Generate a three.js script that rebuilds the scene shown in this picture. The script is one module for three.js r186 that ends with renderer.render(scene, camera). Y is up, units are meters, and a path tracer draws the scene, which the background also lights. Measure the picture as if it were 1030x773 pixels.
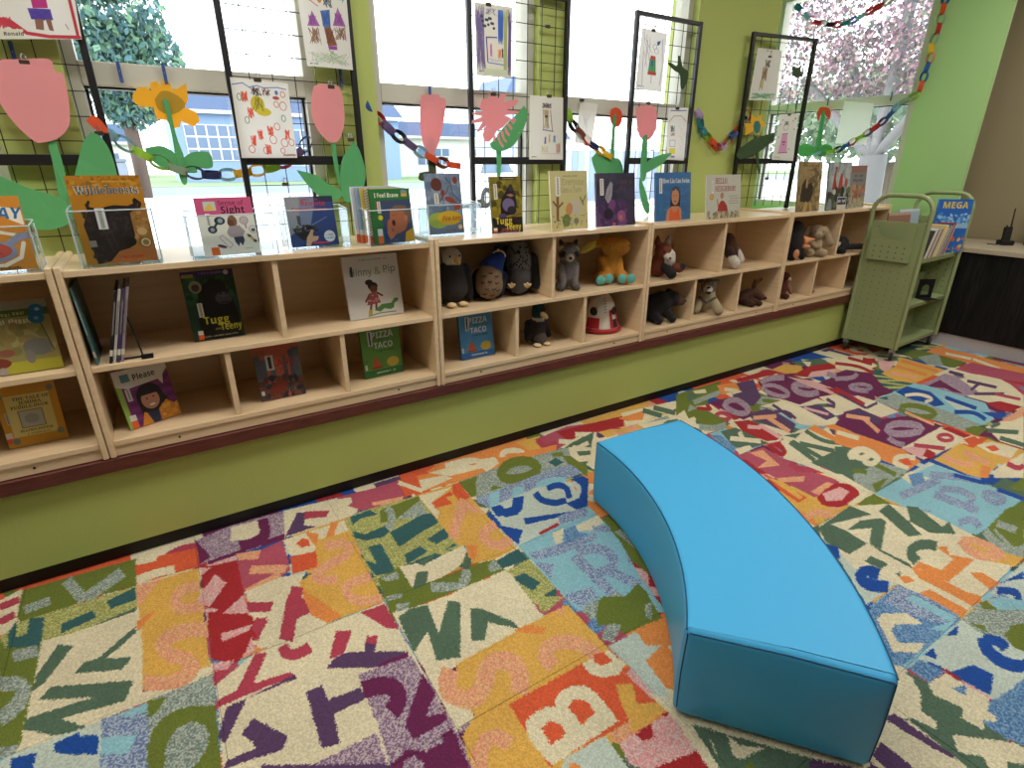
import * as THREE from 'three';
import { RoundedBoxGeometry } from 'three/addons/geometries/RoundedBoxGeometry.js';
import { MarchingCubes } from 'three/addons/objects/MarchingCubes.js';
import { mergeGeometries, mergeVertices } from 'three/addons/utils/BufferGeometryUtils.js';
import { RectAreaLightUniformsLib } from 'three/addons/lights/RectAreaLightUniformsLib.js';

// ---------- camera, sky, sun, exposure (metres; x along the window wall, z out of it, floor y = 0)
const scene = new THREE.Scene();
const renderer = new THREE.WebGLRenderer({ antialias: true });
renderer.toneMapping = THREE.LinearToneMapping;
renderer.toneMappingExposure = 1.0;
renderer.shadowMap.enabled = true;
RectAreaLightUniformsLib.init();
const camera = new THREE.PerspectiveCamera(69.76, 1030 / 773, 0.05, 300);
camera.position.set(0.2706, 1.3372, 2.0869);
camera.lookAt(0.2706 + 0.4960, 1.3372 - 0.3732, 2.0869 - 0.7840);
scene.add(camera);
scene.background = new THREE.Color().setRGB(0.9, 0.97, 1.05);
scene.backgroundIntensity = 4.6;
const sun = new THREE.DirectionalLight(new THREE.Color().setRGB(1, 0.95, 0.86), 4);
sun.position.set(-31, 36, -12); sun.target.position.set(0, 0, -6); scene.add(sun, sun.target);
sun.castShadow = true; sun.shadow.mapSize.set(2048, 2048);
Object.assign(sun.shadow.camera, { left: -60, right: 60, top: 60, bottom: -60, near: 1, far: 150 });
const LAMP = 15.5, LAMP_COLOR = new THREE.Color().setRGB(1, 0.95, 0.87);

// ---------- helpers
let seed = 7;
const rnd = () => { seed = (seed * 1664525 + 1013904223) >>> 0; return seed / 4294967296; };
const rr = (a, b) => a + (b - a) * rnd();
const used = new Map();
const numbered = (n) => { const k = used.get(n) ?? 0; used.set(n, k + 1); return k ? `${n}_${String(k).padStart(3, '0')}` : n; };
const shadow = (m) => { m.castShadow = m.receiveShadow = true; return m; };
function part(name, geo, mat, parent, pos, rot) {
  const m = shadow(new THREE.Mesh(geo, mat)); m.name = name;
  if (pos) m.position.set(...pos);
  if (rot) m.rotation.set(...rot);
  parent.add(m); return m;
}
function thing(name, label, category, pos = [0, 0, 0], yaw = 0, group) {
  const g = new THREE.Group(); g.name = numbered(name); g.position.set(...pos); g.rotation.y = yaw;
  g.userData = { label, category }; if (group) g.userData.group = group;
  scene.add(g); return g;
}
function struct(name, label) { const g = new THREE.Group(); g.name = name; g.userData = { kind: 'structure', label, category: name.split('_')[0] }; scene.add(g); return g; }
const hex = (r, g, b) => new THREE.Color().setRGB(r / 255, g / 255, b / 255, THREE.SRGBColorSpace);
const M = (rgb, roughness = 0.8, o = {}) => new THREE.MeshPhysicalMaterial({ color: hex(...rgb), roughness, ...o });
const box = (w, h, d) => new THREE.BoxGeometry(w, h, d);
const rbox = (w, h, d, r = 0.003) => new RoundedBoxGeometry(w, h, d, 1, Math.min(r, w / 2.1, h / 2.1, d / 2.1));
// box between two corners, uv in metres from its own faces
function span(x0, x1, y0, y1, z0, z1, r = 0) {
  const g = r ? rbox(x1 - x0, y1 - y0, z1 - z0, r) : box(x1 - x0, y1 - y0, z1 - z0);
  g.translate((x0 + x1) / 2, (y0 + y1) / 2, (z0 + z1) / 2); return metreUV(g);
}
function metreUV(g) {
  const p = g.attributes.position, n = g.attributes.normal, uv = new Float32Array(p.count * 2);
  for (let i = 0; i < p.count; i++) {
    const ax = Math.abs(n.getX(i)), ay = Math.abs(n.getY(i)), az = Math.abs(n.getZ(i));
    let a, b;
    if (ax > ay && ax > az) { a = p.getZ(i); b = p.getY(i); } else if (ay > az) { a = p.getX(i); b = p.getZ(i); } else { a = p.getX(i); b = p.getY(i); }
    uv[2 * i] = a; uv[2 * i + 1] = b;
  }
  g.setAttribute('uv', new THREE.BufferAttribute(uv, 2)); return g;
}
const tube = (pts, r, seg = 24, rad = 6, closed = false) => new THREE.TubeGeometry(new THREE.CatmullRomCurve3(pts.map((p) => new THREE.Vector3(...p)), closed, 'catmullrom', 0.3), seg, r, rad, closed);
const ball = (rx, ry, rz, n = 14) => { const g = new THREE.SphereGeometry(1, n, Math.max(6, n >> 1)); g.scale(rx, ry, rz); return g; };
const cyl = (r0, r1, h, n = 14) => new THREE.CylinderGeometry(r0, r1, h, n);
function canvasTex(w, h, draw) {
  const c = document.createElement('canvas'); c.width = w; c.height = h;
  const g = c.getContext('2d'); g.lineJoin = g.lineCap = 'round'; draw(g, w, h);
  const t = new THREE.CanvasTexture(c); t.colorSpace = THREE.SRGBColorSpace; t.magFilter = THREE.LinearFilter; t.anisotropy = 8; return t;
}
const hash = (x, y) => { let h = (x * 374761393 + y * 668265263) | 0; h = Math.imul(h ^ (h >>> 13), 1274126177); return ((h ^ (h >>> 16)) >>> 0) / 4294967296; };
const vnoise = (x, y) => { const i = Math.floor(x), j = Math.floor(y), f = x - i, g = y - j, u = f * f * (3 - 2 * f), v = g * g * (3 - 2 * g);
  return (hash(i, j) * (1 - u) + hash(i + 1, j) * u) * (1 - v) + (hash(i, j + 1) * (1 - u) + hash(i + 1, j + 1) * u) * v; };
function dataTex(n, fn, srgb = true, rep = 1) {
  const d = new Uint8Array(n * n * 4);
  for (let y = 0; y < n; y++) for (let x = 0; x < n; x++) { const c = fn(x, y); d.set([c[0], c[1], c[2], 255], (y * n + x) * 4); }
  const t = new THREE.DataTexture(d, n, n); if (srgb) t.colorSpace = THREE.SRGBColorSpace;
  t.wrapS = t.wrapT = THREE.RepeatWrapping; t.magFilter = THREE.LinearFilter; t.minFilter = THREE.LinearMipmapLinearFilter; t.generateMipmaps = true; t.repeat.set(rep, rep); t.needsUpdate = true; return t;
}
const clamp = (v) => Math.max(0, Math.min(255, v));
// soft noise that tiles, as a bump map
const bumpTex = (rep) => dataTex(128, (x, y) => { const v = 255 * (0.6 * hash(x, y) + 0.4 * hash(x >> 1, y >> 1)); return [v, v, v]; }, false, rep);
const plushBump = bumpTex(6);

// ---------- materials of the setting
const woodTex = dataTex(512, (x, y) => {
  const g = vnoise(x * 0.02 + 9, y * 0.35) * 7 + vnoise(x * 0.006, y * 0.09 + 3) * 9 + hash(x, y) * 4 - 10;
  return [clamp(226 + g), clamp(200 + g * 1.05), clamp(162 + g * 1.1)];
}, true, 1.6);
const maple = new THREE.MeshPhysicalMaterial({ map: woodTex, roughness: 0.36, clearcoat: 0.4, clearcoatRoughness: 0.22 });
const plyEdge = M([206, 176, 128], 0.6);
const paintBump = bumpTex(3);
const paint = (rgb, rough = 0.75) => M(rgb, rough, { bumpMap: paintBump, bumpScale: 0.0004 });
const greenPaint = paint([176, 190, 106]);
const greenPaintDaylit = paint([172, 208, 146]);  // same wall green with the cooler window light put into its colour
const brownPaint = paint([158, 146, 116]);
const whitePaint = paint([222, 218, 206]);
const redWood = new THREE.MeshPhysicalMaterial({ map: dataTex(256, (x, y) => { const g = vnoise(x * 0.03, y * 0.3) * 22; return [84 + g, 38 + g * 0.6, 30 + g * 0.5]; }, true, 2), roughness: 0.45 });
const rubberBlack = M([20, 20, 23], 0.6);
const frameGrey = M([196, 196, 184], 0.5);
const glass = new THREE.MeshPhysicalMaterial({ color: 0xffffff, transmission: 1, thickness: 0, roughness: 0, ior: 1.45 });
const acrylic = new THREE.MeshPhysicalMaterial({ color: hex(244, 249, 252), transmission: 1, thickness: 0, roughness: 0.02, ior: 1.49 });
const blackMetal = M([18, 19, 22], 0.45);
const steel = M([170, 172, 176], 0.3, { metalness: 0.9 });

// ---------- the carpet: letters dyed into tiles half a metre wide, drawn in floor millimetres
const CARPET = [
['n', [1199,-49,1714,-52,1624,130,1199,123,1125,-8]],
['c', [1211,24,1220,25,1239,26,1268,27,1305,29,1332,38,1350,52,1358,71,1359,97,1360,119,1360,134,1361,142,1402,111,1401,103,1401,88,1400,65,1399,30,1386,0,1362,-20,1329,-30,1289,-32,1259,-34,1240,-35,1231,-35]],
['c', [1528,48,1548,50,1564,56,1575,65,1582,77,1585,90,1589,82,1591,78,1575,83,1549,84,1530,81,1520,73,1517,62,1518,48,1517,49,1516,51], [1525,5,1499,28,1484,61,1481,92,1489,113,1504,126,1527,131,1557,129,1582,122,1610,99,1623,63,1618,38,1608,20,1593,8,1573,1,1548,-1]],
['y', [1633,-32,1782,-26,1729,98,1644,77]],
['m', [1732,-4,1971,-39,2216,37,2197,145,2049,50,1758,150]],
['k', [1882,-18,2328,25,2232,128,2148,113,1874,87]],
['b', [1724,16,1723,22,1721,34,1718,51,1714,77,1717,99,1728,112,1746,116,1768,111,1783,108,1794,106,1799,105,1820,56,1815,57,1804,59,1789,63,1771,67,1761,65,1756,59,1755,49,1759,28,1762,10,1764,-2,1765,-8]],
['c', [1813,97,1874,153,1909,113,1847,55]],
['c', [1931,83,2026,144,2063,101,1966,39]],
['c', [2340,-10,2779,39,2744,112,2318,143,2244,136]],
['n', [2278,35,2485,38,2380,122,2292,86]],
['g', [2445,51,2483,161,2536,121,2499,8]],
['g', [2525,58,2575,177,2630,136,2581,14]],
['g', [1879,125,2053,91,1825,320,1771,346,1741,172]],
['c', [1818,212,1940,189,1959,151,1834,175]],
['c', [1792,246,1845,295,1874,263,1820,213]],
['c', [1867,146,1787,227,1797,246,1878,166]],
['o', [2747,67,3021,42,2759,257,2611,248]],
['s', [2343,159,2535,157,2521,191]],
['o', [-408,-84,-347,-30,-16,-15,-16,150,-131,137,-218,146,-325,146]],
['s', [-315,111,-250,104,-262,55,-328,63]],
['s', [-231,5,-172,154,-149,126,-208,-27]],
['s', [-151,163,-47,77,-67,11,-172,102]],
['c', [-434,16,-397,-10,-341,-41,-333,160,-376,133,-410,162]],
['b', [-385,49,-335,39,-347,-2,-397,9]],
['b', [-372,130,-338,112,-351,74,-386,93]],
['h', [-322,141,-16,150,-16,268,-110,289,-207,285,-254,273,-258,294,-337,267,-368,188]],
['t', [-348,188,-334,127,-325,215,-300,213,-302,141,-262,159,-258,294,-337,267]],
['t', [-215,222,-135,206,-123,248,-211,269]],
['t', [-96,181,-20,155,-16,225,-87,229]],
['g', [-186,292,-20,265,-16,282,-138,297]],
['c', [-254,273,-186,285,-1,284,-1,641,170,635,166,676,11,678,-112,678,-258,649,-261,534,-259,373]],
['g', [-214,316,-175,347,-234,463,-257,474,-254,420]],
['g', [-20,359,-16,387,-91,453,-27,488,-50,523,-164,466,-143,436,-111,440]],
['g', [-217,484,-23,582,-42,645,-182,616,-123,680,-128,689,-189,666,-261,601,-257,568,-111,587,-237,519]],
['y', [-16,150,169,163,162,641,-1,632,-2,408]],
['n', [-16,335,40,310,-16,387]],
['p', [176,461,160,451,128,431,95,421,65,424,43,440,30,475,39,526,61,563,82,589,99,605,101,606,100,607,98,612,86,617,73,618,56,612,36,602,14,587,3,580,2,636,13,643,36,658,58,669,80,677,102,677,122,666,135,641,135,597,116,558,94,537,79,518,68,499,68,504,70,501,81,494,103,492,127,499,155,517,170,527]],
['p', [165,234,162,233,156,231,146,229,133,225,120,224,107,229,96,239,88,254,82,270,78,289,77,310,80,337,92,364,107,379,124,388,144,393,158,397,168,400,173,401,171,345,166,344,157,341,142,337,124,332,111,326,106,321,107,324,108,322,108,315,109,308,112,300,117,293,122,289,129,286,137,286,147,290,156,293,162,295,165,296]],
['p', [-16,150,56,157,-1,249,-16,268]],
['r', [-20,0,179,36,170,155,-16,142]],
['c', [-12,144,-8,143,0,142,12,141,28,139,43,139,56,140,69,142,81,146,90,149,96,151,100,152,98,101,95,100,88,98,79,95,66,92,52,89,37,88,21,89,4,91,-8,92,-16,93,-20,94]],
['c', [-20,0,52,10,43,40,-16,28]],
['o', [-388,291,-360,241,-258,294,-256,429,-259,525,-260,656,-297,664,-326,671]],
['s', [-331,429,-327,431,-319,436,-308,442,-294,449,-291,453,-294,446,-294,447,-295,462,-298,475,-302,485,-308,492,-316,498,-323,502,-327,505,-329,507,-304,563,-301,561,-297,559,-290,555,-281,548,-272,538,-265,523,-261,505,-258,480,-263,446,-280,411,-300,390,-318,380,-330,373,-338,368,-342,366]],
['s', [-314,327,-257,335,-269,282,-327,275]],
['s', [-302,629,-261,647,-265,672,-296,673]],
['i', [-322,694,-295,681,-266,668,-112,678,-86,681,-88,842,-290,714]],
['e', [-272,680,-223,695,-224,756,-271,726]],
['e', [-192,691,-140,686,-133,703,-96,723,-96,780,-169,733,-187,710]],
['w', [-92,673,11,702,7,903,-91,841]],
['a', [-59,680,11,683,10,715,-41,701]],
['a', [-92,733,-14,775,-34,819,-90,784]],
['s', [11,678,166,676,154,996,7,903]],
['o', [8,676,52,690,25,734,7,732]],
['o', [6,825,18,783,43,754,75,749,106,757,161,788,154,996,7,903]],
['s', [42,864,52,830,71,808,102,805,131,833,139,868,135,898,111,931,87,946,40,917]],
['v', [178,-17,304,-47,503,-39,487,118,176,144]],
['l', [174,-20,202,72,212,120,176,144]],
['c', [298,-34,402,-26,386,100,287,59]],
['c', [499,-42,769,-9,763,126,712,146,465,150]],
['l', [395,-27,395,-20,395,-6,394,16,394,40,392,53,390,62,386,68,380,73,371,78,361,81,349,82,335,80,324,79,317,78,313,77,312,148,316,148,323,149,334,151,349,153,364,152,378,148,391,141,405,129,417,108,426,81,431,49,432,17,433,-4,433,-19,434,-26]],
['u', [544,4,574,23,546,107,587,141,466,143,490,104]],
['b', [572,13,659,60,636,98,556,64]],
['k', [627,-52,735,-51,743,-16,638,-26]],
['m', [787,-8,982,-6,919,153,753,129]],
['b', [737,37,773,51,772,96,727,68]],
['p', [831,87,927,120,891,153,814,123]],
['k', [178,152,291,191,289,384,286,492,274,607,172,541,171,387]],
['q', [194,163,296,159,291,191,200,173]],
['q', [216,228,152,331,182,394,246,298]],
['q', [214,447,288,389,286,487]],
['q', [205,562,286,575,285,532,202,519]],
['q', [171,387,208,416,170,460]],
['q', [177,165,209,185,177,210]],
['m', [291,191,455,159,446,349,406,368,289,378]],
['p', [293,151,377,175,357,226,295,193]],
['p', [332,250,446,316,423,354,315,292]],
['p', [298,399,411,369,408,334,293,365]],
['c', [455,159,691,158,683,243,565,229,539,300,462,272]],
['n', [644,145,671,154,618,255,594,240]],
['r', [495,207,523,187,541,214,536,248,506,244]],
['r', [458,276,549,292,537,381,447,376]],
['n', [543,153,581,194,555,267,544,216]],
['c', [289,378,406,368,486,394,456,431,448,585,489,668,671,672,673,780,647,844,274,607,286,492,294,433]],
['y', [547,284,575,235,685,236,671,672,490,664,456,431,531,390]],
['p', [577,313,596,318,630,326,639,335,639,341,629,350,593,360,560,369,530,379,506,398,491,445,512,480,548,500,565,510,578,462,560,452,527,434,521,432,523,439,536,430,562,423,595,414,635,403,666,368,671,305,645,269,605,259,586,255]],
['p', [680,509,675,508,666,507,652,506,633,503,617,503,603,504,590,507,577,515,567,534,563,557,565,578,570,603,580,624,594,641,613,654,634,663,649,670,659,674,664,676,676,633,671,631,660,627,645,620,625,612,611,602,602,591,597,580,594,565,593,555,593,553,592,555,594,555,602,553,614,552,628,553,645,555,659,556,668,558,672,558]],
['n', [454,442,469,498,504,577,535,661,489,668,449,580]],
['b', [288,434,365,478,340,511,287,483]],
['b', [430,432,353,651,380,679,461,464]],
['b', [448,497,454,546,454,589,400,596]],
['b', [589,674,639,680,673,780,665,800,633,755]],
['b', [290,526,335,534,296,619,274,607]],
['c', [168,720,270,668,469,649,668,801,670,922,669,1106,656,1295,659,1343,154,1022,162,873]],
['k', [177,411,295,506,292,599,233,672,168,625]],
['q', [203,531,289,542,278,566,203,567]],
['q', [281,593,283,653,245,663]],
['q', [167,635,221,658,203,685,167,668]],
['b', [167,668,213,686,165,723]],
['b', [305,519,335,551,294,613,287,559]],
['b', [290,434,364,481,345,518,290,483]],
['b', [410,468,349,648,381,680,445,503]],
['b', [337,681,337,684,338,690,339,698,341,712,346,726,354,739,363,747,372,751,381,753,390,754,400,754,409,753,416,752,421,751,423,751,418,707,416,707,411,708,405,709,396,711,389,711,382,710,376,709,371,707,370,705,369,704,368,701,367,693,366,684,365,679,364,676]],
['b', [503,709,545,733,498,807,456,803]],
['b', [277,667,308,681,257,771,354,787,358,805,223,799,160,801,163,775,216,770]],
['u', [228,811,362,802,362,818,234,811,169,918,157,886,188,810]],
['u', [503,804,552,830,566,798,595,811,578,847,662,900,635,946,441,829,466,809]],
['b', [576,780,606,793,587,823,566,798]],
['l', [598,893,661,905,635,946,563,900]],
['b', [590,674,668,682,671,804,640,783]],
['u', [374,876,417,878,417,932,502,942,507,984,421,981,410,1068,370,1058]],
['u', [240,883,306,981,285,1008,190,990,155,987,169,966,236,969,207,910]],
['v', [510,896,664,918,664,994,667,1076,669,1244,653,1340,490,1236,506,1083]],
['v', [343,1088,496,1089,490,1236,331,1135]],
['u', [236,1020,348,1091,502,1185,498,1205,232,1043]],
['l', [504,983,507,984,514,985,525,987,537,990,546,993,553,997,556,1001,559,1006,560,1009,560,1010,560,1011,558,1016,556,1020,554,1023,552,1025,548,1027,543,1029,540,1031,539,1032,557,1081,559,1080,562,1079,566,1077,574,1073,583,1065,590,1055,597,1044,602,1030,605,1012,604,993,598,976,589,960,576,948,562,938,546,932,530,929,519,927,512,926,508,925]],
['l', [664,994,671,1069,645,1091,617,1118,668,1133,661,1155,570,1157,564,1111]],
['l', [502,1185,542,1172,586,1203,630,1203,633,1181,663,1182,653,1340,484,1232]],
['v', [527,1193,554,1195,568,1227,555,1241,517,1217]],
['m', [716,-21,977,4,963,136,761,128,670,139]],
['c', [712,-5,763,9,758,53,732,64,762,111,749,138,670,139]],
['p', [826,97,959,124,943,152,822,122]],
['n', [1071,0,1501,64,1798,99,1720,204,1404,146,1215,146,1053,135]],
['r', [983,-13,1071,0,1060,119,963,136]],
['c', [972,21,1036,143,1054,117,990,-7]],
['c', [1065,39,1182,60,1203,106,1045,130]],
['c', [1132,6,1319,9,1331,52,1374,57,1372,102,1203,84]],
['c', [1363,14,1466,42,1452,106,1361,141]],
['h', [690,160,759,135,1016,151,1005,534,780,544,771,663,681,663]],
['o', [838,168,1013,158,1011,186,863,270,808,252]],
['s', [850,180,850,183,851,190,852,201,854,212,853,220,851,228,847,238,841,251,835,261,829,268,823,273,816,277,810,281,806,283,804,284,807,329,809,328,813,326,819,322,829,316,840,307,850,294,861,278,871,259,879,238,884,217,886,195,884,177,883,166,882,159,882,155]],
['s', [876,261,1008,193,994,267,998,322,912,284]],
['t', [718,152,801,144,820,192,752,183,710,206]],
['t', [698,246,733,293,815,281,820,324,791,345,721,330,692,290]],
['t', [718,373,765,381,756,555,689,538,683,442,713,481]],
['t', [818,331,975,290,1011,304,1005,377,929,394,816,435]],
['t', [921,451,1008,420,1002,479,945,495]],
['t', [816,486,885,472,896,515,806,541]],
['t', [958,540,1001,524,1003,540]],
['c', [774,540,834,552,849,575,1023,553,1022,588,964,648,834,679,775,672]],
['g', [843,551,924,540,850,582]],
['g', [823,597,854,617,814,679,777,667]],
['o', [690,557,774,540,774,665,936,670,996,669,1084,684,1087,753,877,754,722,745,670,767,669,733]],
['g', [959,658,1016,599,1002,659,979,684]],
['s', [698,556,763,559,752,596,711,583]],
['s', [956,669,954,673,950,680,944,691,939,702,935,706,931,708,925,709,916,708,904,705,890,700,876,693,860,685,848,678,840,674,837,672,819,714,823,716,831,720,842,727,858,735,873,743,888,748,902,752,917,754,933,751,949,741,963,726,972,709,978,698,982,691,984,687]],
['o', [875,693,946,682,918,721]],
['s', [686,650,739,666,724,685,680,674]],
['s', [703,700,740,718,715,762,680,750]],
['s', [1044,699,1084,684,1078,747,1037,734]],
['c', [710,792,726,769,875,759,1075,758,1073,831,1078,939,1064,1017]],
['g', [785,752,806,765,787,859,720,817]],
['g', [845,779,880,802,808,941,764,922,787,859]],
['g', [897,845,928,865,969,956,870,894]],
['g', [900,757,960,766,1033,812,1012,840]],
['h', [1081,762,1188,750,1189,917,1142,980,1092,991,1083,931]],
['g', [1052,830,1078,823,1077,916]],
['t', [1082,696,1188,680,1185,748,1084,744]],
['t', [1083,801,1135,803,1155,871,1111,891]],
['t', [1129,926,1186,921,1142,980]],
['y', [1012,148,1207,151,1202,289,1181,676,1084,684,1008,663,1027,562,1005,534]],
['c', [1013,158,1171,170,1039,232,1040,314,1013,349]],
['r', [1179,154,1211,153,1198,286,1145,290,1148,215]],
['r', [1043,235,1147,195,1144,232,1110,230,1111,287,1038,277]],
['p', [1160,265,1153,273,1139,290,1119,315,1092,348,1068,378,1048,406,1030,430,1016,452,1006,468,999,478,996,483,1024,516,1027,511,1034,501,1044,486,1058,466,1074,444,1093,419,1116,392,1142,361,1162,337,1176,320,1183,312]],
['p', [1119,292,1179,312,1195,430,1106,338]],
['p', [1200,478,1195,479,1186,481,1172,485,1152,490,1133,498,1115,511,1100,532,1091,554,1089,574,1091,593,1096,611,1103,630,1115,645,1130,654,1149,655,1167,650,1179,646,1187,644,1191,643,1198,592,1194,593,1186,595,1174,599,1160,603,1153,603,1146,600,1141,592,1136,577,1132,564,1132,555,1132,549,1131,550,1130,552,1135,549,1145,545,1162,541,1176,538,1185,536,1190,534]],
['n', [1036,561,1070,583,1020,657,1008,622]],
['s', [1215,146,1512,144,1720,204,1603,361,1221,403]],
['o', [1211,153,1318,147,1275,195,1229,287,1202,289]],
['o', [1318,263,1358,279,1305,295]],
['w', [1218,299,1487,308,1636,316,1571,404,1221,403]],
['a', [1272,333,1340,308,1294,385,1228,399]],
['a', [1389,319,1445,345,1387,407,1365,373]],
['i', [1221,403,1571,404,1402,631,1222,657,1202,659]],
['e', [1232,401,1270,407,1269,442,1314,453,1364,392,1399,405,1336,485,1275,499,1224,466]],
['e', [1195,506,1269,594,1202,659,1195,594]],
['s', [1312,139,1590,129,1831,155,1749,373,1675,371,1234,390,1212,320]],
['o', [1437,197,1465,178,1497,172,1533,180,1554,198,1561,222,1561,227,1556,231,1536,239,1496,239,1464,230,1439,214,1432,202,1431,202], [1388,189,1375,246,1391,280,1423,301,1462,311,1510,312,1558,292,1607,239,1625,178,1613,130,1581,102,1531,91,1479,103,1428,138]],
['o', [1751,207,1786,229,1791,353,1730,427,1732,362,1727,289]],
['t', [1657,221,1712,207,1722,262,1663,272]],
['o', [1715,159,1777,173,1759,213,1709,193]],
['c', [1831,155,1926,215,1836,323,1782,300,1786,229]],
['g', [1839,212,1904,241,1876,274,1821,252]],
['o', [1311,266,1332,259,1355,294,1302,290]],
['w', [1219,306,1607,282,1735,294,1737,388,1234,390,1204,334]],
['a', [1282,307,1338,303,1276,389,1230,396]],
['a', [1395,319,1443,340,1390,395,1342,394]],
['a', [1479,390,1483,389,1491,388,1503,386,1518,384,1533,384,1550,388,1567,394,1586,404,1601,411,1610,416,1615,418,1647,374,1642,372,1632,367,1617,360,1597,349,1577,342,1557,338,1537,338,1520,341,1507,343,1499,344,1495,345]],
['i', [1230,396,1482,375,1642,414,1569,621,1316,614,1300,666,1196,668,1196,521,1247,520]],
['e', [1234,399,1279,400,1278,436,1313,440,1350,389,1399,401,1342,477,1299,502,1255,491,1229,449]],
['e', [1436,413,1436,417,1434,424,1432,435,1428,452,1428,471,1432,487,1439,503,1450,517,1461,528,1474,536,1488,541,1502,543,1512,544,1519,544,1522,545,1543,504,1540,504,1533,503,1523,502,1511,501,1501,497,1491,491,1481,482,1472,469,1466,457,1464,446,1464,436,1467,424,1469,412,1471,405,1472,401]],
['e', [1508,427,1512,427,1519,427,1530,427,1544,426,1554,428,1562,432,1568,438,1572,446,1572,454,1571,463,1566,474,1556,490,1548,503,1543,512,1540,516,1567,522,1570,518,1575,509,1583,496,1595,476,1605,455,1609,435,1608,417,1602,403,1592,393,1580,387,1565,384,1548,385,1537,386,1529,386,1526,386]],
['e', [1653,400,1719,409,1722,444,1569,621,1527,604,1518,543,1588,541,1649,481]],
['i', [1629,435,1629,439,1629,445,1629,455,1630,466,1628,475,1625,481,1621,487,1611,495,1603,503,1597,508,1595,510,1605,529,1608,526,1613,521,1621,514,1635,501,1647,485,1656,468,1659,452,1659,437,1659,427,1659,420,1659,417]],
['e', [1309,534,1515,605,1494,618,1292,574]],
['e', [1196,513,1263,596,1200,663,1196,600]],
['a', [1196,668,1399,650,1436,607,1584,604,1570,726,1535,862,1464,1035,1420,1203,1184,1044,1184,953]],
['w', [1411,651,1544,661,1574,605,1436,596]],
['w', [1206,725,1402,747,1496,760,1478,795,1288,791,1209,768]],
['c', [1349,675,1408,672,1346,741,1321,733]],
['c', [1456,686,1577,679,1565,731,1491,741,1445,720]],
['d', [1400,683,1456,678,1441,725,1467,757,1366,754,1349,743]],
['w', [1196,773,1248,820,1196,877,1196,826]],
['w', [1316,833,1316,841,1315,858,1314,882,1312,913,1311,946,1309,981,1308,1016,1306,1052,1304,1079,1304,1096,1303,1105,1347,1094,1347,1085,1348,1067,1350,1040,1353,1003,1355,966,1358,931,1360,897,1362,865,1364,840,1365,824,1366,815]],
['w', [1349,832,1369,838,1407,849,1427,867,1432,893,1429,912,1424,922,1415,925,1386,923,1364,923,1353,923,1348,923,1333,964,1337,964,1346,964,1367,965,1404,966,1445,948,1472,911,1479,873,1470,833,1441,805,1397,793,1376,787]],
['w', [1372,964,1414,1077,1455,1054,1414,938]],
['w', [1509,720,1566,756,1552,796,1496,760]],
['w', [1515,907,1501,954,1471,975]],
['w', [1190,963,1291,980,1280,1026,1225,1036,1184,988]],
['o', [1270,1042,1297,1037,1307,1088,1435,1054,1430,1109,1379,1169,1327,1136,1235,1077]],
['s', [1207,1059,1267,1040,1235,1077]],
['s', [1306,1053,1309,1110,1353,1096,1350,1037]],
['c', [674,731,789,753,1093,766,1074,1010,886,1012,731,1022,702,1069,703,1123,725,1188,670,1189,674,994]],
['g', [686,758,732,746,785,760,766,886,851,778,881,807,781,999,719,973,740,860,672,913]],
['g', [815,600,852,612,822,671,771,670]],
['c', [899,786,1081,993,1072,1020,945,1015,786,1001]],
['g', [896,847,925,866,983,970,983,1002,915,927,871,986,837,964]],
['h', [1088,906,1186,969,1084,988]],
['w', [1186,969,1285,1031,1201,1035]],
['y', [762,1014,1075,1002,1172,1002,1167,1204,1170,1425,1050,1437,803,1406,651,1338,674,1215,728,1180,703,1128]],
['p', [723,999,714,1009,693,1034,680,1068,680,1106,697,1138,725,1159,757,1164,788,1153,814,1132,833,1108,844,1100,850,1098,858,1100,869,1107,872,1114,871,1127,865,1142,850,1162,841,1173,880,1206,889,1195,911,1168,926,1134,929,1095,914,1061,886,1041,856,1035,824,1045,798,1067,780,1092,766,1103,755,1108,746,1106,733,1096,729,1089,729,1078,733,1069,748,1054,757,1044]],
['p', [1016,1165,1015,1161,1015,1154,1014,1143,1012,1132,1011,1134,1010,1136,1016,1134,1032,1133,1046,1135,1057,1140,1068,1148,1077,1160,1084,1172,1089,1184,1091,1196,1091,1209,1091,1221,1091,1228,1091,1232,1140,1223,1140,1219,1140,1211,1141,1200,1141,1182,1138,1163,1132,1144,1122,1127,1108,1109,1090,1095,1069,1087,1045,1083,1018,1085,995,1093,974,1112,965,1137,967,1156,968,1166,969,1174,969,1177]],
['p', [685,1330,687,1327,691,1320,696,1309,703,1296,709,1287,716,1282,722,1278,729,1277,733,1277,734,1278,737,1281,740,1290,744,1298,746,1303,748,1306,785,1289,783,1286,781,1281,777,1272,771,1258,760,1245,744,1237,727,1235,709,1239,694,1247,681,1259,670,1274,662,1290,657,1301,654,1308,652,1311]],
['p', [1117,1002,1153,1012,1129,1030]],
['n', [969,999,1013,1002,1056,1042,1034,1059,981,1019]],
['c', [674,1090,700,1135,726,1161,727,1188,669,1195]],
['r', [822,1203,1063,1205,1171,1285,1158,1407,1059,1408,829,1392,817,1397,818,1273]],
['c', [824,1393,815,1345,813,1311,828,1270,848,1261,874,1259,907,1262,923,1277,932,1259,956,1245,1000,1248,1031,1268,1040,1304,1036,1393]],
['r', [857,1302,885,1298,902,1322,899,1349,850,1352]],
['r', [950,1294,977,1283,1002,1304,1000,1344,949,1351]],
['c', [1066,1207,1111,1208,1160,1211,1174,1276,1130,1291,1086,1273,1062,1242]],
['r', [1114,1199,1144,1206,1148,1248,1116,1244,1099,1223]],
['q', [1150,1297,1153,1398,1187,1393,1186,1290]],
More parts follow.
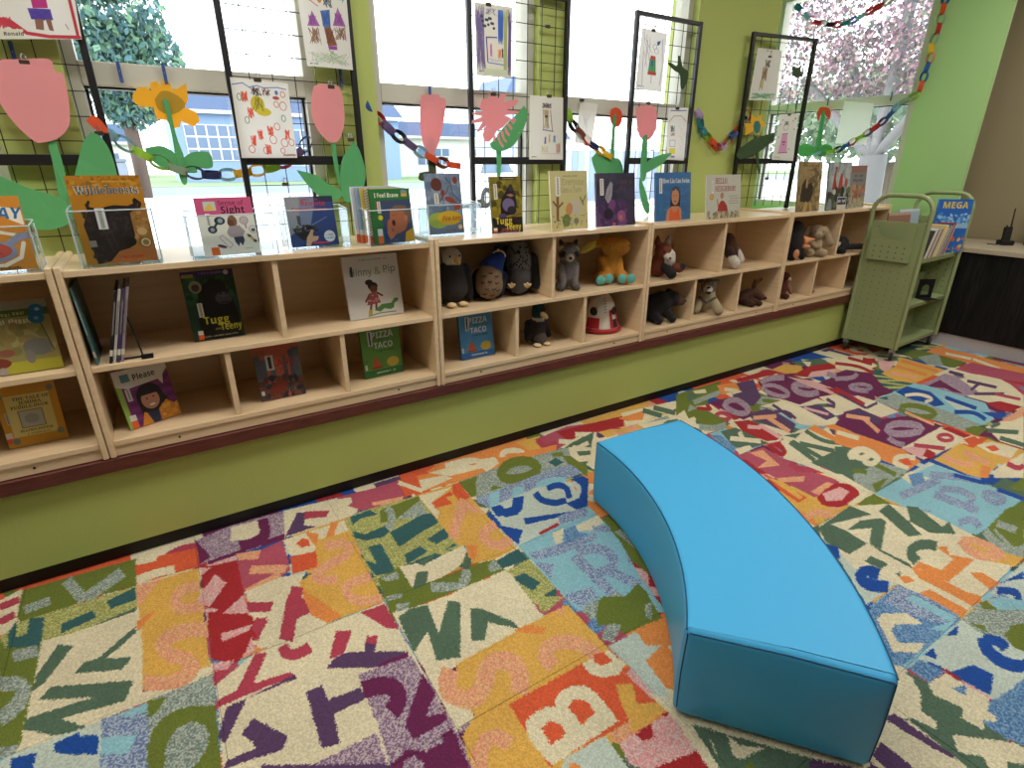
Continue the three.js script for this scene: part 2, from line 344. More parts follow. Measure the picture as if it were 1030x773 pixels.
['i', [1170,1200,1281,1204,1269,1257,1306,1281,1227,1299,1213,1384,1191,1424,1170,1396,1175,1287]],
['y', [1103,1309,1144,1330,1112,1383,1176,1419,1161,1437,1084,1441,1050,1437,1059,1408,1073,1363]],
['n', [1281,1204,1348,1202,1339,1277,1269,1263]],
['n', [1227,1293,1305,1309,1242,1372]],
['q', [996,1436,1101,1444,1159,1445,1166,1560,1018,1542,982,1490]],
['k', [1045,1442,1101,1444,1080,1473,1050,1466]],
['p', [988,1406,1059,1408,1039,1439,991,1441]],
['i', [858,1396,980,1405,974,1497,959,1548,804,1436]],
['n', [863,1411,878,1424,878,1454,844,1425]],
['k', [1031,1529,1166,1560,1157,1631,1000,1560]],
['k', [1141,1438,1164,1449,1144,1449]],
['o', [1234,1070,1292,1036,1421,1118,1388,1208,1243,1192,1244,1142,1194,1123]],
['s', [1205,1037,1269,1036,1230,1081,1194,1098,1194,1058]],
['s', [1197,1200,1199,1198,1204,1194,1211,1188,1219,1182,1219,1182,1214,1183,1208,1180,1208,1183,1211,1186,1213,1189,1214,1190,1259,1160,1258,1159,1256,1156,1254,1152,1248,1143,1231,1137,1212,1141,1196,1149,1185,1159,1178,1164,1173,1168,1171,1170]],
['s', [1383,1137,1411,1140,1352,1198,1353,1173]],
['c', [1158,1371,1352,1627,1530,1808,1507,1855,1326,1785,1121,1654,1160,1478]],
['c', [1172,1467,1367,1720,1418,1799,1152,1630]],
['g', [1187,1500,1367,1720,1307,1729,1152,1630]],
['c', [1241,1565,1243,1600,1292,1640,1219,1626,1208,1611]],
['c', [1196,1545,1191,1567,1174,1589]],
['u', [1362,1717,1430,1780,1383,1792,1307,1729]],
['o', [1213,1638,1236,1645,1213,1669]],
['o', [2813,-28,2922,-33,3234,-30,3045,120,2746,136,2576,187]],
['c', [2948,-16,3040,5,2999,54,2926,26]],
['g', [2898,-11,2934,49,2780,92]],
['s', [2788,136,3058,116,3109,62,2832,84]],
['n', [3156,1,3305,36,3226,124,3055,126]],
['c', [3116,91,3161,157,3217,119,3172,51]],
['u', [3290,47,3446,65,3229,274,3108,267]],
['k', [3349,3,3686,0,3713,85,3521,70,3315,43]],
['y', [3709,15,3897,-6,3963,84,3846,170,3729,117]],
['g', [3970,-8,4239,64,4158,209,3963,84]],
['c', [4060,25,4099,74,3971,137]],
['k', [3728,160,4009,114,4183,153,4153,253,3803,251]],
['q', [3909,188,4153,253,3947,301,3781,237]],
['c', [4239,64,4418,179,4317,404,4227,346,4198,187]],
['k', [4418,179,4573,278,4317,404,4349,284]],
['l', [2888,160,3145,184,2936,417,2855,425,2873,283]],
['u', [3105,158,3288,164,3229,274,3062,339,3038,290]],
['v', [2957,241,3001,236,3020,252,3013,291,2995,327,2974,351,2978,348,2954,343,2939,323,2940,287,2950,254,2957,238], [2917,230,2879,283,2866,325,2867,367,2887,393,2931,401,3007,365,3063,308,3091,256,3100,202,3069,177,2998,185]],
['l', [3437,100,3740,125,3735,332,3618,487,3479,470,3319,470,3308,377,3269,299]],
['v', [3372,200,3409,202,3430,224,3430,269,3417,308,3397,336,3410,329,3386,325,3367,305,3361,265,3368,226,3384,192], [3330,204,3303,256,3295,300,3303,342,3326,366,3370,370,3445,330,3482,282,3499,235,3500,184,3473,155,3413,154]],
['v', [3697,123,3690,120,3675,113,3653,103,3624,90,3593,82,3561,80,3526,84,3492,94,3471,100,3458,104,3451,106,3405,164,3412,162,3425,158,3445,152,3466,145,3487,143,3511,145,3537,152,3564,165,3585,174,3599,181,3606,184]],
['v', [3724,301,3720,296,3712,286,3700,271,3684,249,3661,237,3628,235,3569,255,3511,291,3476,323,3458,351,3450,376,3449,400,3456,420,3471,434,3493,443,3521,447,3540,449,3553,451,3560,451,3647,391,3640,390,3626,389,3606,387,3581,384,3565,377,3554,366,3549,350,3550,330,3555,312,3564,300,3568,296,3564,297,3555,301,3565,302,3580,311,3595,330,3607,345,3615,355,3619,359]],
['l', [3735,332,4170,310,4087,517,3755,681,3728,593,3743,416]],
['v', [3934,346,3939,351,3948,362,3961,379,3979,401,3988,416,3989,422,4056,386,4053,385,4042,378,4031,361,4023,334,4018,298,4013,271,4011,252,4009,243,3914,289,3916,298,3919,316,3923,343,3930,378,3938,405,3950,424,3967,434,3998,435,4082,388,4083,372,4073,355,4054,332,4041,315,4032,303,4027,297]],
['v', [3856,491,3876,489,3895,492,3911,500,3923,514,3930,533,3932,549,3928,563,3921,571,3921,571,3933,567,3925,566,3910,562,3893,551,3880,538,3872,524,3869,508,3869,491,3874,481,3863,488], [3850,470,3811,498,3801,517,3800,537,3804,554,3813,570,3827,583,3845,595,3866,602,3893,601,3942,584,3979,560,3997,540,4004,521,4002,502,3994,481,3980,465,3960,455,3933,451,3898,454]],
['q', [3684,154,3757,305,3718,551,3638,499,3639,350]],
['k', [3712,396,3742,454,3618,627,3638,571]],
['c', [3091,357,3308,377,3339,644,3280,784,3103,671,3072,622,3133,417]],
['u', [2940,389,3105,399,3103,462,3054,611,2928,669,2921,583,2901,454]],
['u', [3165,391,3088,562,3123,549,3202,376]],
['u', [3089,459,3093,462,3101,467,3114,475,3129,485,3137,497,3138,512,3132,528,3118,548,3107,564,3100,574,3096,579,3128,570,3132,565,3139,555,3150,539,3166,516,3174,495,3174,478,3165,463,3148,452,3135,444,3127,439,3123,436]],
['c', [3528,465,3663,497,3721,642,3432,703,3437,612]],
['u', [3515,516,3453,643,3498,628,3563,499]],
['u', [3499,625,3477,545,3431,567,3452,646]],
['u', [3603,611,3637,683,3686,661,3652,588]],
['k', [3667,478,3612,671,3673,649,3733,452]],
['k', [3782,610,3642,556,3585,589,3722,642]],
['p', [2899,456,3031,511,3081,476,2946,421]],
['p', [2969,496,2915,659,2965,640,3023,474]],
['u', [3292,486,3415,531,3341,676,3246,675]],
['q', [3279,516,3311,647,3349,629,3318,497]],
['u', [3332,670,3666,725,3275,917,3331,788]],
['p', [3362,707,3442,803,3502,776,3421,678]],
['p', [3423,754,3335,870,3389,858,3481,740]],
['c', [2774,155,2874,185,2752,583,2883,653,2796,688,2726,669,2768,428]],
['k', [2742,196,2797,247,2838,215,2782,163]],
['k', [2836,178,2789,245,2825,236,2874,168]],
['b', [2782,313,2796,313,2806,316,2812,321,2815,330,2813,342,2810,351,2808,355,2810,353,2809,354,2806,354,2799,353,2791,349,2783,340,2778,331,2777,323,2779,315,2781,309,2777,313,2774,315], [2792,282,2765,296,2743,318,2734,334,2731,348,2733,360,2739,371,2748,381,2759,387,2774,389,2794,384,2820,371,2842,352,2854,335,2860,319,2862,302,2859,289,2849,280,2833,277,2813,277]],
['k', [2789,412,2882,443,2864,655,2789,671,2737,651,2722,524]],
['q', [2778,505,2830,552,2872,523,2821,476]],
['q', [2851,520,2814,671,2857,654,2897,500]],
['o', [2659,240,2788,228,2750,417,2655,440,2605,353]],
['s', [2548,372,2551,375,2556,382,2564,392,2575,406,2591,418,2610,427,2633,432,2659,434,2678,436,2690,437,2697,438,2748,388,2741,387,2728,386,2709,385,2684,383,2664,378,2648,371,2635,361,2624,348,2616,337,2611,330,2608,326]],
['s', [2768,117,2762,180,2672,186]],
['g', [2627,450,2736,464,2726,669,2581,650,2541,600]],
['c', [2696,506,2619,587,2654,586,2732,505]],
['c', [2582,544,2688,650,2735,619,2628,512]],
['d', [2547,452,2590,479,2549,605,2490,639,2509,531]],
['c', [2528,616,2625,629,2605,665,2497,667]],
['c', [2796,688,3005,664,3098,695,3010,899,2721,899,2704,994,2646,807]],
['g', [2805,729,2734,905,2776,892,2851,714]],
['g', [2823,730,2783,915,2826,900,2870,711]],
['g', [2837,766,2906,906,2952,885,2883,742]],
['g', [2872,660,2981,690,2893,712]],
['g', [2997,696,2995,704,2990,719,2982,741,2972,771,2969,798,2971,820,2979,839,2993,855,3003,866,3010,873,3013,877,3057,855,3053,851,3046,844,3036,833,3023,818,3015,800,3014,779,3018,754,3028,725,3036,702,3041,687,3044,679]],
['n', [3051,680,3132,675,3060,882,3026,861]],
['n', [3156,705,3242,731,3184,962,3095,978,3164,846]],
['k', [2684,689,2681,695,2676,707,2668,724,2658,748,2652,767,2653,781,2661,790,2680,791,2710,780,2733,763,2751,744,2767,723,2778,707,2786,697,2790,691,2746,700,2742,705,2734,716,2723,731,2709,751,2699,762,2697,764,2704,761,2702,761,2699,757,2699,748,2704,732,2715,710,2723,692,2728,680,2731,674]],
['g', [2721,899,3020,894,3058,1024,2867,1118,2780,1102,2721,984]],
['c', [2957,947,2993,943,3020,946,3039,954,3048,968,3048,989,3040,1004,3032,1012,3020,1017,2996,1024,2977,1024,2960,1016,2948,999,2942,971,2947,952,2950,948], [2925,935,2892,965,2885,992,2891,1022,2906,1043,2931,1054,2970,1053,3021,1041,3067,1020,3097,994,3110,970,3111,943,3098,924,3072,913,3033,910,2980,915]],
['m', [2489,673,2664,679,2646,807,2649,979,2666,1068,2451,1078,2454,855]],
['p', [2554,680,2637,697,2571,836,2455,793,2558,773]],
['p', [2454,894,2581,955,2526,979,2438,923]],
['b', [2599,860,2599,864,2597,872,2595,885,2592,902,2595,919,2606,933,2622,944,2644,952,2659,961,2669,970,2674,978,2675,988,2675,996,2676,1002,2676,1004,2732,983,2732,980,2731,974,2731,966,2730,954,2723,942,2710,931,2692,921,2671,913,2657,903,2649,893,2647,880,2650,865,2653,852,2654,844,2655,839]],
['r', [2439,825,2439,885,2423,1025,2423,1060,2354,1068,2366,989]],
['y', [2424,865,2453,933,2409,1051,2381,1051]],
['c', [2658,974,2740,1037,2701,1184,2589,1201,2675,1131,2674,1064]],
['p', [2480,1043,2614,1036,2628,1063,2479,1079]],
['k', [2458,1083,2545,1067,2643,1063,2686,1100,2658,1157,2578,1194,2470,1176,2416,1133]],
['q', [2508,1079,2626,1090,2622,1134,2527,1153,2464,1121]],
['s', [2820,1047,2903,1100,2589,1255,2678,1187,2733,1092]],
['o', [2827,1052,2862,1095,2780,1102]],
['o', [2633,1194,2699,1201,2589,1255,2528,1216]],
['c', [4362,101,4576,189,4415,372,4088,378,4127,232]],
['k', [4386,179,4389,345,4456,317,4456,148]],
['k', [4190,196,4196,203,4206,219,4222,242,4243,272,4254,302,4256,333,4249,365,4233,396,4222,421,4214,436,4210,444,4270,423,4274,415,4283,399,4295,374,4312,340,4320,306,4319,273,4307,241,4286,209,4270,186,4259,171,4254,163]],
['k', [4456,248,4451,339,4520,311,4526,218]],
['o', [4888,338,5067,348,5039,680,4828,681,4795,428]],
['s', [4875,430,5096,472,4807,623,4752,542]],
['n', [5177,364,5298,415,5238,944,5101,985,5044,819]],
['c', [5107,514,5122,671,5191,649,5179,489]],
['c', [5133,677,5043,870,5107,853,5202,657]],
['q', [4581,291,4607,403,4313,481,4386,398]],
['y', [4282,461,4524,442,4761,357,4732,664,4266,671,4229,589]],
['n', [4648,418,4615,664,4682,642,4720,391]],
['n', [4490,454,4473,656,4538,634,4558,429]],
['p', [4314,501,4358,651,4435,622,4393,469]],
['m', [4807,690,5061,694,5101,985,4888,1050,4858,992,4797,790]],
['v', [4288,704,4650,696,4665,869,4415,967,4251,932,4272,805]],
['l', [4283,738,4481,731,4338,918,4315,868,4346,816]],
['c', [4613,795,4817,825,4838,940,4692,1109,4409,1195,4240,1180,4316,1040,4434,980]],
['u', [4583,846,4609,994,4672,977,4647,826]],
['u', [4666,884,4465,906,4430,928,4627,907]],
['u', [4368,965,4520,1063,4578,1044,4424,945]],
['b', [4472,1031,4498,1149,4556,1134,4531,1014]],
['b', [4784,1010,4624,1125,4685,1117,4851,1000]],
['u', [4678,705,4680,789,4747,768,4746,682]],
['k', [4283,1051,4390,1087,4400,1190,4240,1180,4241,1119]],
['l', [4019,292,4155,294,4229,427,4045,586,4015,676,3826,660,3906,497]],
['v', [3877,372,3885,375,3899,382,3922,393,3952,407,3982,416,4014,419,4050,416,4087,406,4107,400,4121,395,4128,393,4163,352,4156,355,4142,359,4121,365,4103,371,4084,373,4059,370,4031,362,4001,348,3979,337,3964,330,3956,326]],
['v', [3873,491,3900,495,3921,503,3935,514,3943,529,3944,547,3940,557,3956,548,3960,546,3937,546,3918,541,3904,530,3896,513,3894,489,3898,475,3873,489], [3886,462,3834,495,3828,516,3830,541,3839,560,3856,573,3880,580,3914,580,3959,568,4003,539,4012,520,4011,499,4003,482,3986,469,3961,460,3929,454]],
['c', [3553,552,3752,578,3758,683,3707,838,3539,820,3555,680,3346,667]],
['u', [3664,509,3580,716,3620,703,3707,493]],
['u', [3586,719,3723,713,3753,692,3614,699]],
['k', [3728,449,3620,684,3672,667,3785,428]],
['l', [3228,732,3440,668,3505,826,3714,902,3710,1067,3234,1071,3219,883]],
['a', [3996,664,4298,711,4290,888,4283,1051,4050,1174,3905,1165,3809,992]],
['e', [4015,676,4174,669,4199,794,4049,933,3964,911,3988,862,3956,776]],
['c', [3972,750,3979,752,3992,756,4013,762,4039,771,4057,782,4067,797,4070,815,4065,836,4057,849,4064,847,4073,843,4053,841,4035,839,4024,838,4018,837,3970,862,3975,863,3987,864,4004,866,4030,869,4077,859,4113,837,4125,818,4131,795,4128,775,4116,758,4096,745,4068,736,4047,729,4034,725,4027,723]],
['i', [4157,871,4127,1015,4018,1125,4000,1026]],
['e', [4142,893,4109,1064,4174,1047,4210,873]],
['e', [3942,1021,3948,1025,3960,1033,3978,1045,4002,1060,4015,1075,4019,1091,4014,1107,3999,1125,3987,1139,3979,1148,3975,1152,4038,1141,4042,1136,4050,1127,4063,1113,4080,1093,4087,1073,4083,1054,4068,1036,4043,1020,4025,1008,4012,1001,4006,997]],
['e', [4107,1094,4225,1184,4076,1191,4082,1138]],
['s', [3758,683,3974,685,3958,969,3905,1165,3733,1160,3755,1014,3726,820]],
['o', [3769,829,3816,840,3845,870,3851,918,3839,950,3836,954,3840,951,3800,938,3773,914,3762,878,3769,845,3787,821], [3729,822,3690,868,3682,906,3695,944,3724,970,3773,986,3853,973,3919,932,3936,891,3930,838,3896,803,3832,790]],
['t', [3816,670,3889,683,3838,717]],
['v', [3420,925,3462,924,3505,940,3541,976,3547,1002,3552,1004,3567,996,3516,986,3471,970,3436,948,3429,928,3435,918], [3371,916,3336,957,3346,986,3385,1011,3433,1029,3495,1040,3592,1020,3647,974,3641,937,3600,897,3543,877,3465,880]],
['v', [3279,974,3277,977,3273,983,3267,993,3258,1006,3253,1019,3251,1031,3252,1042,3257,1051,3260,1058,3263,1062,3264,1064,3327,1040,3326,1038,3324,1034,3320,1027,3316,1019,3315,1010,3317,1001,3321,991,3330,978,3336,969,3340,962,3343,959]],
['u', [3440,668,3564,686,3523,837,3431,862]],
['p', [3370,714,3434,811,3491,786,3427,687]],
['p', [3426,770,3313,913,3362,903,3479,757]],
['p', [3713,862,3666,1030,3704,1019,3754,849]],
['c', [3237,1061,3693,1056,3707,1170,3570,1204,3206,1173]],
['q', [3237,1061,3305,1082,3346,1131,3206,1173]],
['b', [3310,1087,3398,1189,3449,1171,3359,1068]],
['b', [3553,1111,3572,1117,3582,1124,3586,1131,3583,1139,3575,1146,3578,1145,3582,1144,3571,1143,3555,1138,3546,1132,3542,1125,3545,1116,3552,1106,3549,1107,3541,1110], [3573,1088,3535,1096,3508,1112,3496,1127,3493,1139,3498,1149,3510,1157,3530,1163,3552,1165,3586,1158,3616,1144,3632,1129,3637,1117,3633,1106,3619,1097,3597,1090]],
['k', [3346,1131,3331,1177,3244,1197,3247,1156]],
['k', [3668,1067,3727,1078,3699,1189,3642,1178]],
['o', [3776,1136,3858,1148,3876,1200,3731,1210,3733,1160]],
['y', [3251,1202,3554,1194,3542,1367,3420,1393,3246,1396,3225,1347]],
['p', [3297,1218,3296,1224,3293,1235,3289,1253,3284,1276,3285,1295,3291,1310,3303,1320,3321,1326,3333,1330,3341,1333,3345,1334,3403,1310,3399,1309,3390,1306,3378,1302,3364,1298,3354,1289,3350,1277,3350,1259,3355,1237,3359,1219,3362,1207,3363,1201]],
['p', [3422,1255,3400,1367,3466,1353,3492,1238]],
['n', [3382,1348,3398,1379,3274,1414,3239,1391]],
['r', [3617,1187,3715,1200,3657,1260,3566,1237]],
['c', [3602,1248,3713,1272,3734,1378,3587,1395,3564,1315]],
['r', [3617,1281,3680,1298,3644,1333,3590,1321]],
['c', [3365,1397,3709,1408,3408,1499,3295,1427]],
['b', [3475,1412,3474,1415,3472,1422,3468,1431,3463,1443,3463,1453,3471,1461,3487,1466,3508,1467,3520,1467,3528,1467,3532,1467,3571,1444,3567,1444,3558,1444,3546,1444,3534,1444,3529,1443,3526,1438,3525,1431,3530,1419,3534,1410,3537,1404,3538,1401]],
['c', [3895,1185,4311,1225,3757,1393,3753,1297]],
['g', [3817,1220,3930,1317,3996,1298,3882,1198]],
['g', [3771,1288,3775,1385,3837,1372,3835,1273]],
['g', [3898,1212,3995,1220,4041,1199,3942,1191]],
['o', [3739,1215,3763,1255,3728,1305]],
['p', [4047,1200,4409,1195,4249,1244,4098,1233]],
['n', [3206,745,3219,883,3234,1071,3179,1177,3033,1185,3034,1064,3016,850]],
['c', [3121,799,3144,900,3198,878,3176,775]],
['c', [3227,1133,3224,1130,3217,1123,3207,1112,3192,1097,3173,1087,3149,1082,3117,1084,3077,1096,3044,1113,3026,1131,3020,1147,3021,1163,3022,1175,3022,1182,3022,1186,3082,1168,3081,1164,3081,1157,3081,1145,3080,1130,3084,1119,3088,1115,3088,1115,3095,1113,3104,1112,3118,1115,3132,1123,3145,1137,3155,1147,3162,1154,3166,1158]],
['r', [3109,1111,3166,1127,3104,1170,3074,1151]],
['g', [2977,872,3024,902,3034,1064,2823,1126,2778,983]],
['c', [2973,965,3004,963,3027,967,3041,976,3047,991,3042,1013,3033,1026,3031,1028,3021,1030,2993,1033,2973,1030,2959,1021,2953,1006,2955,983,2962,969,2963,968], [2950,948,2911,975,2896,1000,2894,1027,2902,1047,2922,1059,2954,1064,2998,1060,3046,1046,3086,1021,3104,996,3110,968,3103,948,3082,934,3048,929,3000,933]],
['s', [2841,1043,3012,1091,3015,1193,2936,1198,2781,1099]],
['o', [2956,1091,2951,1204,2981,1196,2987,1081]],
['i', [2998,1201,3148,1198,3206,1296,3161,1342,2978,1225]],
['d', [2988,1216,2976,1244,3023,1234,3036,1205]],
['g', [2772,931,3016,1031,3006,1080,2777,1065,2722,1104,2766,981]],
['c', [2673,890,2673,899,2674,916,2676,942,2678,976,2680,1007,2681,1035,2681,1062,2682,1086,2681,1109,2679,1131,2676,1152,2671,1172,2668,1186,2666,1196,2665,1201,2704,1191,2705,1186,2707,1176,2710,1161,2715,1140,2719,1119,2721,1096,2722,1072,2722,1047,2722,1021,2721,991,2720,959,2718,925,2717,899,2716,881,2716,873]],
['s', [2777,1065,3006,1080,3039,1182,2703,1197,2722,1104]],
['o', [2944,1063,2923,1179,2967,1167,2990,1048]],
['o', [2799,1051,2834,1099,2876,1081,2842,1032]],
['o', [2765,1156,2895,1165,2712,1202]],
['y', [2342,1086,2428,1098,2427,1191,2273,1199]],
['p', [2271,1157,2275,1157,2283,1157,2295,1158,2309,1158,2320,1160,2330,1165,2339,1172,2347,1181,2353,1189,2357,1194,2359,1197,2412,1172,2410,1169,2406,1164,2400,1156,2391,1145,2379,1136,2364,1129,2346,1126,2327,1125,2315,1125,2306,1124,2302,1124]],
['c', [2713,1099,2703,1197,2521,1200,2522,1179,2645,1171]],
['a', [2708,1200,3207,1222,3193,1564,2957,1558,2740,1569,2703,1527,2736,1397]],
['c', [2941,1195,3037,1193,3041,1271,2909,1259]],
['d', [2992,1203,3072,1228,2988,1274,2898,1264]],
['w', [2744,1291,3035,1318,3097,1280,2796,1254]],
['w', [3042,1270,3047,1273,3056,1280,3069,1291,3087,1306,3104,1322,3120,1340,3136,1360,3152,1381,3163,1398,3171,1409,3175,1414,3247,1393,3243,1387,3235,1376,3223,1360,3208,1337,3191,1316,3174,1297,3156,1280,3138,1265,3124,1254,3115,1246,3111,1243]],
['w', [2877,1352,2888,1504,2958,1489,2951,1332]],
['w', [2944,1348,2949,1351,2958,1357,2971,1365,2988,1376,2999,1388,3005,1401,3007,1415,3003,1430,2998,1440,2997,1441,3007,1438,2996,1438,2981,1439,2971,1439,2966,1439,2936,1466,2941,1465,2950,1465,2965,1465,2993,1463,3036,1451,3059,1435,3070,1419,3074,1400,3073,1383,3065,1367,3052,1353,3033,1341,3020,1332,3011,1326,3006,1323]],
['w', [3090,1468,3098,1479,3103,1490,3104,1500,3101,1509,3095,1518,3097,1517,3113,1514,3106,1513,3091,1507,3083,1500,3083,1492,3089,1480,3104,1466,3109,1462,3086,1466], [3128,1442,3077,1452,3052,1467,3033,1486,3024,1502,3025,1515,3037,1526,3058,1534,3083,1536,3125,1529,3150,1515,3160,1501,3165,1488,3164,1475,3159,1462,3148,1449]],
['w', [2737,1502,2742,1503,2753,1506,2769,1509,2788,1513,2797,1517,2800,1521,2798,1525,2787,1534,2778,1542,2772,1547,2769,1550,2821,1550,2824,1547,2831,1542,2841,1534,2856,1521,2863,1508,2856,1497,2839,1489,2815,1484,2799,1481,2788,1479,2782,1478]],
['w', [2717,1325,2763,1395,2702,1376]],
['e', [3149,1322,3184,1429,3225,1418,3191,1310]],
['e', [3169,1477,3173,1568,3213,1561,3210,1468]],
['o', [2854,1569,2957,1558,3044,1554,3159,1575,2808,1681,2760,1667,2821,1603]],
['s', [2858,1579,2865,1638,2927,1627,2921,1566]],
['g', [2724,1559,2792,1566,2709,1618,2705,1713,2683,1698,2711,1602]],
['s', [2761,1567,2757,1571,2748,1579,2735,1590,2718,1606,2704,1625,2697,1643,2694,1662,2696,1682,2697,1696,2698,1705,2698,1710,2763,1700,2762,1695,2762,1685,2761,1671,2759,1652,2762,1634,2770,1618,2781,1604,2797,1590,2810,1578,2819,1570,2824,1566]],
['o', [2556,1201,2693,1202,2676,1278,2552,1281,2554,1241]],
['s', [2599,1229,2615,1259,2552,1281]],
['c', [2521,1200,2668,1272,2736,1397,2716,1562,2667,1704,2199,1715,2153,1639,2175,1536,2136,1411,2207,1247,2273,1199]],
['g', [2258,1208,2513,1194,2527,1274,2321,1220,2331,1282,2318,1361,2201,1360,2194,1273]],
['g', [2339,1278,2443,1270,2534,1308,2524,1331,2327,1408,2326,1366,2434,1320]],
['g', [2579,1277,2668,1272,2597,1387,2713,1322,2742,1350,2676,1465,2736,1466,2669,1515,2592,1457,2611,1367,2550,1448,2496,1423]],
['g', [2322,1363,2330,1504,2309,1521,2313,1415]],
['g', [2397,1510,2399,1508,2401,1504,2405,1498,2410,1491,2414,1487,2416,1486,2417,1485,2420,1484,2423,1484,2430,1484,2440,1485,2452,1488,2463,1492,2471,1496,2477,1501,2482,1508,2487,1514,2489,1518,2491,1520,2559,1498,2558,1496,2555,1492,2551,1486,2545,1478,2535,1470,2522,1463,2507,1457,2488,1453,2468,1451,2446,1451,2422,1455,2397,1462,2377,1471,2360,1482,2350,1492,2343,1502,2339,1508,2337,1512,2336,1514]],
['n', [2517,1512,2559,1531,2507,1555,2554,1616,2340,1620,2331,1535,2320,1521,2370,1515,2389,1579,2491,1576]],
['g', [2205,1409,2258,1404,2264,1463,2216,1462]],
['g', [2232,1502,2260,1505,2227,1520]],
['n', [2226,1512,2261,1535,2246,1553,2208,1543]],
['n', [2316,1511,2339,1562,2336,1718,2278,1712,2281,1643,2276,1558]],
['n', [2199,1591,2245,1601,2246,1710,2199,1715,2182,1682]],
['n', [2456,1637,2496,1662,2479,1716,2417,1710]],
['n', [2342,1675,2356,1711,2323,1709]],
['y', [2642,1550,2676,1614,2713,1710,2635,1714,2593,1657]],
['p', [2611,1542,2608,1545,2602,1552,2592,1561,2578,1575,2568,1588,2563,1601,2562,1614,2566,1625,2573,1636,2584,1646,2598,1656,2615,1665,2628,1671,2636,1675,2641,1678,2701,1656,2697,1654,2688,1650,2676,1643,2659,1634,2647,1626,2638,1617,2632,1609,2629,1600,2630,1592,2634,1582,2642,1573,2654,1561,2664,1551,2671,1545,2675,1542]],
['p', [2617,1551,2620,1554,2627,1559,2637,1567,2649,1577,2658,1588,2662,1600,2662,1614,2659,1629,2656,1641,2654,1649,2653,1653,2708,1646,2709,1642,2711,1634,2714,1622,2718,1605,2718,1588,2713,1574,2703,1560,2689,1549,2679,1541,2673,1535,2669,1533]],
['i', [2207,1247,2175,1343,2136,1411,2180,1525,1993,1525,2131,1363]],
['e', [2187,1277,2205,1314,2145,1356,2135,1334]],
['e', [2213,1463,2212,1460,2211,1456,2209,1449,2206,1439,2198,1429,2184,1422,2164,1418,2138,1420,2107,1429,2084,1443,2072,1458,2065,1472,2064,1486,2069,1499,2079,1510,2092,1520,2101,1527,2107,1532,2110,1534,2173,1507,2170,1504,2164,1500,2155,1492,2143,1483,2137,1476,2134,1468,2135,1462,2138,1455,2140,1453,2135,1455,2127,1458,2128,1458,2129,1458,2131,1459,2134,1463,2136,1470,2138,1477,2139,1481,2140,1483]],
['w', [2003,1531,2181,1533,2201,1619,2196,1703,2149,1708,1932,1570]],
['a', [2165,1570,2177,1629,2181,1669,2160,1690,2160,1643]],
['i', [2396,1717,2689,1718,2621,1778,2449,1827,2436,1794]],
['e', [2479,1716,2625,1737,2579,1751,2536,1731]],
['e', [2410,1732,2413,1734,2420,1739,2430,1745,2443,1753,2449,1760,2449,1764,2448,1766,2440,1769,2431,1773,2425,1776,2422,1777,2451,1786,2454,1785,2460,1782,2469,1778,2485,1771,2496,1760,2495,1750,2486,1741,2472,1731,2462,1725,2455,1721,2451,1718]],
['a', [2343,1735,2450,1790,2423,1835,2360,1817]],
['w', [2363,1722,2437,1743,2417,1769]],
['s', [2205,1719,2330,1726,2384,1810,2347,1857]],
['o', [2304,1716,2337,1731,2325,1760,2292,1740]],
['d', [2006,1463,1854,1686,1832,1721,1772,1684,1880,1560]],
['c', [1805,1655,1835,1714,1746,1760,1610,1774,1529,1753]],
['d', [1977,1537,2184,1535,2187,1714,2045,1722,1835,1714,1829,1690]],
['w', [2056,1548,2184,1535,2181,1710,2120,1713,2065,1618]],
['a', [2128,1586,2141,1707,2182,1700,2170,1577]],
['a', [2051,1680,2168,1708,2085,1714]],
['c', [1962,1571,2004,1573,2065,1611,2062,1658,2047,1655,1982,1613,1943,1624,1917,1657,1982,1699,1923,1704,1867,1663]],
['a', [1830,1713,1843,1713,1870,1715,1910,1717,1966,1719,2012,1721,2049,1721,2076,1720,2092,1717,2103,1716,2111,1714,2114,1714,2113,1704,2109,1704,2102,1705,2091,1707,2079,1709,2055,1710,2019,1710,1973,1709,1917,1706,1876,1705,1850,1703,1837,1703]],
['i', [1835,1714,2181,1716,2203,1823,2215,1884,2107,1916,1926,1896,1932,1785,1917,1736]],
['s', [2181,1716,2323,1719,2399,1806,2412,1839,2227,1892,2192,1827,2168,1767]],
['o', [2316,1714,2343,1725,2331,1762,2291,1737]],
['o', [2186,1737,2216,1762,2188,1785]],
['o', [2224,1813,2295,1812,2353,1843,2198,1889,2188,1846]],
['a', [2350,1723,2412,1749,2467,1810,2425,1822,2331,1762]],
['e', [2137,1775,2134,1776,2127,1779,2118,1784,2103,1791,2090,1801,2079,1811,2072,1822,2068,1833,2066,1844,2067,1855,2070,1865,2076,1874,2084,1882,2093,1889,2104,1896,2115,1900,2123,1903,2128,1905,2130,1906,2177,1887,2175,1886,2169,1884,2162,1881,2153,1877,2146,1874,2140,1869,2134,1862,2130,1855,2127,1847,2127,1839,2129,1831,2132,1822,2138,1814,2144,1808,2150,1804,2160,1800,2169,1795,2176,1792,2179,1791]],
['e', [2128,1791,2129,1793,2133,1797,2138,1803,2144,1811,2147,1817,2148,1822,2147,1825,2143,1828,2139,1831,2137,1834,2136,1835,2181,1840,2182,1839,2185,1837,2189,1833,2196,1827,2200,1818,2199,1809,2195,1801,2187,1792,2182,1785,2179,1781,2177,1779]],
['e', [2068,1720,2148,1719,2097,1738]],
['e', [1934,1716,1984,1721,1943,1747]],
['e', [1929,1784,2010,1810,2023,1853,1936,1876,1926,1829]],
['d', [1841,1717,1902,1716,1920,1778,1838,1769]],
['d', [1908,1881,1990,1897,2128,1910,1848,2001,1820,1946,1821,1900]],
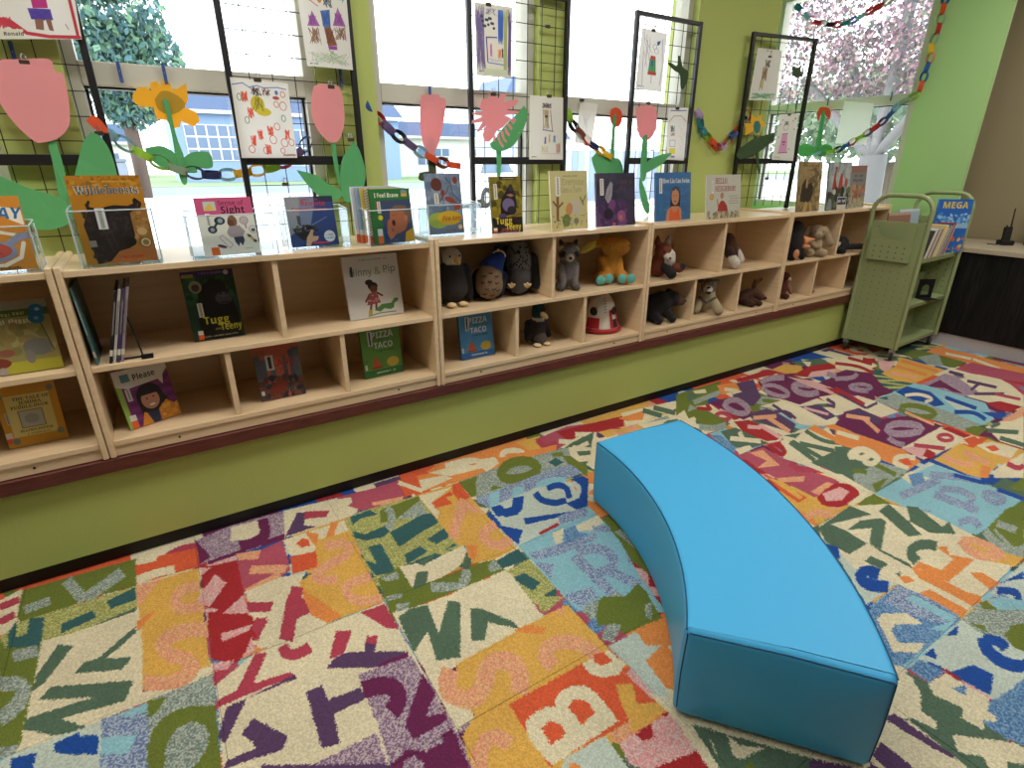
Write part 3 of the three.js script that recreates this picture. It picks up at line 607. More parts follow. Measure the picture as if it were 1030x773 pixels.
['g', [1826,1718,1837,1763,1833,1841,1821,1900,1820,1961,1833,2006,1773,2023,1586,1904,1670,1763]],
['c', [1811,1718,1820,1733,1782,1774,1725,1798,1727,1832,1702,1844,1686,1798,1637,1767]],
['c', [1831,1769,1916,1780,1916,1827,1920,1879,1873,1892,1876,1910,1849,1914,1836,1897,1801,1907,1791,1865,1828,1851,1806,1794]],
['d', [1868,1810,1916,1827,1880,1840]],
['c', [1719,1871,1727,1876,1824,1960,1838,1995,1763,2017,1684,1967,1717,1936,1681,1898]],
['g', [1682,1903,1721,1935,1686,1961,1672,1932]],
['g', [1753,1973,1792,2008,1763,2017,1714,1986]],
['c', [1617,1746,1671,1793,1660,1896,1655,1948,1419,1798]],
['u', [1661,1762,1660,1798,1663,1895,1652,1897,1640,1862,1621,1756]],
['u', [1549,1785,1547,1879,1488,1842,1495,1788]],
['u', [1477,1797,1473,1832,1429,1804]],
['c', [2993,978,3014,976,3028,977,3035,980,3037,985,3035,992,3036,992,3044,988,3036,990,3016,992,3003,991,2995,988,2993,983,2994,975,2993,976,2985,980], [2989,953,2952,972,2934,991,2931,1006,2937,1017,2953,1023,2977,1025,3008,1022,3041,1014,3078,997,3098,978,3103,961,3097,950,3080,943,3055,942,3022,945]],
['c', [2976,1032,2997,1030,3010,1030,3017,1033,3019,1039,3016,1047,3016,1047,3023,1044,3016,1045,2996,1046,2983,1045,2975,1042,2973,1037,2975,1030,2973,1030,2967,1033], [2970,1008,2935,1025,2917,1043,2913,1058,2918,1069,2933,1075,2955,1078,2985,1076,3018,1070,3056,1053,3076,1034,3083,1018,3078,1005,3062,998,3037,997,3003,1000]],
];
const PAL = { c: [[222, 211, 176]], g: [[78, 108, 86]], o: [[104, 120, 34]], t: [[42, 94, 98]], s: [[174, 184, 174], [116, 136, 128]], y: [[222, 168, 68]],
  p: [[226, 142, 116], [230, 176, 118]], n: [[232, 136, 60]], r: [[226, 86, 44]], k: [[176, 28, 38]], b: [[184, 56, 80]], m: [[182, 74, 98]], u: [[88, 56, 102]],
  l: [[108, 22, 80]], v: [[186, 168, 178], [130, 98, 132]], a: [[132, 190, 206]], w: [[100, 120, 170], [166, 184, 204]], e: [[6, 72, 166]], d: [[66, 118, 176], [120, 160, 198]],
  i: [[188, 203, 192]], h: [[188, 188, 116], [144, 150, 72]], q: [[226, 146, 148], [216, 186, 182]] };
const KEYS = Object.keys(PAL);
for (const k of KEYS) PAL[k] = PAL[k].map((c) => { const l = 0.3 * c[0] + 0.55 * c[1] + 0.15 * c[2]; return c.map((v) => v * 0.88 + l * 0.12); });
const COMBOS = ['cg', 'os', 'yp', 'cb', 'rc', 'lv', 'ei', 'aw', 'kq', 'th', 'cu', 'nc', 'md', 'go'];
function carpetTexture(x0, z0, w, d, px) {
  const W = Math.round(w / px), H = Math.round(d / px), cls = new Uint8Array(W * H);
  // patches and letters everywhere, for the tiles that nothing below redraws
  const cv = document.createElement('canvas'); cv.width = cv.height = 64; const g = cv.getContext('2d');
  const step = 0.26, n = Math.round(step / px);
  for (let j = -1; j * n < H; j++) for (let i = -1; i * n < W; i++) {
    const q = COMBOS[Math.floor(hash(i + 31, j + 77) * COMBOS.length)], a = KEYS.indexOf(q[0]), b = KEYS.indexOf(q[1]);
    g.clearRect(0, 0, 64, 64); g.save(); g.translate(32, 32); g.rotate(Math.floor(hash(i, j + 5) * 8) * Math.PI / 4); g.font = 'bold 58px sans-serif'; g.textAlign = 'center'; g.textBaseline = 'middle';
    g.fillStyle = '#fff'; g.fillText('ABCEFGHJKLMNPRSTUVWYZ2569'[Math.floor(hash(i + 3, j) * 25)], 0, 2); g.restore();
    const im = g.getImageData(0, 0, 64, 64).data, ox = Math.round(hash(i, j) * n * 0.3), oy = Math.round(hash(j, i) * n * 0.3);
    for (let v = 0; v < n * 1.3; v++) for (let u = 0; u < n * 1.3; u++) {
      const X = i * n + u + ox, Y = j * n + v + oy; if (X < 0 || Y < 0 || X >= W || Y >= H) continue;
      cls[Y * W + X] = im[((Math.floor(v / (n * 1.3) * 64) * 64) + Math.floor(u / (n * 1.3) * 64)) * 4 + 3] > 128 ? b : a;
    }
  }
  for (const [k, ...rings] of CARPET) {           // even-odd scanline fill
    const key = KEYS.indexOf(k), es = [];
    for (const r of rings) for (let i = 0; i < r.length; i += 2) {
      const j = (i + 2) % r.length; es.push([(r[i] / 1000 - x0) / px, (r[i + 1] / 1000 - z0) / px, (r[j] / 1000 - x0) / px, (r[j + 1] / 1000 - z0) / px]);
    }
    const lo = Math.max(0, Math.floor(Math.min(...es.map((e) => e[1])))), hi = Math.min(H - 1, Math.ceil(Math.max(...es.map((e) => e[1]))));
    for (let y = lo; y <= hi; y++) {
      const xs = []; const yy = y + 0.5;
      for (const [ax, ay, bx, by] of es) if ((ay <= yy) !== (by <= yy)) xs.push(ax + (yy - ay) / (by - ay) * (bx - ax));
      xs.sort((p, q) => p - q);
      for (let s = 0; s + 1 < xs.length; s += 2) for (let x = Math.max(0, Math.round(xs[s])); x < Math.min(W, Math.round(xs[s + 1])); x++) cls[y * W + x] = key;
    }
  }
  const out = new Uint8Array(W * H * 4), jit = 0.003 / px, cell = Math.max(1, Math.round(0.003 / px));
  for (let y = 0; y < H; y++) for (let x = 0; x < W; x++) {
    const cx = Math.floor(x / cell), cy = Math.floor(y / cell);
    const sx = Math.max(0, Math.min(W - 1, Math.round(x + (hash(cx, cy) - 0.5) * 2 * jit))), sy = Math.max(0, Math.min(H - 1, Math.round(y + (hash(cx + 91, cy) - 0.5) * 2 * jit)));
    const q = PAL[KEYS[cls[sy * W + sx]]], f = q.length > 1 ? (hash(cx + 7, cy + 3) > 0.5 ? 1 : 0) : 0, c = q[f];
    const m = 0.9 + 0.16 * hash(cx + 5, cy + 9) + 0.06 * (vnoise(x * px * 9, y * px * 9) - 0.5), o = ((H - 1 - y) * W + x) * 4;
    out[o] = clamp(c[0] * m); out[o + 1] = clamp(c[1] * m); out[o + 2] = clamp(c[2] * m); out[o + 3] = 255;
  }
  const t = new THREE.DataTexture(out, W, H); t.colorSpace = THREE.SRGBColorSpace; t.magFilter = THREE.LinearFilter; t.minFilter = THREE.LinearMipmapLinearFilter; t.generateMipmaps = true;
  t.wrapS = t.wrapT = THREE.MirroredRepeatWrapping; t.repeat.set(1 / w, 1 / d); t.offset.set(-x0 / w, (z0 + d) / d - 0); t.needsUpdate = true; return t;   // uv = (x, -z) in metres
}
const pile = bumpTex(4);
const carpetMat = (x0, w, px) => new THREE.MeshPhysicalMaterial({ map: carpetTexture(x0, -0.12, w, 2.3, px), roughness: 0.95, sheen: 0.25, sheenRoughness: 0.5, sheenColor: new THREE.Color(0.8, 0.85, 0.9), bumpMap: pile, bumpScale: 0.002 });
const carpetNear = carpetMat(-0.838, 3.52, 0.0018), carpetFar = carpetMat(2.6825, 3.35, 0.0026);
const floor = struct('floor', 'carpet of square tiles dyed with big overlapping letters in many colours');
part('slab', span(-2.6, 6.1, -0.15, -0.012, -2.2, 8), M([120, 118, 112], 0.9), floor);
const TX = (k) => 0.17 + 0.5025 * k, TZ = (k) => 0.147 + 0.521 * k;
for (let i = -6; i < 12; i++) for (let j = -1; j < 16; j++) {
  const x0 = Math.max(TX(i), -2.6), x1 = Math.min(TX(i + 1), 6.1), z0 = Math.max(TZ(j), -0.06), z1 = Math.min(TZ(j + 1), 8);
  if (x1 - x0 < 0.05 || z1 - z0 < 0.02) continue;
  const g = box(x1 - x0 - 0.0012, 0.011, z1 - z0 - 0.0012); g.translate((x0 + x1) / 2, -0.0055 - 0.0006 * hash(i, j), (z0 + z1) / 2);
  const p = g.attributes.position, uv = new Float32Array(p.count * 2);
  for (let k = 0; k < p.count; k++) { uv[2 * k] = p.getX(k); uv[2 * k + 1] = -p.getZ(k); }
  g.setAttribute('uv', new THREE.BufferAttribute(uv, 2));
  part('carpet_tile', g, i < 5 ? carpetNear : carpetFar, floor);
}

// ---------- walls, ledge, windows
const wallWindow = struct('wall_window', 'green window wall with low parapet and narrow painted piers between the windows');
part('parapet', span(-2.6, 3.87, 0, 0.93, -0.66, -0.45), greenPaint, wallWindow);
part('header', span(-2.6, 3.87, 2.6, 2.85, -0.66, -0.45), greenPaint, wallWindow);
const PIERS = [[-2.6, -2.13], [-1.2, -0.98], [-0.09, 0.13], [0.95, 1.19], [2.03, 2.2], [3.13, 3.87]];
for (const [a, b] of PIERS) part('pier', span(a, b, 0.93, 2.6, -0.66, -0.45), greenPaint, wallWindow);
const bench = struct('wall_ledge', 'olive green boxed-out base wall under the bookshelves');
part('plinth_panel', span(-2.6, 5.5, 0.062, 0.364, -0.45, -0.028), greenPaint, bench);
part('toe_base', span(-2.6, 5.5, -0.01, 0.0615, -0.45, -0.052), rubberBlack, bench);
const trim = struct('trim_1', 'dark red-brown wooden ledge board under the bookshelves');
part('ledge_board', span(-2.6, 5.5, 0.365, 0.414, -0.45, 0.004, 0.004), redWood, trim);
const prism = (pts, y0, y1) => metreUV(new THREE.ExtrudeGeometry(new THREE.Shape(pts.map(([x, z]) => new THREE.Vector2(x, -z))), { depth: y1 - y0, bevelEnabled: false }).rotateX(-Math.PI / 2).translate(0, y0, 0));
part('bay_sill', prism([[3.87, -0.451], [5.5, -0.451], [5.5, -1.62], [3.871, -0.66]], 0, 0.9), greenPaintDaylit, wallWindow);
part('splayed_wall', prism([[3.87, -0.64], [5.5, -1.64], [5.62, -1.78], [3.87, -0.76]], 0, 2.85), greenPaintDaylit, wallWindow);
const wallEnd = struct('wall_end', 'green end wall with daylight put into its paint, beside the tall window');
part('sill_wall', span(5.5, 5.62, 0, 0.95, -1.64, -0.2), greenPaintDaylit, wallEnd);
part('head_wall', span(5.5, 5.62, 2.72, 2.85, -1.64, -0.2), greenPaintDaylit, wallEnd);
part('jamb_wall', span(5.5, 5.62, 0.95, 2.72, -1.64, -1.6), greenPaintDaylit, wallEnd);
part('jamb_wall', span(5.5, 5.62, 0.95, 2.72, -0.3, -0.2), greenPaintDaylit, wallEnd);
part('wall_tip', span(5.5, 5.54, 0, 2.85, -0.2, 0.17), greenPaintDaylit, wallEnd);
const wallRight = struct('wall_right', 'plain brown painted wall behind the counter');
part('return_wall', span(5.62, 6.12, 0, 2.85, -0.32, -0.2), brownPaint, wallRight);
part('wall_panel', span(6.0, 6.12, 0, 2.85, -0.2, 8), brownPaint, wallRight);
const rear = struct('wall_rear', 'brown wall behind the viewer'); part('wall_panel', span(-2.6, 6.12, 0, 2.85, 8, 8.12), brownPaint, rear);
const left = struct('wall_left', 'brown wall closing the reading room'); part('wall_panel', span(-2.72, -2.6, 0, 2.85, -0.66, 8.12), brownPaint, left);
const ceil = struct('ceiling', 'flat white ceiling of the reading room'); part('ceiling_slab', span(-2.72, 6.12, 2.85, 2.97, -2.22, 8.12), whitePaint, ceil);
const eave = struct('trim_2', 'added unseen roof eave that blocks sun above the windows'); part('added_soffit', span(-3, 6.6, 2.975, 3.05, -1.0, 8.4), whitePaint, eave);  // eave added out of view to keep sun out of the room

function makeWindow(n, w, y0, y1, bar, place) {
  const g = struct('window_' + n, 'tall window with pale metal frame and a broad cross bar'); place(g);
  part('frame', span(0, 0.04, y0, y1, -0.05, 0.05), frameGrey, g); part('frame', span(w - 0.04, w, y0, y1, -0.05, 0.05), frameGrey, g);
  part('frame', span(0.04, w - 0.04, y1 - 0.05, y1, -0.05, 0.05), frameGrey, g); part('window_sill', span(0.04, w - 0.04, y0, y0 + 0.04, -0.05, 0.06), frameGrey, g);
  part('cross_bar', span(0.04, w - 0.04, bar - 0.075, bar, -0.05, 0.055, 0.004), frameGrey, g);
  part('gasket', span(0.04, w - 0.04, bar - 0.082, bar - 0.0755, -0.02, 0.03), rubberBlack, g);
  part('gasket', span(0.041, 0.05, y0 + 0.04, bar - 0.083, -0.012, 0.012), rubberBlack, g);
  part('gasket', span(w - 0.05, w - 0.041, y0 + 0.04, bar - 0.083, -0.012, 0.012), rubberBlack, g);
  part('pane', span(0.04, w - 0.04, y0 + 0.04, bar - 0.076, -0.004, -0.001), glass, g);
  part('pane', span(0.04, w - 0.04, bar, y1 - 0.05, -0.004, -0.001), glass, g);
}
let wn = 1;
for (let i = 0; i + 1 < PIERS.length; i++) makeWindow(wn++, PIERS[i + 1][0] - PIERS[i][1], 0.93, 2.6, 1.658, (g) => g.position.set(PIERS[i][1], 0, -0.545));
makeWindow(wn++, 1.3, 0.95, 2.72, 1.842, (g) => { g.position.set(5.55, 0, -0.3); g.rotation.y = Math.PI / 2; g.position.z = -0.3; });

// ---------- ceiling lights
const lampFace = new THREE.MeshStandardMaterial({ color: 0x222222, emissive: LAMP_COLOR, emissiveIntensity: 2.2 });
for (const [x, z, what] of [[-1.0, 0.6, 'over the shelf of the duck tale'], [0.5, 0.8, 'over the wildlife book'], [1.9, 1.0, 'over the stuffed eagle'], [4.7, 1.0, 'over the book cart'], [3.2, 2.2, 'over the blue bench'], [4.7, 2.8, 'in front of the dark counter']]) {
  const t = thing('ceiling_light', 'long flat white ceiling light panel ' + what, 'lamp', [x, 2.85, z], 0, 'ceiling light panels');
  part('frame', span(-0.62, 0.62, -0.03, 0, -0.17, 0.17, 0.004), whitePaint, t);
  part('diffuser', span(-0.6, 0.6, -0.034, -0.0305, -0.15, 0.15), lampFace, t);
  const l = new THREE.RectAreaLight(LAMP_COLOR, LAMP, 1.2, 0.3); l.position.set(0, -0.04, 0); l.rotation.x = -Math.PI / 2; t.add(l);
}
// ---------- bookshelf units on the ledge
const SW = 1.219, Y0 = 0.416, Y1 = 1.039, YM = 0.735, YL = 0.474, SD = 0.385;
const shelfWords = ['holding an animal book and a duck tale', 'with the thin leaning books and a white picture book', 'with the stuffed eagle and raccoon', 'with the stuffed fox and husky', 'behind the green book cart'];
for (let k = 0; k < 5; k++) {
  const g = thing('bookshelf_unit', 'maple plywood low bookshelf ' + shelfWords[k], 'bookshelf', [(k - 1) * SW, Y0, 0], 0, 'maple bookshelf units on the ledge');
  const h = Y1 - Y0, ym = YM - Y0, yl = YL - Y0, t = 0.019;
  for (const x of [0.001, SW - t - 0.001]) part('side_panel', span(x, x + t, 0.0, h + 0.014, -SD, 0.006, 0.006), maple, g);
  part('top', span(t + 0.001, SW - t - 0.001, h - 0.02, h, -SD, 0, 0.002), maple, g);
  part('middle_shelf', span(t + 0.001, SW - t - 0.001, ym - 0.019, ym, -SD + 0.01, -0.002, 0.002), maple, g);
  part('bottom_shelf', span(t + 0.001, SW - t - 0.001, yl - 0.019, yl, -SD + 0.01, -0.002, 0.002), maple, g);
  part('toe_board', span(t + 0.001, SW - t - 0.001, 0.001, yl - 0.0195, -0.03, -0.008, 0.001), maple, g);
  part('back_panel', span(t + 0.001, SW - t - 0.001, 0.002, h - 0.0205, -SD, -SD + 0.0095), maple, g);
  part('divider', span(SW / 2 - 0.0095, SW / 2 + 0.0095, ym + 0.0005, h - 0.0205, -SD + 0.011, -0.008, 0.002), maple, g);
  for (const f of [1 / 3, 2 / 3]) part('divider', span(SW * f - 0.0095, SW * f + 0.0095, yl + 0.0005, ym - 0.0195, -SD + 0.011, -0.008, 0.002), maple, g);
  for (const f of [0.17, 0.84]) { const b = part('bolt', cyl(0.004, 0.004, 0.003, 10), blackMetal, g, [SW * f, 0.022, -0.0075], [Math.PI / 2, 0, 0]); }
}

// ---------- curved vinyl bench: an arc of a ring, centre (0.397, 0.503)
{
  const cx = 0.397, cz = 0.503, r0 = 1.222, r1 = 1.676, a0 = 4 * Math.PI / 180, a1 = 51.2 * Math.PI / 180, H = 0.29, rd = 0.018;
  const b = thing('curved_bench', 'bright blue vinyl bench curved in an arc on the letter carpet', 'bench', [cx, 0, cz]);
  const vinyl = M([74, 178, 236], 0.4, { bumpMap: bumpTex(10), bumpScale: 0.0003, specularIntensity: 0.6 });
  const seam = M([14, 78, 118], 0.6);
  // swept rounded-rectangle section, parameter s along the arc, caps domed a little
  const sect = []; const add = (u, v, a, b2) => { for (let i = 0; i <= 5; i++) { const q = a + (b2 - a) * i / 5; sect.push([u + Math.cos(q) * rd, v + Math.sin(q) * rd]); } };
  add(r1 - rd, 0.006 + rd, -Math.PI / 2, 0); 
  sect.push([r1 + 0.003, H * 0.5]);
  add(r1 - rd, H - rd, 0, Math.PI / 2); sect.push([(r0 + r1) / 2, H + 0.006]); add(r0 + rd, H - rd, Math.PI / 2, Math.PI); sect.push([r0 - 0.003, H * 0.5]); add(r0 + rd, 0.006 + rd, Math.PI, 1.5 * Math.PI);
  const N = 64, S = sect.length, pos = [], idx = [], um = (r0 + r1) / 2, vm = H / 2;
  const rings = [];
  const ring = (ang, f, off) => { const r = []; for (const [u, v] of sect) { const uu = um + (u - um) * f.u, vv = vm + (v - vm) * f.v; const A = ang + off / uu; r.push(pos.length / 3); pos.push(Math.cos(A) * uu, vv, Math.sin(A) * uu); } rings.push(r); };
  const inset = (d) => ({ u: 1 - d / ((r1 - r0) / 2), v: 1 - d / (H / 2) });
  for (const [d, o] of [[0.07, -0.004], [0.018, 0], [0.0085, 0.0045], [0.003, 0.011]]) ring(a0, inset(d), o);
  for (let i = 0; i <= N; i++) ring(a0 + (a1 - a0) * (i / N) + (i === 0 ? 0.014 : i === N ? -0.014 : 0), inset(0), 0);
  for (const [d, o] of [[0.003, -0.011], [0.0085, -0.0045], [0.018, 0], [0.07, 0.004]]) ring(a1, inset(d), o);
  for (let i = 0; i + 1 < rings.length; i++) for (let j = 0; j < S; j++) { const k = (j + 1) % S, A = rings[i][j], B = rings[i][k], C = rings[i + 1][j], D = rings[i + 1][k]; idx.push(A, B, C, B, D, C); }
  for (const [r, fl] of [[rings[0], 1], [rings[rings.length - 1], 0]]) { let mx = 0, my = 0, mz = 0; for (const i of r) { mx += pos[3 * i]; my += pos[3 * i + 1]; mz += pos[3 * i + 2]; } const c = pos.length / 3; pos.push(mx / S, my / S, mz / S);
    for (let j = 0; j < S; j++) fl ? idx.push(c, r[(j + 1) % S], r[j]) : idx.push(c, r[j], r[(j + 1) % S]); }
  const g = new THREE.BufferGeometry(); g.setAttribute('position', new THREE.Float32BufferAttribute(pos, 3)); g.setIndex(idx); g.computeVertexNormals();
  const uv = new Float32Array(pos.length / 3 * 2); for (let i = 0; i < pos.length / 3; i++) { uv[2 * i] = pos[3 * i] + pos[3 * i + 1]; uv[2 * i + 1] = pos[3 * i + 2]; } g.setAttribute('uv', new THREE.BufferAttribute(uv, 2));
  part('cushion', g, vinyl, b);
  const arc = (r, y, f0, f1) => { const p = []; for (let i = 0; i <= 40; i++) { const A = f0 + (f1 - f0) * i / 40; p.push([Math.cos(A) * r, y, Math.sin(A) * r]); } return p; };
  const q = 0.0045;
  part('seam', tube(arc(r0 + q, H - q, a0 + 0.008, a1 - 0.008), 0.0022, 80), seam, b); part('seam', tube(arc(r1 - q, H - q, a0 + 0.008, a1 - 0.008), 0.0022, 80), seam, b);
  for (const [A, s] of [[a0, 1], [a1, -1]]) {
    const e = s * 0.0045, P = (r, y) => { const t = A + e / r; return [Math.cos(t) * r, y, Math.sin(t) * r]; };
    const loop = []; for (let i = 0; i <= 20; i++) loop.push(P(r0 + 0.012 + (r1 - r0 - 0.024) * i / 20, H - 0.0092 + 0.0055 * (1 - Math.abs(1 - i / 10))));
    part('seam', tube(loop, 0.0019, 40), seam, b);
    for (const [r, q2] of [[r0, 1], [r1, -1]]) part('seam', tube([P(r + q2 * 0.0085, 0.03), P(r + q2 * 0.006, H * 0.5), P(r + q2 * 0.0085, H - 0.012)], 0.0019, 12), seam, b);
  }
}

// ---------- books
const pagesMat = M([224, 216, 196], 0.9);
const ctx2 = (g) => ({
  R: (c, x, y, w, h) => { g.fillStyle = c; g.fillRect(x, y, w, h); },
  E: (c, x, y, a, b, r = 0) => { g.fillStyle = c; g.beginPath(); g.ellipse(x, y, a, b ?? a, r, 0, 7); g.fill(); },
  T: (s, x, y, z, c, f = 'bold', al = 'left', fam = 'sans-serif', mw) => { g.font = `${f} ${z}px ${fam}`; g.fillStyle = c; g.textAlign = al; mw ? g.fillText(s, x, y, mw) : g.fillText(s, x, y); },
  P: (c, ...p) => { g.fillStyle = c; g.beginPath(); for (let i = 0; i < p.length; i += 2) g.lineTo(p[i], p[i + 1]); g.closePath(); g.fill(); },
  L: (c, w, ...p) => { g.strokeStyle = c; g.lineWidth = w; g.beginPath(); for (let i = 0; i < p.length; i += 2) g.lineTo(p[i], p[i + 1]); g.stroke(); },
  O: (c, w, x, y, a, b) => { g.strokeStyle = c; g.lineWidth = w; g.beginPath(); g.ellipse(x, y, a, b, 0, 0, 7); g.stroke(); },
  S: (c, n, x0, y0, x1, y1, r0, r1) => { for (let i = 0; i < n; i++) { g.fillStyle = Array.isArray(c) ? c[i % c.length] : c; g.beginPath(); g.ellipse(rr(x0, x1), rr(y0, y1), rr(r0, r1), rr(r0, r1), rr(0, 3), 0, 7); g.fill(); } },
  U: (x, y, w, h, c) => { g.fillStyle = c; for (let u = 0; u < w;) { const q = h * (0.25 + 0.5 * hash(Math.round(u * 7), Math.round(y))); if (hash(Math.round(u * 3), Math.round(x)) > 0.18) g.fillRect(x + u, y - h * (0.7 + 0.3 * hash(Math.round(u), 3)), q * 0.7, h * 0.75); u += q; } },
  sticker: (x, y, w = 16, h = 46, c = '#d9d6cc') => { g.fillStyle = c; g.fillRect(x, y, w, h); g.fillStyle = '#3a3a3c'; for (let i = 0; i < h - 8; i += 3) g.fillRect(x + w * 0.3, y + 4 + i, w * 0.4, i % 2 ? 1 : 2); },
  g });
// cover drawn on a 200-wide page; only the front of the board shows it, its edges take the corner colour
function bookGeo(w, h, t) {
  const g = box(w, h, t), uv = g.attributes.uv;
  for (let i = 0; i < 24; i++) if (i < 16 || i > 19) uv.setXY(i, 0.01, 0.985);
  return g;
}
function book(o) {
  const { name = 'picture_book', label, x, y, z, w, h, t = 0.011, lean = 0.16, yaw = 0, draw, back = [90, 80, 70], gloss = 0.35, group, roll = 0 } = o;
  const b = thing(name, label, 'book', [x, y, z - t * Math.cos(lean)], yaw, group);
  b.rotation.order = 'YXZ'; b.rotation.x = -lean; b.rotation.z = roll;
  if (roll) b.position.y += Math.abs(Math.sin(roll)) * w / 2;
  const hh = Math.round(200 * h / w);
  const tex = canvasTex(400, hh * 2, (g) => { g.scale(2, 2); draw(ctx2(g), 200, hh); });
  const ct = Math.min(0.0022, t * 0.2);
  part('front_cover', bookGeo(w, h, ct).translate(0, h / 2, t - ct / 2), new THREE.MeshPhysicalMaterial({ map: tex, roughness: gloss }), b);
  part('pages', box(w - 0.005, h - 0.006, t - 2 * ct - 0.0002).translate(0.001, h / 2, t / 2), pagesMat, b);
  const bm = M(back, 0.4);
  part('back_cover', box(w, h, ct).translate(0, h / 2, ct / 2), bm, b);
  part('spine', box(0.0018, h - 0.0004, t - 2 * ct - 0.0001).translate(-w / 2 + 0.0009, h / 2, t / 2), bm, b);
  return b;
}
const TOP = Y1 + 0.001, MID = YM + 0.001, LOW = YL + 0.001;

book({ label: 'orange cookery book with a spoon of red soup, in a clear holder', x: -0.137, y: TOP + 0.004, z: -0.05, w: 0.2, h: 0.205, lean: 0.14, back: [196, 128, 52], draw: ({ U, R, E, T, L, g }) => {
  R('#d08a35', 0, 0, 200, 205); for (let i = 0; i < 7; i++) L('#efe3cf', 7, 150 + i * 3, 30 + i * 5, 195, 40 + i * 6); T('AY', 140, 62, 44, '#2d6ea6', 'bold italic');
  L('#e9dcc4', 8, 20, 100, 60, 84, 110, 88); L('#efe3cf', 9, 90, 104, 140, 98, 190, 112); E('#8f94ad', 92, 150, 74, 34); L('#8f94ad', 18, 150, 132, 178, 112, 200, 108); E('#c2564a', 92, 148, 62, 25); E('#d9a84e', 84, 146, 18, 9); g.fillStyle = '#7c2f2a'; for (let i = 0; i < 14; i++) E('#7c2f2a', 50 + i * 6, 138 + (i * 37) % 22, 2.4, 1.8);
  L('#efe6d4', 10, 60, 192, 130, 190, 170, 170, 184, 130); U(100, 203, 60, 10, '#5a4326'); } });
book({ label: 'brown wildlife book with a dark horned head, in a clear holder', x: 0.176, y: TOP + 0.004, z: -0.036, w: 0.187, h: 0.258, lean: 0.15, back: [150, 96, 30], draw: ({ U, R, E, T, L, P, sticker, S }, w, h) => {
  R('#a9741f', 0, 0, w, h); S(['#8a5c18', '#bb8428', '#96661c'], 60, 0, 0, 200, 60, 3, 9); U(62, 22, 110, 7, '#c89a3a');
  T('Wildebeests', 14, 58, 36, '#e9dfc2', 'bold', 'left', 'serif', 176); T('Wildebeests', 16, 57, 35, '#2b5a78', 'bold', 'left', 'serif', 172);
  R('#9c6b2a', 150, 90, 50, 150); S(['#a8743a', '#8c5c28', '#b98450'], 50, 150, 100, 200, 260, 3, 9);
  P('#241c1c', 34, 84, 44, 96, 70, 100, 110, 92, 150, 96, 166, 88, 164, 76, 178, 84, 174, 104, 150, 118, 150, 190, 132, 226, 100, 262, 30, 276, 18, 150, 38, 108); L('#1d1617', 9, 150, 104, 178, 106, 184, 88, 172, 76); L('#2b2222', 8, 44, 104, 40, 90, 46, 80);
  S(['#332828', '#2c2223', '#3d3130'], 90, 26, 110, 140, 260, 3, 8); E('#15100f', 128, 208, 22, 18); L('#4c3f3e', 2, 60, 130, 80, 240); L('#4c3f3e', 2, 80, 130, 96, 230);
  sticker(56, 100, 26, 66); R('#8d8a7d', 22, 200, 18, 20); P('#b06a34', 60, 276, 96, 238, 150, 224, 200, 220, 200, 276); U(88, 262, 70, 9, '#c7311f'); E('#6b4a22', 176, 214, 17); E('#d7c393', 176, 214, 14); E('#8e6b3a', 176, 214, 9); E('#c9a36c', 172, 178, 14, 12); } });
book({ label: 'pink and white picture book on the sense of seeing, in a clear holder', x: 0.489, y: TOP + 0.004, z: -0.03, w: 0.172, h: 0.186, lean: 0.16, back: [190, 70, 110], draw: ({ U, R, E, T, L, O, P, sticker }, w, h) => {
  R('#e8e3d4', 0, 0, w, h); R('#c2557f', 0, 0, w, 66); R('#b9c4bc', 28, 14, 42, 34); P('#d9b64c', 30, 46, 34, 34, 52, 22, 66, 46); T('Sense of', 78, 30, 24, '#2a2226', 'normal'); T('Sight', 84, 60, 36, '#2a2226');
  E('#2c3638', 74, 86, 19, 15); E('#9aa7b0', 76, 86, 9); E('#2c3638', 44, 118, 16, 14); E('#8f9ba5', 44, 118, 8); L('#35403f', 8, 62, 96, 52, 110); sticker(28, 58, 16, 46);
  E('#8c5f46', 118, 90, 17, 22); E('#6d4636', 112, 96, 12, 14); P('#a8989a', 92, 130, 104, 108, 140, 106, 158, 130, 150, 142, 144, 150, 104, 150, 96, 142); P('#3a3f55', 112, 150, 148, 148, 150, 164, 140, 184, 132, 170, 126, 186, 116, 170);
  O('#b48c93', 4, 160, 88, 14, 14); E('#c9b7b7', 160, 88, 11); L('#b48c93', 6, 162, 104, 164, 116); O('#b58ea0', 3, 188, 124, 14, 14); E('#46624f', 188, 126, 8, 7); P('#c7a56c', 158, 140, 168, 138, 196, 170, 188, 178); E('#35452c', 170, 148, 7, 5); E('#35452c', 188, 168, 7, 5);
  L('#b9a0a8', 3, 62, 148, 74, 140, 106, 178, 92, 190, 62, 148); E('#5d2f44', 66, 182, 17, 6, 0.3); R('#e2662c', 26, 184, 28, 30); U(148, 196, 26, 3, '#444'); } });
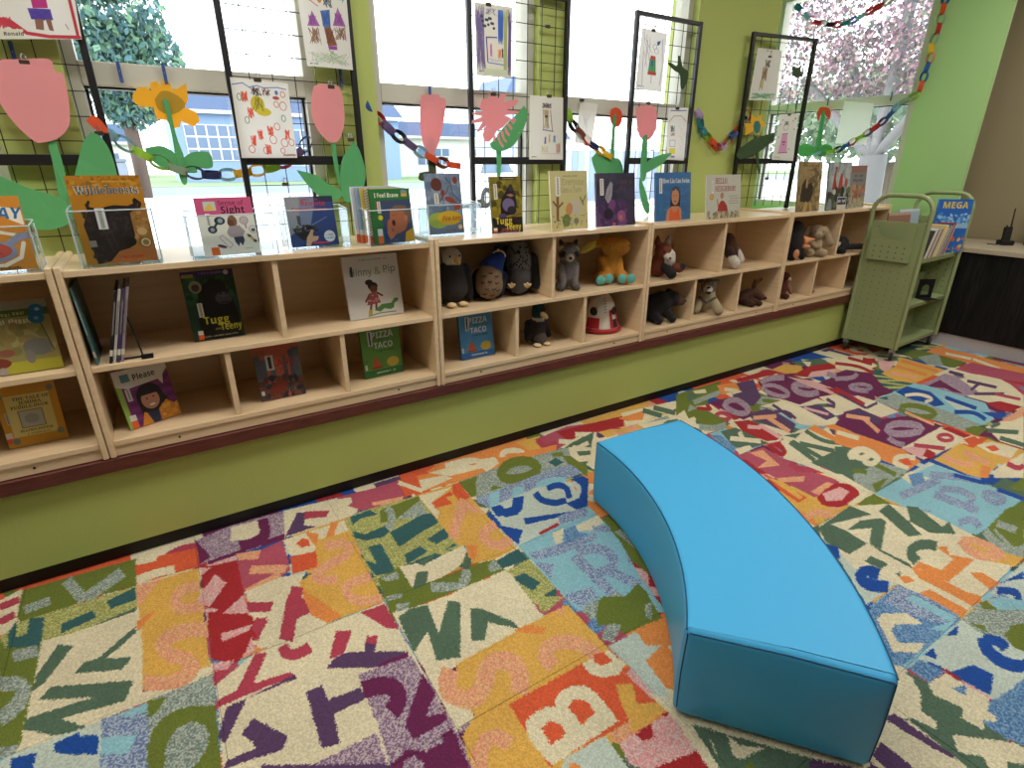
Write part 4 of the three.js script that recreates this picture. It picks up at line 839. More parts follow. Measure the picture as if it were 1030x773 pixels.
book({ label: 'blue book of a hand on a radio controller, in a clear holder', x: 0.78, y: TOP + 0.004, z: -0.09, w: 0.172, h: 0.178, lean: 0.17, back: [40, 56, 110], draw: ({ U, R, E, T, L, P, S }, w, h) => {
  R('#2d4278', 0, 0, w, h); P('#8b8f96', 0, 0, 120, 0, 60, 120, 0, 160); P('#6f7c98', 60, 0, 130, 0, 90, 120, 40, 140); R('#262f49', 120, 0, 80, 24); U(58, 18, 80, 9, '#a33a3a'); T('Remote', 62, 38, 28, '#a8323a'); T('Control Planes', 22, 62, 24, '#b03038', 'bold', 'left', 'sans-serif', 150);
  R('#4a4d55', 38, 78, 14, 60); S(['#2c2e33', '#43464d', '#8b8f94', '#1b1c20'], 60, 18, 120, 112, 150, 4, 9); P('#20232b', 18, 150, 100, 138, 90, 176, 50, 180); L('#9fb0d0', 1.5, 96, 118, 164, 86); P('#caa285', 58, 206, 66, 170, 90, 136, 98, 140, 92, 164, 118, 166, 110, 182, 84, 190, 76, 207); R('#c9383a', 92, 190, 66, 7); E('#d5dde6', 164, 168, 24); U(148, 166, 32, 7, '#a33'); U(144, 178, 38, 5, '#345'); } });
const brave = (i, o) => book({ name: 'reader_book', x: 1.068 - 0.013 * i, y: TOP + 0.004, z: -0.03 - 0.014 * i, w: 0.163, h: 0.2 + 0.002 * i, lean: 0.12, t: 0.009, ...o });
brave(0, { label: 'green reader with a boy shouting into his hand, front of its holder', back: [40, 96, 48], draw: ({ U, R, E, T, P, sticker, S, L }, w, h) => {
  R('#2c6e37', 0, 0, w, h); R('#3c4766', 50, 50, 150, 200); T('I Feel Brave', 22, 38, 27, '#e9e6d8', 'bold', 'left', 'sans-serif', 120); R('#c9a24a', 156, 20, 28, 16); E('#7e8d99', 170, 14, 16, 9);
  P('#b0684a', 92, 92, 120, 82, 170, 92, 178, 150, 160, 190, 120, 206, 100, 190, 84, 160); P('#6f5a4a', 96, 92, 118, 74, 170, 76, 196, 110, 188, 160, 172, 150, 160, 100, 130, 92); E('#c07a58', 168, 134, 9, 14); E('#3a1816', 104, 154, 9, 14); P('#b36a4c', 74, 140, 88, 138, 92, 190, 120, 200, 80, 232, 66, 200); P('#c79a2d', 160, 200, 200, 180, 200, 246, 150, 246); L('#7a4330', 2, 100, 118, 122, 116);
  R('#8d2a2a', 26, 54, 14, 44); sticker(32, 56, 16, 52); E('#e3c62f', 42, 128, 12, 11); R('#223a7a', 50, 178, 16, 64); R('#d9d9d2', 20, 178, 24, 32); R('#d8622c', 20, 210, 24, 36); } });
for (const [i, c, l] of [[1, '#b8bf9c', 'red-striped'], [2, '#c9b45a', 'yellow'], [3, '#8aa9c8', 'pale blue'], [4, '#c7cbd8', 'grey-white']]) brave(i, { label: `${l} thin reader standing behind the green reader in its holder`, back: [150, 150, 140], draw: ({ U, R, L }, w, h) => { R(c, 0, 0, w, h); R('#d9d9d2', 0, 190, 30, 26); R('#d8622c', 0, 214, 30, 40); if (i === 1) for (let k = 0; k < 20; k++) L('#8e2a30', 3, 0, k * 12, 30, k * 12 - 14); } });
book({ label: 'grey-blue book of a big red ant, in a clear holder', x: 1.365, y: TOP + 0.004, z: -0.17, w: 0.166, h: 0.25, lean: 0.12, back: [90, 104, 124], draw: ({ U, R, E, T, L, sticker, S }, w, h) => {
  R('#66788f', 0, 0, w, h); S(['#7688a0', '#5b6c86', '#8494a8'], 40, 0, 0, 200, 200, 8, 22); E('#5a2c22', 60, 54, 30, 32, -0.5); E('#7a3526', 92, 96, 12, 16); E('#8a3c2a', 130, 130, 30, 14, 0.4); E('#7a3526', 168, 34, 14, 18); L('#6e3324', 5, 104, 100, 70, 140); L('#6e3324', 5, 110, 100, 130, 60); L('#6e3324', 6, 140, 136, 180, 150); L('#40506a', 6, 110, 20, 140, 50, 150, 100, 190, 140, 180, 170); sticker(42, 96, 24, 52);
  E('#9fb04c', 56, 230, 60, 40); E('#d8a92c', 120, 220, 72, 36); E('#a03a2c', 170, 168, 20, 14); T('Fire Ants', 76, 234, 34, '#a2271f', 'bold italic', 'left', 'sans-serif', 112); E('#a06a3a', 178, 268, 16); E('#d9c9a4', 178, 268, 12); U(96, 286, 56, 8, '#9d2f4a'); } });
const tuggDraw = (bg, fg, dark) => ({ U, R, E, T, L, P, sticker, S }, w, h) => {
  R(bg, 0, 0, w, h); S(['#6f6410', '#8f8020', '#453d0c'], 40, 0, 20, 200, 190, 8, 22); R('#3c3218', 60, 0, 110, 20); T('I Am A Reader!', 82, 14, 11, '#b9aa60'); P('#131216', 74, 110, 120, 50, 140, 40, 160, 96, 168, 150, 150, 200, 60, 210, 58, 150); E('#2a2830', 132, 60, 15, 20); P('#a06a58', 100, 96, 130, 90, 154, 100, 130, 108); E('#6a5e84', 112, 150, 40, 36); E('#241c2c', 132, 180, 30, 24); E('#4a3660', 70, 210, 26, 16); L('#6a4a20', 10, 130, 214, 190, 200); R('#1d1a14', 0, 216, 200, 90); sticker(22, 38, 22, 80); };
book({ label: 'gold and black chapter book with a dark ape, standing alone on the shelf top', x: 1.632, y: TOP, z: -0.095, w: 0.16, h: 0.24, lean: 0.12, back: [60, 50, 20], draw: (q, w, h) => { tuggDraw('#7d7018')(q, w, h); const { T, R, U } = q; T('Tugg', 22, 250, 48, '#c9b434'); T('and', 58, 284, 18, '#b4512e'); T('Teeny', 88, 284, 46, '#c9b434', 'bold', 'left', 'sans-serif', 100); U(50, 297, 110, 10, '#a03a58'); R('#d8d4c4', 6, 270, 24, 14); R('#d8562c', 6, 284, 24, 10); } });
book({ label: 'pale yellow picture book of forest friends and bare trees, on the shelf top', x: 1.945, y: TOP, z: -0.04, w: 0.215, h: 0.262, lean: 0.13, back: [220, 214, 170], draw: ({ U, R, E, T, L, P, sticker, S }, w, h) => {
  R('#b9b07c', 0, 0, w, h); U(70, 24, 80, 6, '#6b6b4a'); T('Everyone', 60, 58, 36, '#7d8162', 'normal', 'left', 'serif', 124); T('Gets a Turn', 56, 88, 30, '#7d8162', 'normal', 'left', 'serif', 112); sticker(28, 24, 24, 76); L('#7d5636', 14, 32, 200, 36, 110); L('#7d5636', 9, 36, 150, 12, 124); L('#7d5636', 9, 36, 150, 62, 130); L('#6f6648', 7, 176, 140, 160, 110); L('#6f6648', 6, 172, 130, 190, 104); E('#b3ac9c', 128, 150, 34, 30); E('#b8834c', 96, 158, 18, 28, 0.3); E('#66743e', 80, 204, 24, 26); E('#7a745c', 134, 208, 14, 14); E('#a9a288', 110, 212, 12, 12); S(['#757848', '#838454', '#6c7044'], 26, 6, 180, 196, 236, 2, 5); L('#6c6a40', 3, 30, 228, 34, 212); L('#6c6a40', 3, 160, 226, 166, 208); } });
book({ label: 'dark violet picture book with a pale moth over purple flowers', x: 2.243, y: TOP, z: -0.05, w: 0.255, h: 0.25, lean: 0.13, back: [52, 46, 66], draw: ({ U, R, E, T, L, P, sticker, S }, w, h) => {
  R('#2e2b40', 0, 0, w, h); S(['#36324c', '#27253a', '#3a3048'], 40, 0, 0, 200, 200, 10, 26); P('#8e8b92', 44, 90, 52, 58, 74, 30, 84, 40, 80, 80, 70, 106, 56, 110); L('#5f5c66', 2, 52, 92, 74, 60); U(126, 42, 60, 18, '#52353f'); U(120, 68, 66, 18, '#52353f'); S(['#5c3a66', '#4a2a5a', '#6a3a6e', '#3c2850'], 60, 0, 110, 150, 196, 8, 18); E('#211a2a', 60, 150, 24, 20); E('#8a4a80', 126, 160, 22, 22); E('#b06a3a', 124, 164, 7, 9); E('#a85a34', 88, 188, 8, 6); sticker(20, 20, 18, 60); } });
book({ label: 'blue picture book of a swimming girl with goggles on her hair', x: 2.71, y: TOP, z: -0.105, w: 0.272, h: 0.248, lean: 0.13, back: [50, 90, 140], draw: ({ U, R, E, T, L, P, sticker, S }, w, h) => {
  R('#2f5f90', 0, 0, w, h); for (let i = 0; i < 16; i++) L(['#4b7aa8', '#28527f'][i % 2], 2, rr(0, 180), rr(50, 175), rr(20, 200), rr(50, 175)); R('#35669a', 0, 0, w, 46); T('How Lia Can Swim', 38, 40, 23, '#d9d4c8', 'bold', 'left', 'serif', 154); P('#1e1a20', 78, 150, 86, 80, 108, 52, 130, 60, 140, 90, 136, 150); E('#b07c5c', 110, 92, 22, 32); E('#37474e', 100, 62, 10, 7); E('#37474e', 124, 62, 10, 7); P('#b27a58', 56, 182, 64, 140, 90, 128, 130, 128, 146, 142, 148, 182); P('#c2542e', 74, 182, 84, 132, 96, 150, 120, 150, 130, 130, 138, 182); E('#7c3a30', 110, 110, 8, 3); E('#2b1a18', 102, 88, 3, 2); E('#2b1a18', 119, 88, 3, 2); sticker(20, 22, 16, 56); } });
book({ label: 'white picture book with red title and a figure in a red jacket', x: 3.035, y: TOP, z: -0.03, w: 0.29, h: 0.234, lean: 0.13, back: [214, 208, 190], draw: ({ U, R, E, T, L, P, sticker, S }, w, h) => {
  R('#b7b8ac', 0, 0, w, h); T('HELLO,', 46, 32, 28, '#8e2f2c', 'bold', 'left', 'serif', 76); T('NEIGHBOR!', 46, 60, 26, '#8e2f2c', 'bold', 'left', 'serif', 124); sticker(28, 22, 10, 44); E('#b08a3a', 28, 80, 12, 11); E('#caa552', 28, 80, 8, 7); E('#a87a5e', 88, 76, 10, 12); P('#9d3431', 62, 134, 70, 108, 84, 94, 100, 96, 118, 112, 126, 136); L('#a87a5e', 7, 66, 116, 62, 90); S(['#8a7a58', '#9c8c68', '#74684a', '#a89a7c', '#6f6f60'], 70, 4, 136, 196, 158, 3, 8); for (let i = 0; i < 4; i++) R('#7f8078', 126 + (i % 2) * 6, 78 + i * 9, 60, 2); } });
book({ label: 'sepia book of horses and riders, on the top beyond the red jacket book', x: 3.9, y: TOP, z: -0.05, w: 0.25, h: 0.302, lean: 0.12, back: [120, 100, 70], draw: ({ U, R, E, T, P, S, L }, w, h) => { R('#8a7650', 0, 0, w, h); S(['#a08c62', '#75633f', '#93805a', '#62533a'], 70, 0, 0, 200, 262, 8, 26); U(22, 26, 156, 13, '#5c4a2c'); U(70, 46, 70, 13, '#5c4a2c'); P('#2c251e', 20, 190, 30, 110, 60, 80, 74, 110, 110, 100, 140, 130, 120, 180, 90, 200, 60, 196); E('#a8855c', 72, 108, 8, 20); P('#ab8c58', 40, 262, 70, 190, 96, 200, 70, 262); P('#ab8c58', 120, 262, 104, 190, 122, 200, 144, 262); L('#5f4f34', 6, 120, 140, 180, 90); } });
book({ label: 'grey-blue book of red animals waving above a dark crowd', x: 4.19, y: TOP, z: -0.02, w: 0.265, h: 0.3, lean: 0.12, back: [90, 96, 100], draw: ({ U, R, E, T, P, S, L }, w, h) => { R('#8d9799', 0, 0, w, h); S(['#9aa4a6', '#7c878a', '#a6aeae'], 40, 0, 0, 200, 120, 8, 24); P('#93382f', 36, 130, 46, 70, 56, 30, 66, 40, 62, 80, 80, 120); E('#93382f', 62, 28, 12, 8); P('#a03a30', 88, 130, 96, 86, 104, 58, 114, 50, 124, 60, 130, 130); E('#a8453a', 160, 96, 14, 20); S(['#2c3530', '#3c4a3c', '#1f2628', '#4a3a34', '#5c6a58'], 90, 0, 130, 200, 255, 8, 20); E('#b9b4a8', 60, 140, 12, 14); R('#c9c2b4', 92, 164, 84, 76); R('#26304e', 96, 168, 76, 34); U(100, 194, 68, 17, '#c9c6c0'); E('#7c8a8a', 26, 210, 20, 40); } });
book({ label: 'grey and rust picture book half behind the red animals book', x: 4.5, y: TOP, z: -0.07, w: 0.24, h: 0.278, lean: 0.12, back: [110, 100, 90], draw: ({ U, R, T, S }, w, h) => { R('#7a7a7c', 0, 0, w, h); R('#86625c', 0, 0, w, 40); U(70, 66, 90, 20, '#4f4c52'); U(60, 90, 110, 18, '#4f4c52'); S(['#94604a', '#a8745a', '#7c5444', '#a38a6a'], 60, 0, 110, 200, 180, 8, 16); S(['#8f8a74', '#a39c80'], 40, 0, 180, 200, 236, 8, 16); } });

// clear acrylic holders
const edgeGlint = M([232, 242, 246], 0.25, { transmission: 0.45, thickness: 0 });  // whitish rods imitate the light caught along clear acrylic edges
function holder(label, x, z, w, d = 0.07, h = 0.13) {
  const g = thing('book_holder', label, 'holder', [x, TOP, z], 0, 'clear acrylic book holders');
  part('base', span(-w / 2, w / 2, 0, 0.003, -d, 0, 0.001), acrylic, g);
  part('front_panel', span(-w / 2 + 0.0035, w / 2 - 0.0035, 0.0035, h, -0.003, 0, 0.001), acrylic, g);
  part('back_panel', span(-w / 2 + 0.0035, w / 2 - 0.0035, 0.0035, h + 0.01, -d, -d + 0.003, 0.001), acrylic, g);
  const ed = edgeGlint, r = 0.0022; part('edge', tube([[-w / 2, h, -0.0015], [w / 2, h, -0.0015]], r, 1, 5), ed, g); part('edge', tube([[-w / 2, h + 0.01, -d], [w / 2, h + 0.01, -d]], r, 1, 5), ed, g);
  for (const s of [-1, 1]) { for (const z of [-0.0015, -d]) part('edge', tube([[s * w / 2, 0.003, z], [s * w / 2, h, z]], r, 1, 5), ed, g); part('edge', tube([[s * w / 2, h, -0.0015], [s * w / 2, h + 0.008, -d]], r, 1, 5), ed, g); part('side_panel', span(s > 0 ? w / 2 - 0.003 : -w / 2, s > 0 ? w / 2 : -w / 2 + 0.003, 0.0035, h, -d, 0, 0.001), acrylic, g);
    part('slot_rim', new THREE.TorusGeometry(0.014, 0.0018, 5, 16).rotateY(Math.PI / 2).scale(1, 1.7, 1).translate(s * (w / 2 + 0.0005), h * 0.62, -d / 2), acrylic, g); }
}
holder('clear acrylic holder around the orange cookery book', -0.137, -0.012, 0.226, 0.1);
holder('clear acrylic holder around the brown wildlife book', 0.176, 0.0, 0.208, 0.095, 0.165);
holder('clear acrylic holder around the pink and white seeing book', 0.497, 0.003, 0.262, 0.1, 0.138);
holder('clear acrylic holder around the blue radio controller book', 0.787, -0.055, 0.225, 0.1, 0.138);
holder('clear acrylic holder around the stack of green readers', 1.075, 0.002, 0.238, 0.14);
holder('clear acrylic holder around the red ant book', 1.385, -0.13, 0.25, 0.1);

// books inside the shelves
book({ label: 'tan animal picture book marked with a blue figure eight, in the upper shelf', x: -0.17, y: MID, z: -0.05, w: 0.24, h: 0.215, t: 0.012, lean: 0.2, back: [110, 100, 60], draw: ({ U, R, E, T, S, L }, w, h) => { R('#8c8450', 0, 0, w, h); R('#8d8a7c', 0, 0, w, 20); R('#3f5a26', 0, 20, w, 18); U(30, 36, 120, 10, '#9aa06c'); U(30, 56, 130, 14, '#c9c6a8'); S(['#7a7444', '#9a9460', '#8a7a4a'], 60, 0, 60, 200, 130, 5, 14); R('#a8a338', 0, 150, w, 40); E('#7a3a2e', 70, 150, 30, 14); E('#8a5442', 96, 126, 16, 10); E('#6f6c66', 160, 118, 30, 22); E('#7a766c', 140, 140, 10, 18); E('#9c948a', 80, 172, 10, 12); L('#4c4a30', 3, 178, 60, 190, 130); E('#18608c', 176, 24, 15, 13); E('#18608c', 172, 46, 16, 14); E('#8fb0c0', 178, 24, 5, 4); E('#6f98ac', 172, 46, 5, 4); } });
book({ label: 'orange-yellow duck tale book in the lower shelf', x: -0.182, y: LOW, z: -0.11, w: 0.155, h: 0.202, t: 0.01, lean: 0.2, back: [180, 130, 50], draw: ({ U, R, E, T, S, sticker }, w, h) => { R('#cf9a3a', 0, 0, w, h); R('#d9cf86', 26, 44, 148, 176); T('THE TALE OF', 52, 66, 18, '#3c3520', 'bold', 'left', 'serif'); T('JEMIMA', 70, 84, 18, '#3c3520', 'bold', 'left', 'serif'); T('PUDDLE-DUCK', 40, 102, 18, '#3c3520', 'bold', 'left', 'serif', 124); R('#8d8a70', 58, 110, 82, 76); R('#b9bcb4', 62, 114, 74, 68); E('#a3a49c', 98, 148, 24, 20); T('BEATRIX POTTER', 50, 202, 14, '#3c3520', 'bold', 'left', 'serif', 108); T('F. WARNE & CO', 70, 216, 10, '#57502f', 'normal', 'left', 'serif'); for (const [x, y] of [[182, 30], [12, 40], [180, 220], [30, 236]]) E('#7d8878', x, y, 12, 14); sticker(16, 112, 12, 50, '#b9bcb0'); R('#dcd6c8', 0, 196, 22, 24); R('#e0605c', 0, 220, 18, 20); } });
book({ name: 'chapter_book', label: 'dark chapter book of a gorilla with a small monkey, in the upper shelf', x: 0.404, y: MID, z: -0.125, w: 0.168, h: 0.246, t: 0.01, lean: 0.16, back: [40, 26, 60], draw: ({ U, R, E, T, S, P, sticker }, w, h) => { R('#1d3a2a', 0, 0, w, h); S(['#245033', '#2e6038', '#18301f'], 50, 0, 20, 200, 150, 8, 20); R('#33205a', 0, 0, w, 24); R('#8c8a4a', 4, 12, 44, 14); T('I Am A Reader!', 68, 16, 13, '#8d84b0'); E('#b9b2a8', 172, 14, 10); P('#0e0f14', 40, 140, 60, 70, 110, 36, 150, 50, 176, 110, 190, 190, 190, 292, 30, 292, 34, 200); E('#16171d', 120, 90, 44, 50); E('#4a4a54', 146, 122, 34, 26); E('#5c5c66', 146, 108, 20, 10); E('#0a0a0c', 136, 104, 5, 4); E('#0a0a0c', 158, 104, 5, 4); E('#26262c', 148, 140, 20, 4); E('#8d8a72', 46, 66, 24, 26); E('#4c3a3a', 46, 70, 15, 16); E('#1a1412', 40, 64, 3, 3); E('#1a1412', 54, 64, 3, 3); sticker(38, 134, 20, 60); T('Tugg', 50, 226, 44, '#c3c23a'); T('and', 88, 254, 14, '#8a8a4a'); T('Teeny', 110, 258, 42, '#c3c23a', 'bold', 'left', 'sans-serif', 84); U(44, 282, 130, 7, '#9a9a70'); R('#d3cfc0', 20, 250, 20, 18); R('#d8562c', 20, 268, 20, 20); } });
book({ label: 'white picture book of a girl and a green dinosaur, in the upper shelf', x: 0.998, y: MID, z: -0.112, w: 0.236, h: 0.252, t: 0.012, lean: 0.14, yaw: 0.06, back: [214, 214, 214], draw: ({ U, R, E, T, S, P, L }, w, h) => { R('#c9c8c6', 0, 0, w, h); U(60, 18, 100, 6, '#8a8a8a'); T('Hinny', 18, 66, 34, '#4c7060', 'normal', 'left', 'sans-serif', 82); T('&', 108, 66, 34, '#7a8a3a', 'normal'); T('Pip', 140, 62, 34, '#4c7060', 'normal'); R('#2b2b2e', 24, 34, 8, 34); E('#241a18', 84, 92, 14, 10); E('#241a18', 96, 106, 18, 14); E('#6b4230', 98, 116, 14, 13); P('#9a4a52', 80, 130, 106, 124, 118, 166, 66, 170); S('#d8b0b0', 14, 76, 132, 112, 164, 1.5, 2.5); L('#6b4230', 7, 80, 134, 64, 156); L('#6b4230', 7, 108, 130, 126, 142); L('#6b4230', 8, 82, 168, 76, 190); L('#6b4230', 8, 100, 168, 98, 186); P('#a89a3a', 70, 186, 84, 186, 80, 204, 66, 204); P('#4c7a44', 90, 190, 120, 172, 156, 172, 170, 156, 186, 158, 182, 168, 168, 174, 164, 190, 150, 194, 128, 188, 112, 198); L('#6f8a3a', 4, 66, 208, 110, 202, 170, 204); } });
book({ label: 'purple book of a smiling dark-haired child, in the lower shelf', x: 0.146, y: LOW, z: -0.094, w: 0.172, h: 0.206, t: 0.01, lean: 0.2, yaw: 0.42, back: [110, 140, 60], draw: ({ U, R, E, T, S, P, sticker, L }, w, h) => { R('#6d2a66', 0, 0, w, h); for (let i = 0; i < 9; i++) R(i % 2 ? '#7c3270' : '#5c2460', 30, 60 + i * 20, 170, 10); R('#8fae4c', 0, 0, 18, h); P('#d3d2cf', 0, 0, 200, 0, 200, 34, 178, 56, 168, 96, 154, 70, 40, 78, 0, 60); R('#5c8a9a', 24, 18, 32, 32); T('Please', 66, 50, 34, '#1c1c1e', 'bold', 'left', 'sans-serif', 86); E('#231816', 106, 130, 50, 56); P('#231816', 58, 130, 150, 120, 182, 190, 160, 200, 60, 196); E('#c08a70', 104, 142, 34, 40); R('#231816', 70, 100, 70, 20); E('#f0e8e0', 106, 164, 11, 4); E('#2b1a16', 92, 136, 4, 3); E('#2b1a16', 118, 134, 4, 3); P('#d88a2c', 46, 240, 66, 186, 100, 200, 110, 240); P('#d88a2c', 120, 240, 122, 190, 160, 160, 200, 200, 200, 240); S(['#e8b04c', '#e09a38'], 24, 124, 176, 196, 234, 4, 9); P('#2b3350', 76, 190, 122, 192, 112, 240, 90, 240); sticker(26, 78, 18, 50, '#c8c6c4'); R('#d3d0c8', 10, 184, 24, 24); R('#d8622c', 10, 208, 24, 34); } });
book({ label: 'red and grey comic of a ruined city street, in the lower shelf', x: 0.58, y: LOW, z: -0.08, w: 0.166, h: 0.21, t: 0.014, lean: 0.15, back: [60, 60, 70], draw: ({ U, R, T, S, P }, w, h) => { R('#a85844', 0, 0, w, h); R('#8a5236', 10, 14, 40, 26); for (const [x, y, a, b] of [[0, 40, 26, 160], [26, 60, 22, 130], [150, 30, 20, 120], [168, 20, 30, 160], [120, 56, 18, 90], [64, 90, 20, 60]]) R(['#4c5260', '#565c68', '#434955'][Math.floor(x / 40) % 3], x, y, a, b); T('LAND', 76, 98, 42, '#9a2c26', 'bold', 'left', 'sans-serif', 100); U(82, 122, 90, 13, '#8a4a34'); S(['#343438', '#4a4448', '#5c3430', '#2a2a30', '#70423a', '#58605a'], 110, 0, 150, 200, 252, 8, 18); P('#7a3328', 40, 210, 90, 160, 130, 180, 110, 230, 60, 240); R('#b9b7b2', 48, 44, 34, 70); R('#2b2b2e', 58, 50, 14, 56); R('#cfcdc6', 6, 206, 14, 20); } });
const tacoDraw = (bg, low) => ({ U, R, E, T, S, P, L }, w, h) => { R(bg, 0, 0, w, h); S([low], 40, 0, 0, 200, h, 1.5, 3); T('PIZZA', 52, 46, 44, '#c8ccc4', 'bold', 'left', 'sans-serif', 116); T('AND', 86, 60, 12, '#3f5a34'); T('TACO', 62, 96, 40, '#d2d3cc', 'bold', 'left', 'sans-serif', 100); U(74, 114, 90, 9, '#2c3a28'); P('#b8582c', 38, 190, 62, 130, 92, 186); R('#8f4424', 38, 186, 56, 8); E('#c2a83a', 150, 172, 32, 24); R(low, 0, h - 34, w, 34); U(60, h - 14, 96, 9, '#c8ccc0'); R('#c9c6c0', 36, 8, 22, 72); R('#3a3a3c', 43, 12, 8, 64); R('#d0cec8', 6, 168, 10, 26); };
book({ name: 'comic_book', label: 'green comic with a pizza slice and a folded taco, in the lower shelf', x: 1.003, y: LOW, z: -0.105, w: 0.176, h: 0.206, t: 0.014, lean: 0.13, yaw: 0.06, back: [60, 110, 50], draw: tacoDraw('#5f8a34', '#2f6a34') });
book({ name: 'comic_book', label: 'blue comic with a pizza slice and a folded taco, in the lower shelf', x: 1.463, y: LOW, z: -0.093, w: 0.178, h: 0.205, t: 0.014, lean: 0.13, back: [50, 100, 150], draw: tacoDraw('#4a86b4', '#2a5c94') });

// thin books leaning at the end of the upper shelf, and their wire bookend
function thinBook(label, x, w, h, t, rz, colors, z = -0.02, y = MID) {
  const b = thing('thin_book', label, 'book', [x, y + (rz < 0 ? t * Math.sin(-rz) * 0 : 0), z], 0); b.rotation.z = rz;
  part('cover', rbox(t, h, w, 0.001).translate(t / 2 * Math.sign(-rz || 1) * 0 + t / 2, h / 2, -w / 2), M(colors[0], 0.45), b);
  part('spine_label', box(t + 0.0006, 0.02, 0.0006).translate(t / 2, 0.035, 0.0004), M(colors[1], 0.7), b);
  part('spine_title', box(t * 0.5, h * 0.45, 0.0006).translate(t / 2, h * 0.62, 0.0004), M(colors[2], 0.7), b);
  return b;
}
thinBook('teal thin book propped against the side of its shelf', 0.036, 0.2, 0.25, 0.006, 0.05, [[70, 110, 108], [190, 186, 174], [150, 168, 166]]);
[[[24, 26, 32], 'black'], [[188, 184, 176], 'white'], [[66, 60, 96], 'navy'], [[146, 130, 142], 'mauve']].forEach(([c, n], i) => thinBook(`${n} thin book leaning towards the wire bookend`, 0.068 + i * 0.0105, 0.2, 0.24 + i * 0.002, 0.008, -0.27, [c, [206, 202, 190], [120, 112, 116]], -0.018));
{
  const b = thing('wire_bookend', 'black wire bookend with a flat square foot', 'bookend', [0.17, MID, -0.035]);
  part('foot', rbox(0.034, 0.003, 0.05, 0.001).translate(0.004, 0.0016, 0), blackMetal, b);
  part('foot_edge', rbox(0.034, 0.016, 0.003, 0.001).translate(0.004, 0.008, 0.024), blackMetal, b);
  part('base_bar', rbox(0.085, 0.004, 0.012, 0.001).translate(-0.052, 0.002, -0.005), blackMetal, b);
  for (const z of [-0.004, 0.008]) part('wire', tube([[-0.008, 0.003, z], [-0.016, 0.08, z - 0.01], [-0.03, 0.17, z - 0.02]], 0.0022, 12), blackMetal, b);
  part('top_wire', tube([[-0.03, 0.17, -0.024], [-0.03, 0.171, -0.012]], 0.0022, 4), blackMetal, b);
}
// ---------- stuffed animals: tapered capsules joined smoothly, each vertex takes the colour of the piece it belongs to
const fur = new THREE.MeshPhysicalMaterial({ vertexColors: true, roughness: 1, sheen: 0.4, sheenRoughness: 0.8, sheenColor: new THREE.Color(0.25, 0.25, 0.25), bumpMap: plushBump, bumpScale: 0.003 });
function softBody(prims, k = 0.012, res = 44) {
  let lo = [1e9, 1e9, 1e9], hi = [-1e9, -1e9, -1e9];
  const ps = prims.map(([a, ra, b, rb, col]) => { for (const [q, r] of [[a, ra], [b ?? a, rb ?? ra]]) for (let i = 0; i < 3; i++) { lo[i] = Math.min(lo[i], q[i] - r); hi[i] = Math.max(hi[i], q[i] + r); } return { a, ra, b: b ?? a, rb: rb ?? ra, c: hex(...col) }; });
  const mid = lo.map((v, i) => (v + hi[i]) / 2), half = Math.max(...hi.map((v, i) => v - lo[i])) / 2 * 1.12 + 0.008;
  const dist = (p, x, y, z) => { const dx = p.b[0] - p.a[0], dy = p.b[1] - p.a[1], dz = p.b[2] - p.a[2], L = dx * dx + dy * dy + dz * dz; let t = L > 1e-9 ? ((x - p.a[0]) * dx + (y - p.a[1]) * dy + (z - p.a[2]) * dz) / L : 0; t = Math.max(0, Math.min(1, t));
    return Math.hypot(x - p.a[0] - dx * t, y - p.a[1] - dy * t, z - p.a[2] - dz * t) - (p.ra + (p.rb - p.ra) * t); };
  const mc = new MarchingCubes(res, fur, false, false, 40000); mc.isolation = 0;
  const h = res / 2;
  for (let z = 0; z < res; z++) for (let y = 0; y < res; y++) for (let x = 0; x < res; x++) {
    const X = mid[0] + (x - h) / h * half, Y = mid[1] + (y - h) / h * half, Z = mid[2] + (z - h) / h * half; let d = 1e9;
    for (const p of ps) { const e = dist(p, X, Y, Z), q = Math.max(0, k - Math.abs(d - e)) / k; d = Math.min(d, e) - q * q * k * 0.25; }
    mc.field[x + y * res + z * res * res] = -d;
  }
  mc.update();
  const n = mc.count, pos = new Float32Array(n * 3), nor = new Float32Array(n * 3), col = new Float32Array(n * 3), uv = new Float32Array(n * 2);
  for (let i = 0; i < n; i++) {
    const p = [0, 1, 2].map((j) => mid[j] + mc.positionArray[3 * i + j] * half); pos.set(p, 3 * i);
    let best = 1e9, c = ps[0].c; for (const q of ps) { const e = dist(q, ...p); if (e < best) { best = e; c = q.c; } }
    const v = 0.86 + 0.28 * hash(Math.round(p[0] * 900), Math.round((p[1] + p[2] * 3) * 900)); col.set([c.r * v, c.g * v, c.b * v], 3 * i);
    uv.set([p[0] * 4, p[1] * 4 + p[2] * 2], 2 * i); for (let j = 0; j < 3; j++) nor[3 * i + j] = mc.normalArray[3 * i + j];
  }
  const g = new THREE.BufferGeometry(); for (const [a, d, s] of [['position', pos, 3], ['color', col, 3], ['uv', uv, 2]]) g.setAttribute(a, new THREE.BufferAttribute(d, s));
  const w = mergeVertices(g, 1e-5); w.computeVertexNormals();
  const wp = w.attributes.position, wn = w.attributes.normal; for (let i = 0; i < wp.count; i++) { const d = 0.0022 * (hash(i, 7) - 0.6); wp.setXYZ(i, wp.getX(i) + wn.getX(i) * d, wp.getY(i) + wn.getY(i) * d, wp.getZ(i) + wn.getZ(i) * d); }
  w.computeVertexNormals(); return w;
}
const eyeMat = M([12, 10, 10], 0.15), beakMat = M([214, 168, 84], 0.7), creamFelt = M([214, 190, 146], 0.9), darkFelt = M([26, 22, 24], 0.9);
const plushes = 'stuffed animals in the bookshelves';
function plush(label, prims, pos, yaw, k, res) { const t = thing('stuffed_animal', label, 'plush toy', pos, yaw, plushes); part('body', softBody(prims, k, res), fur, t); return t; }
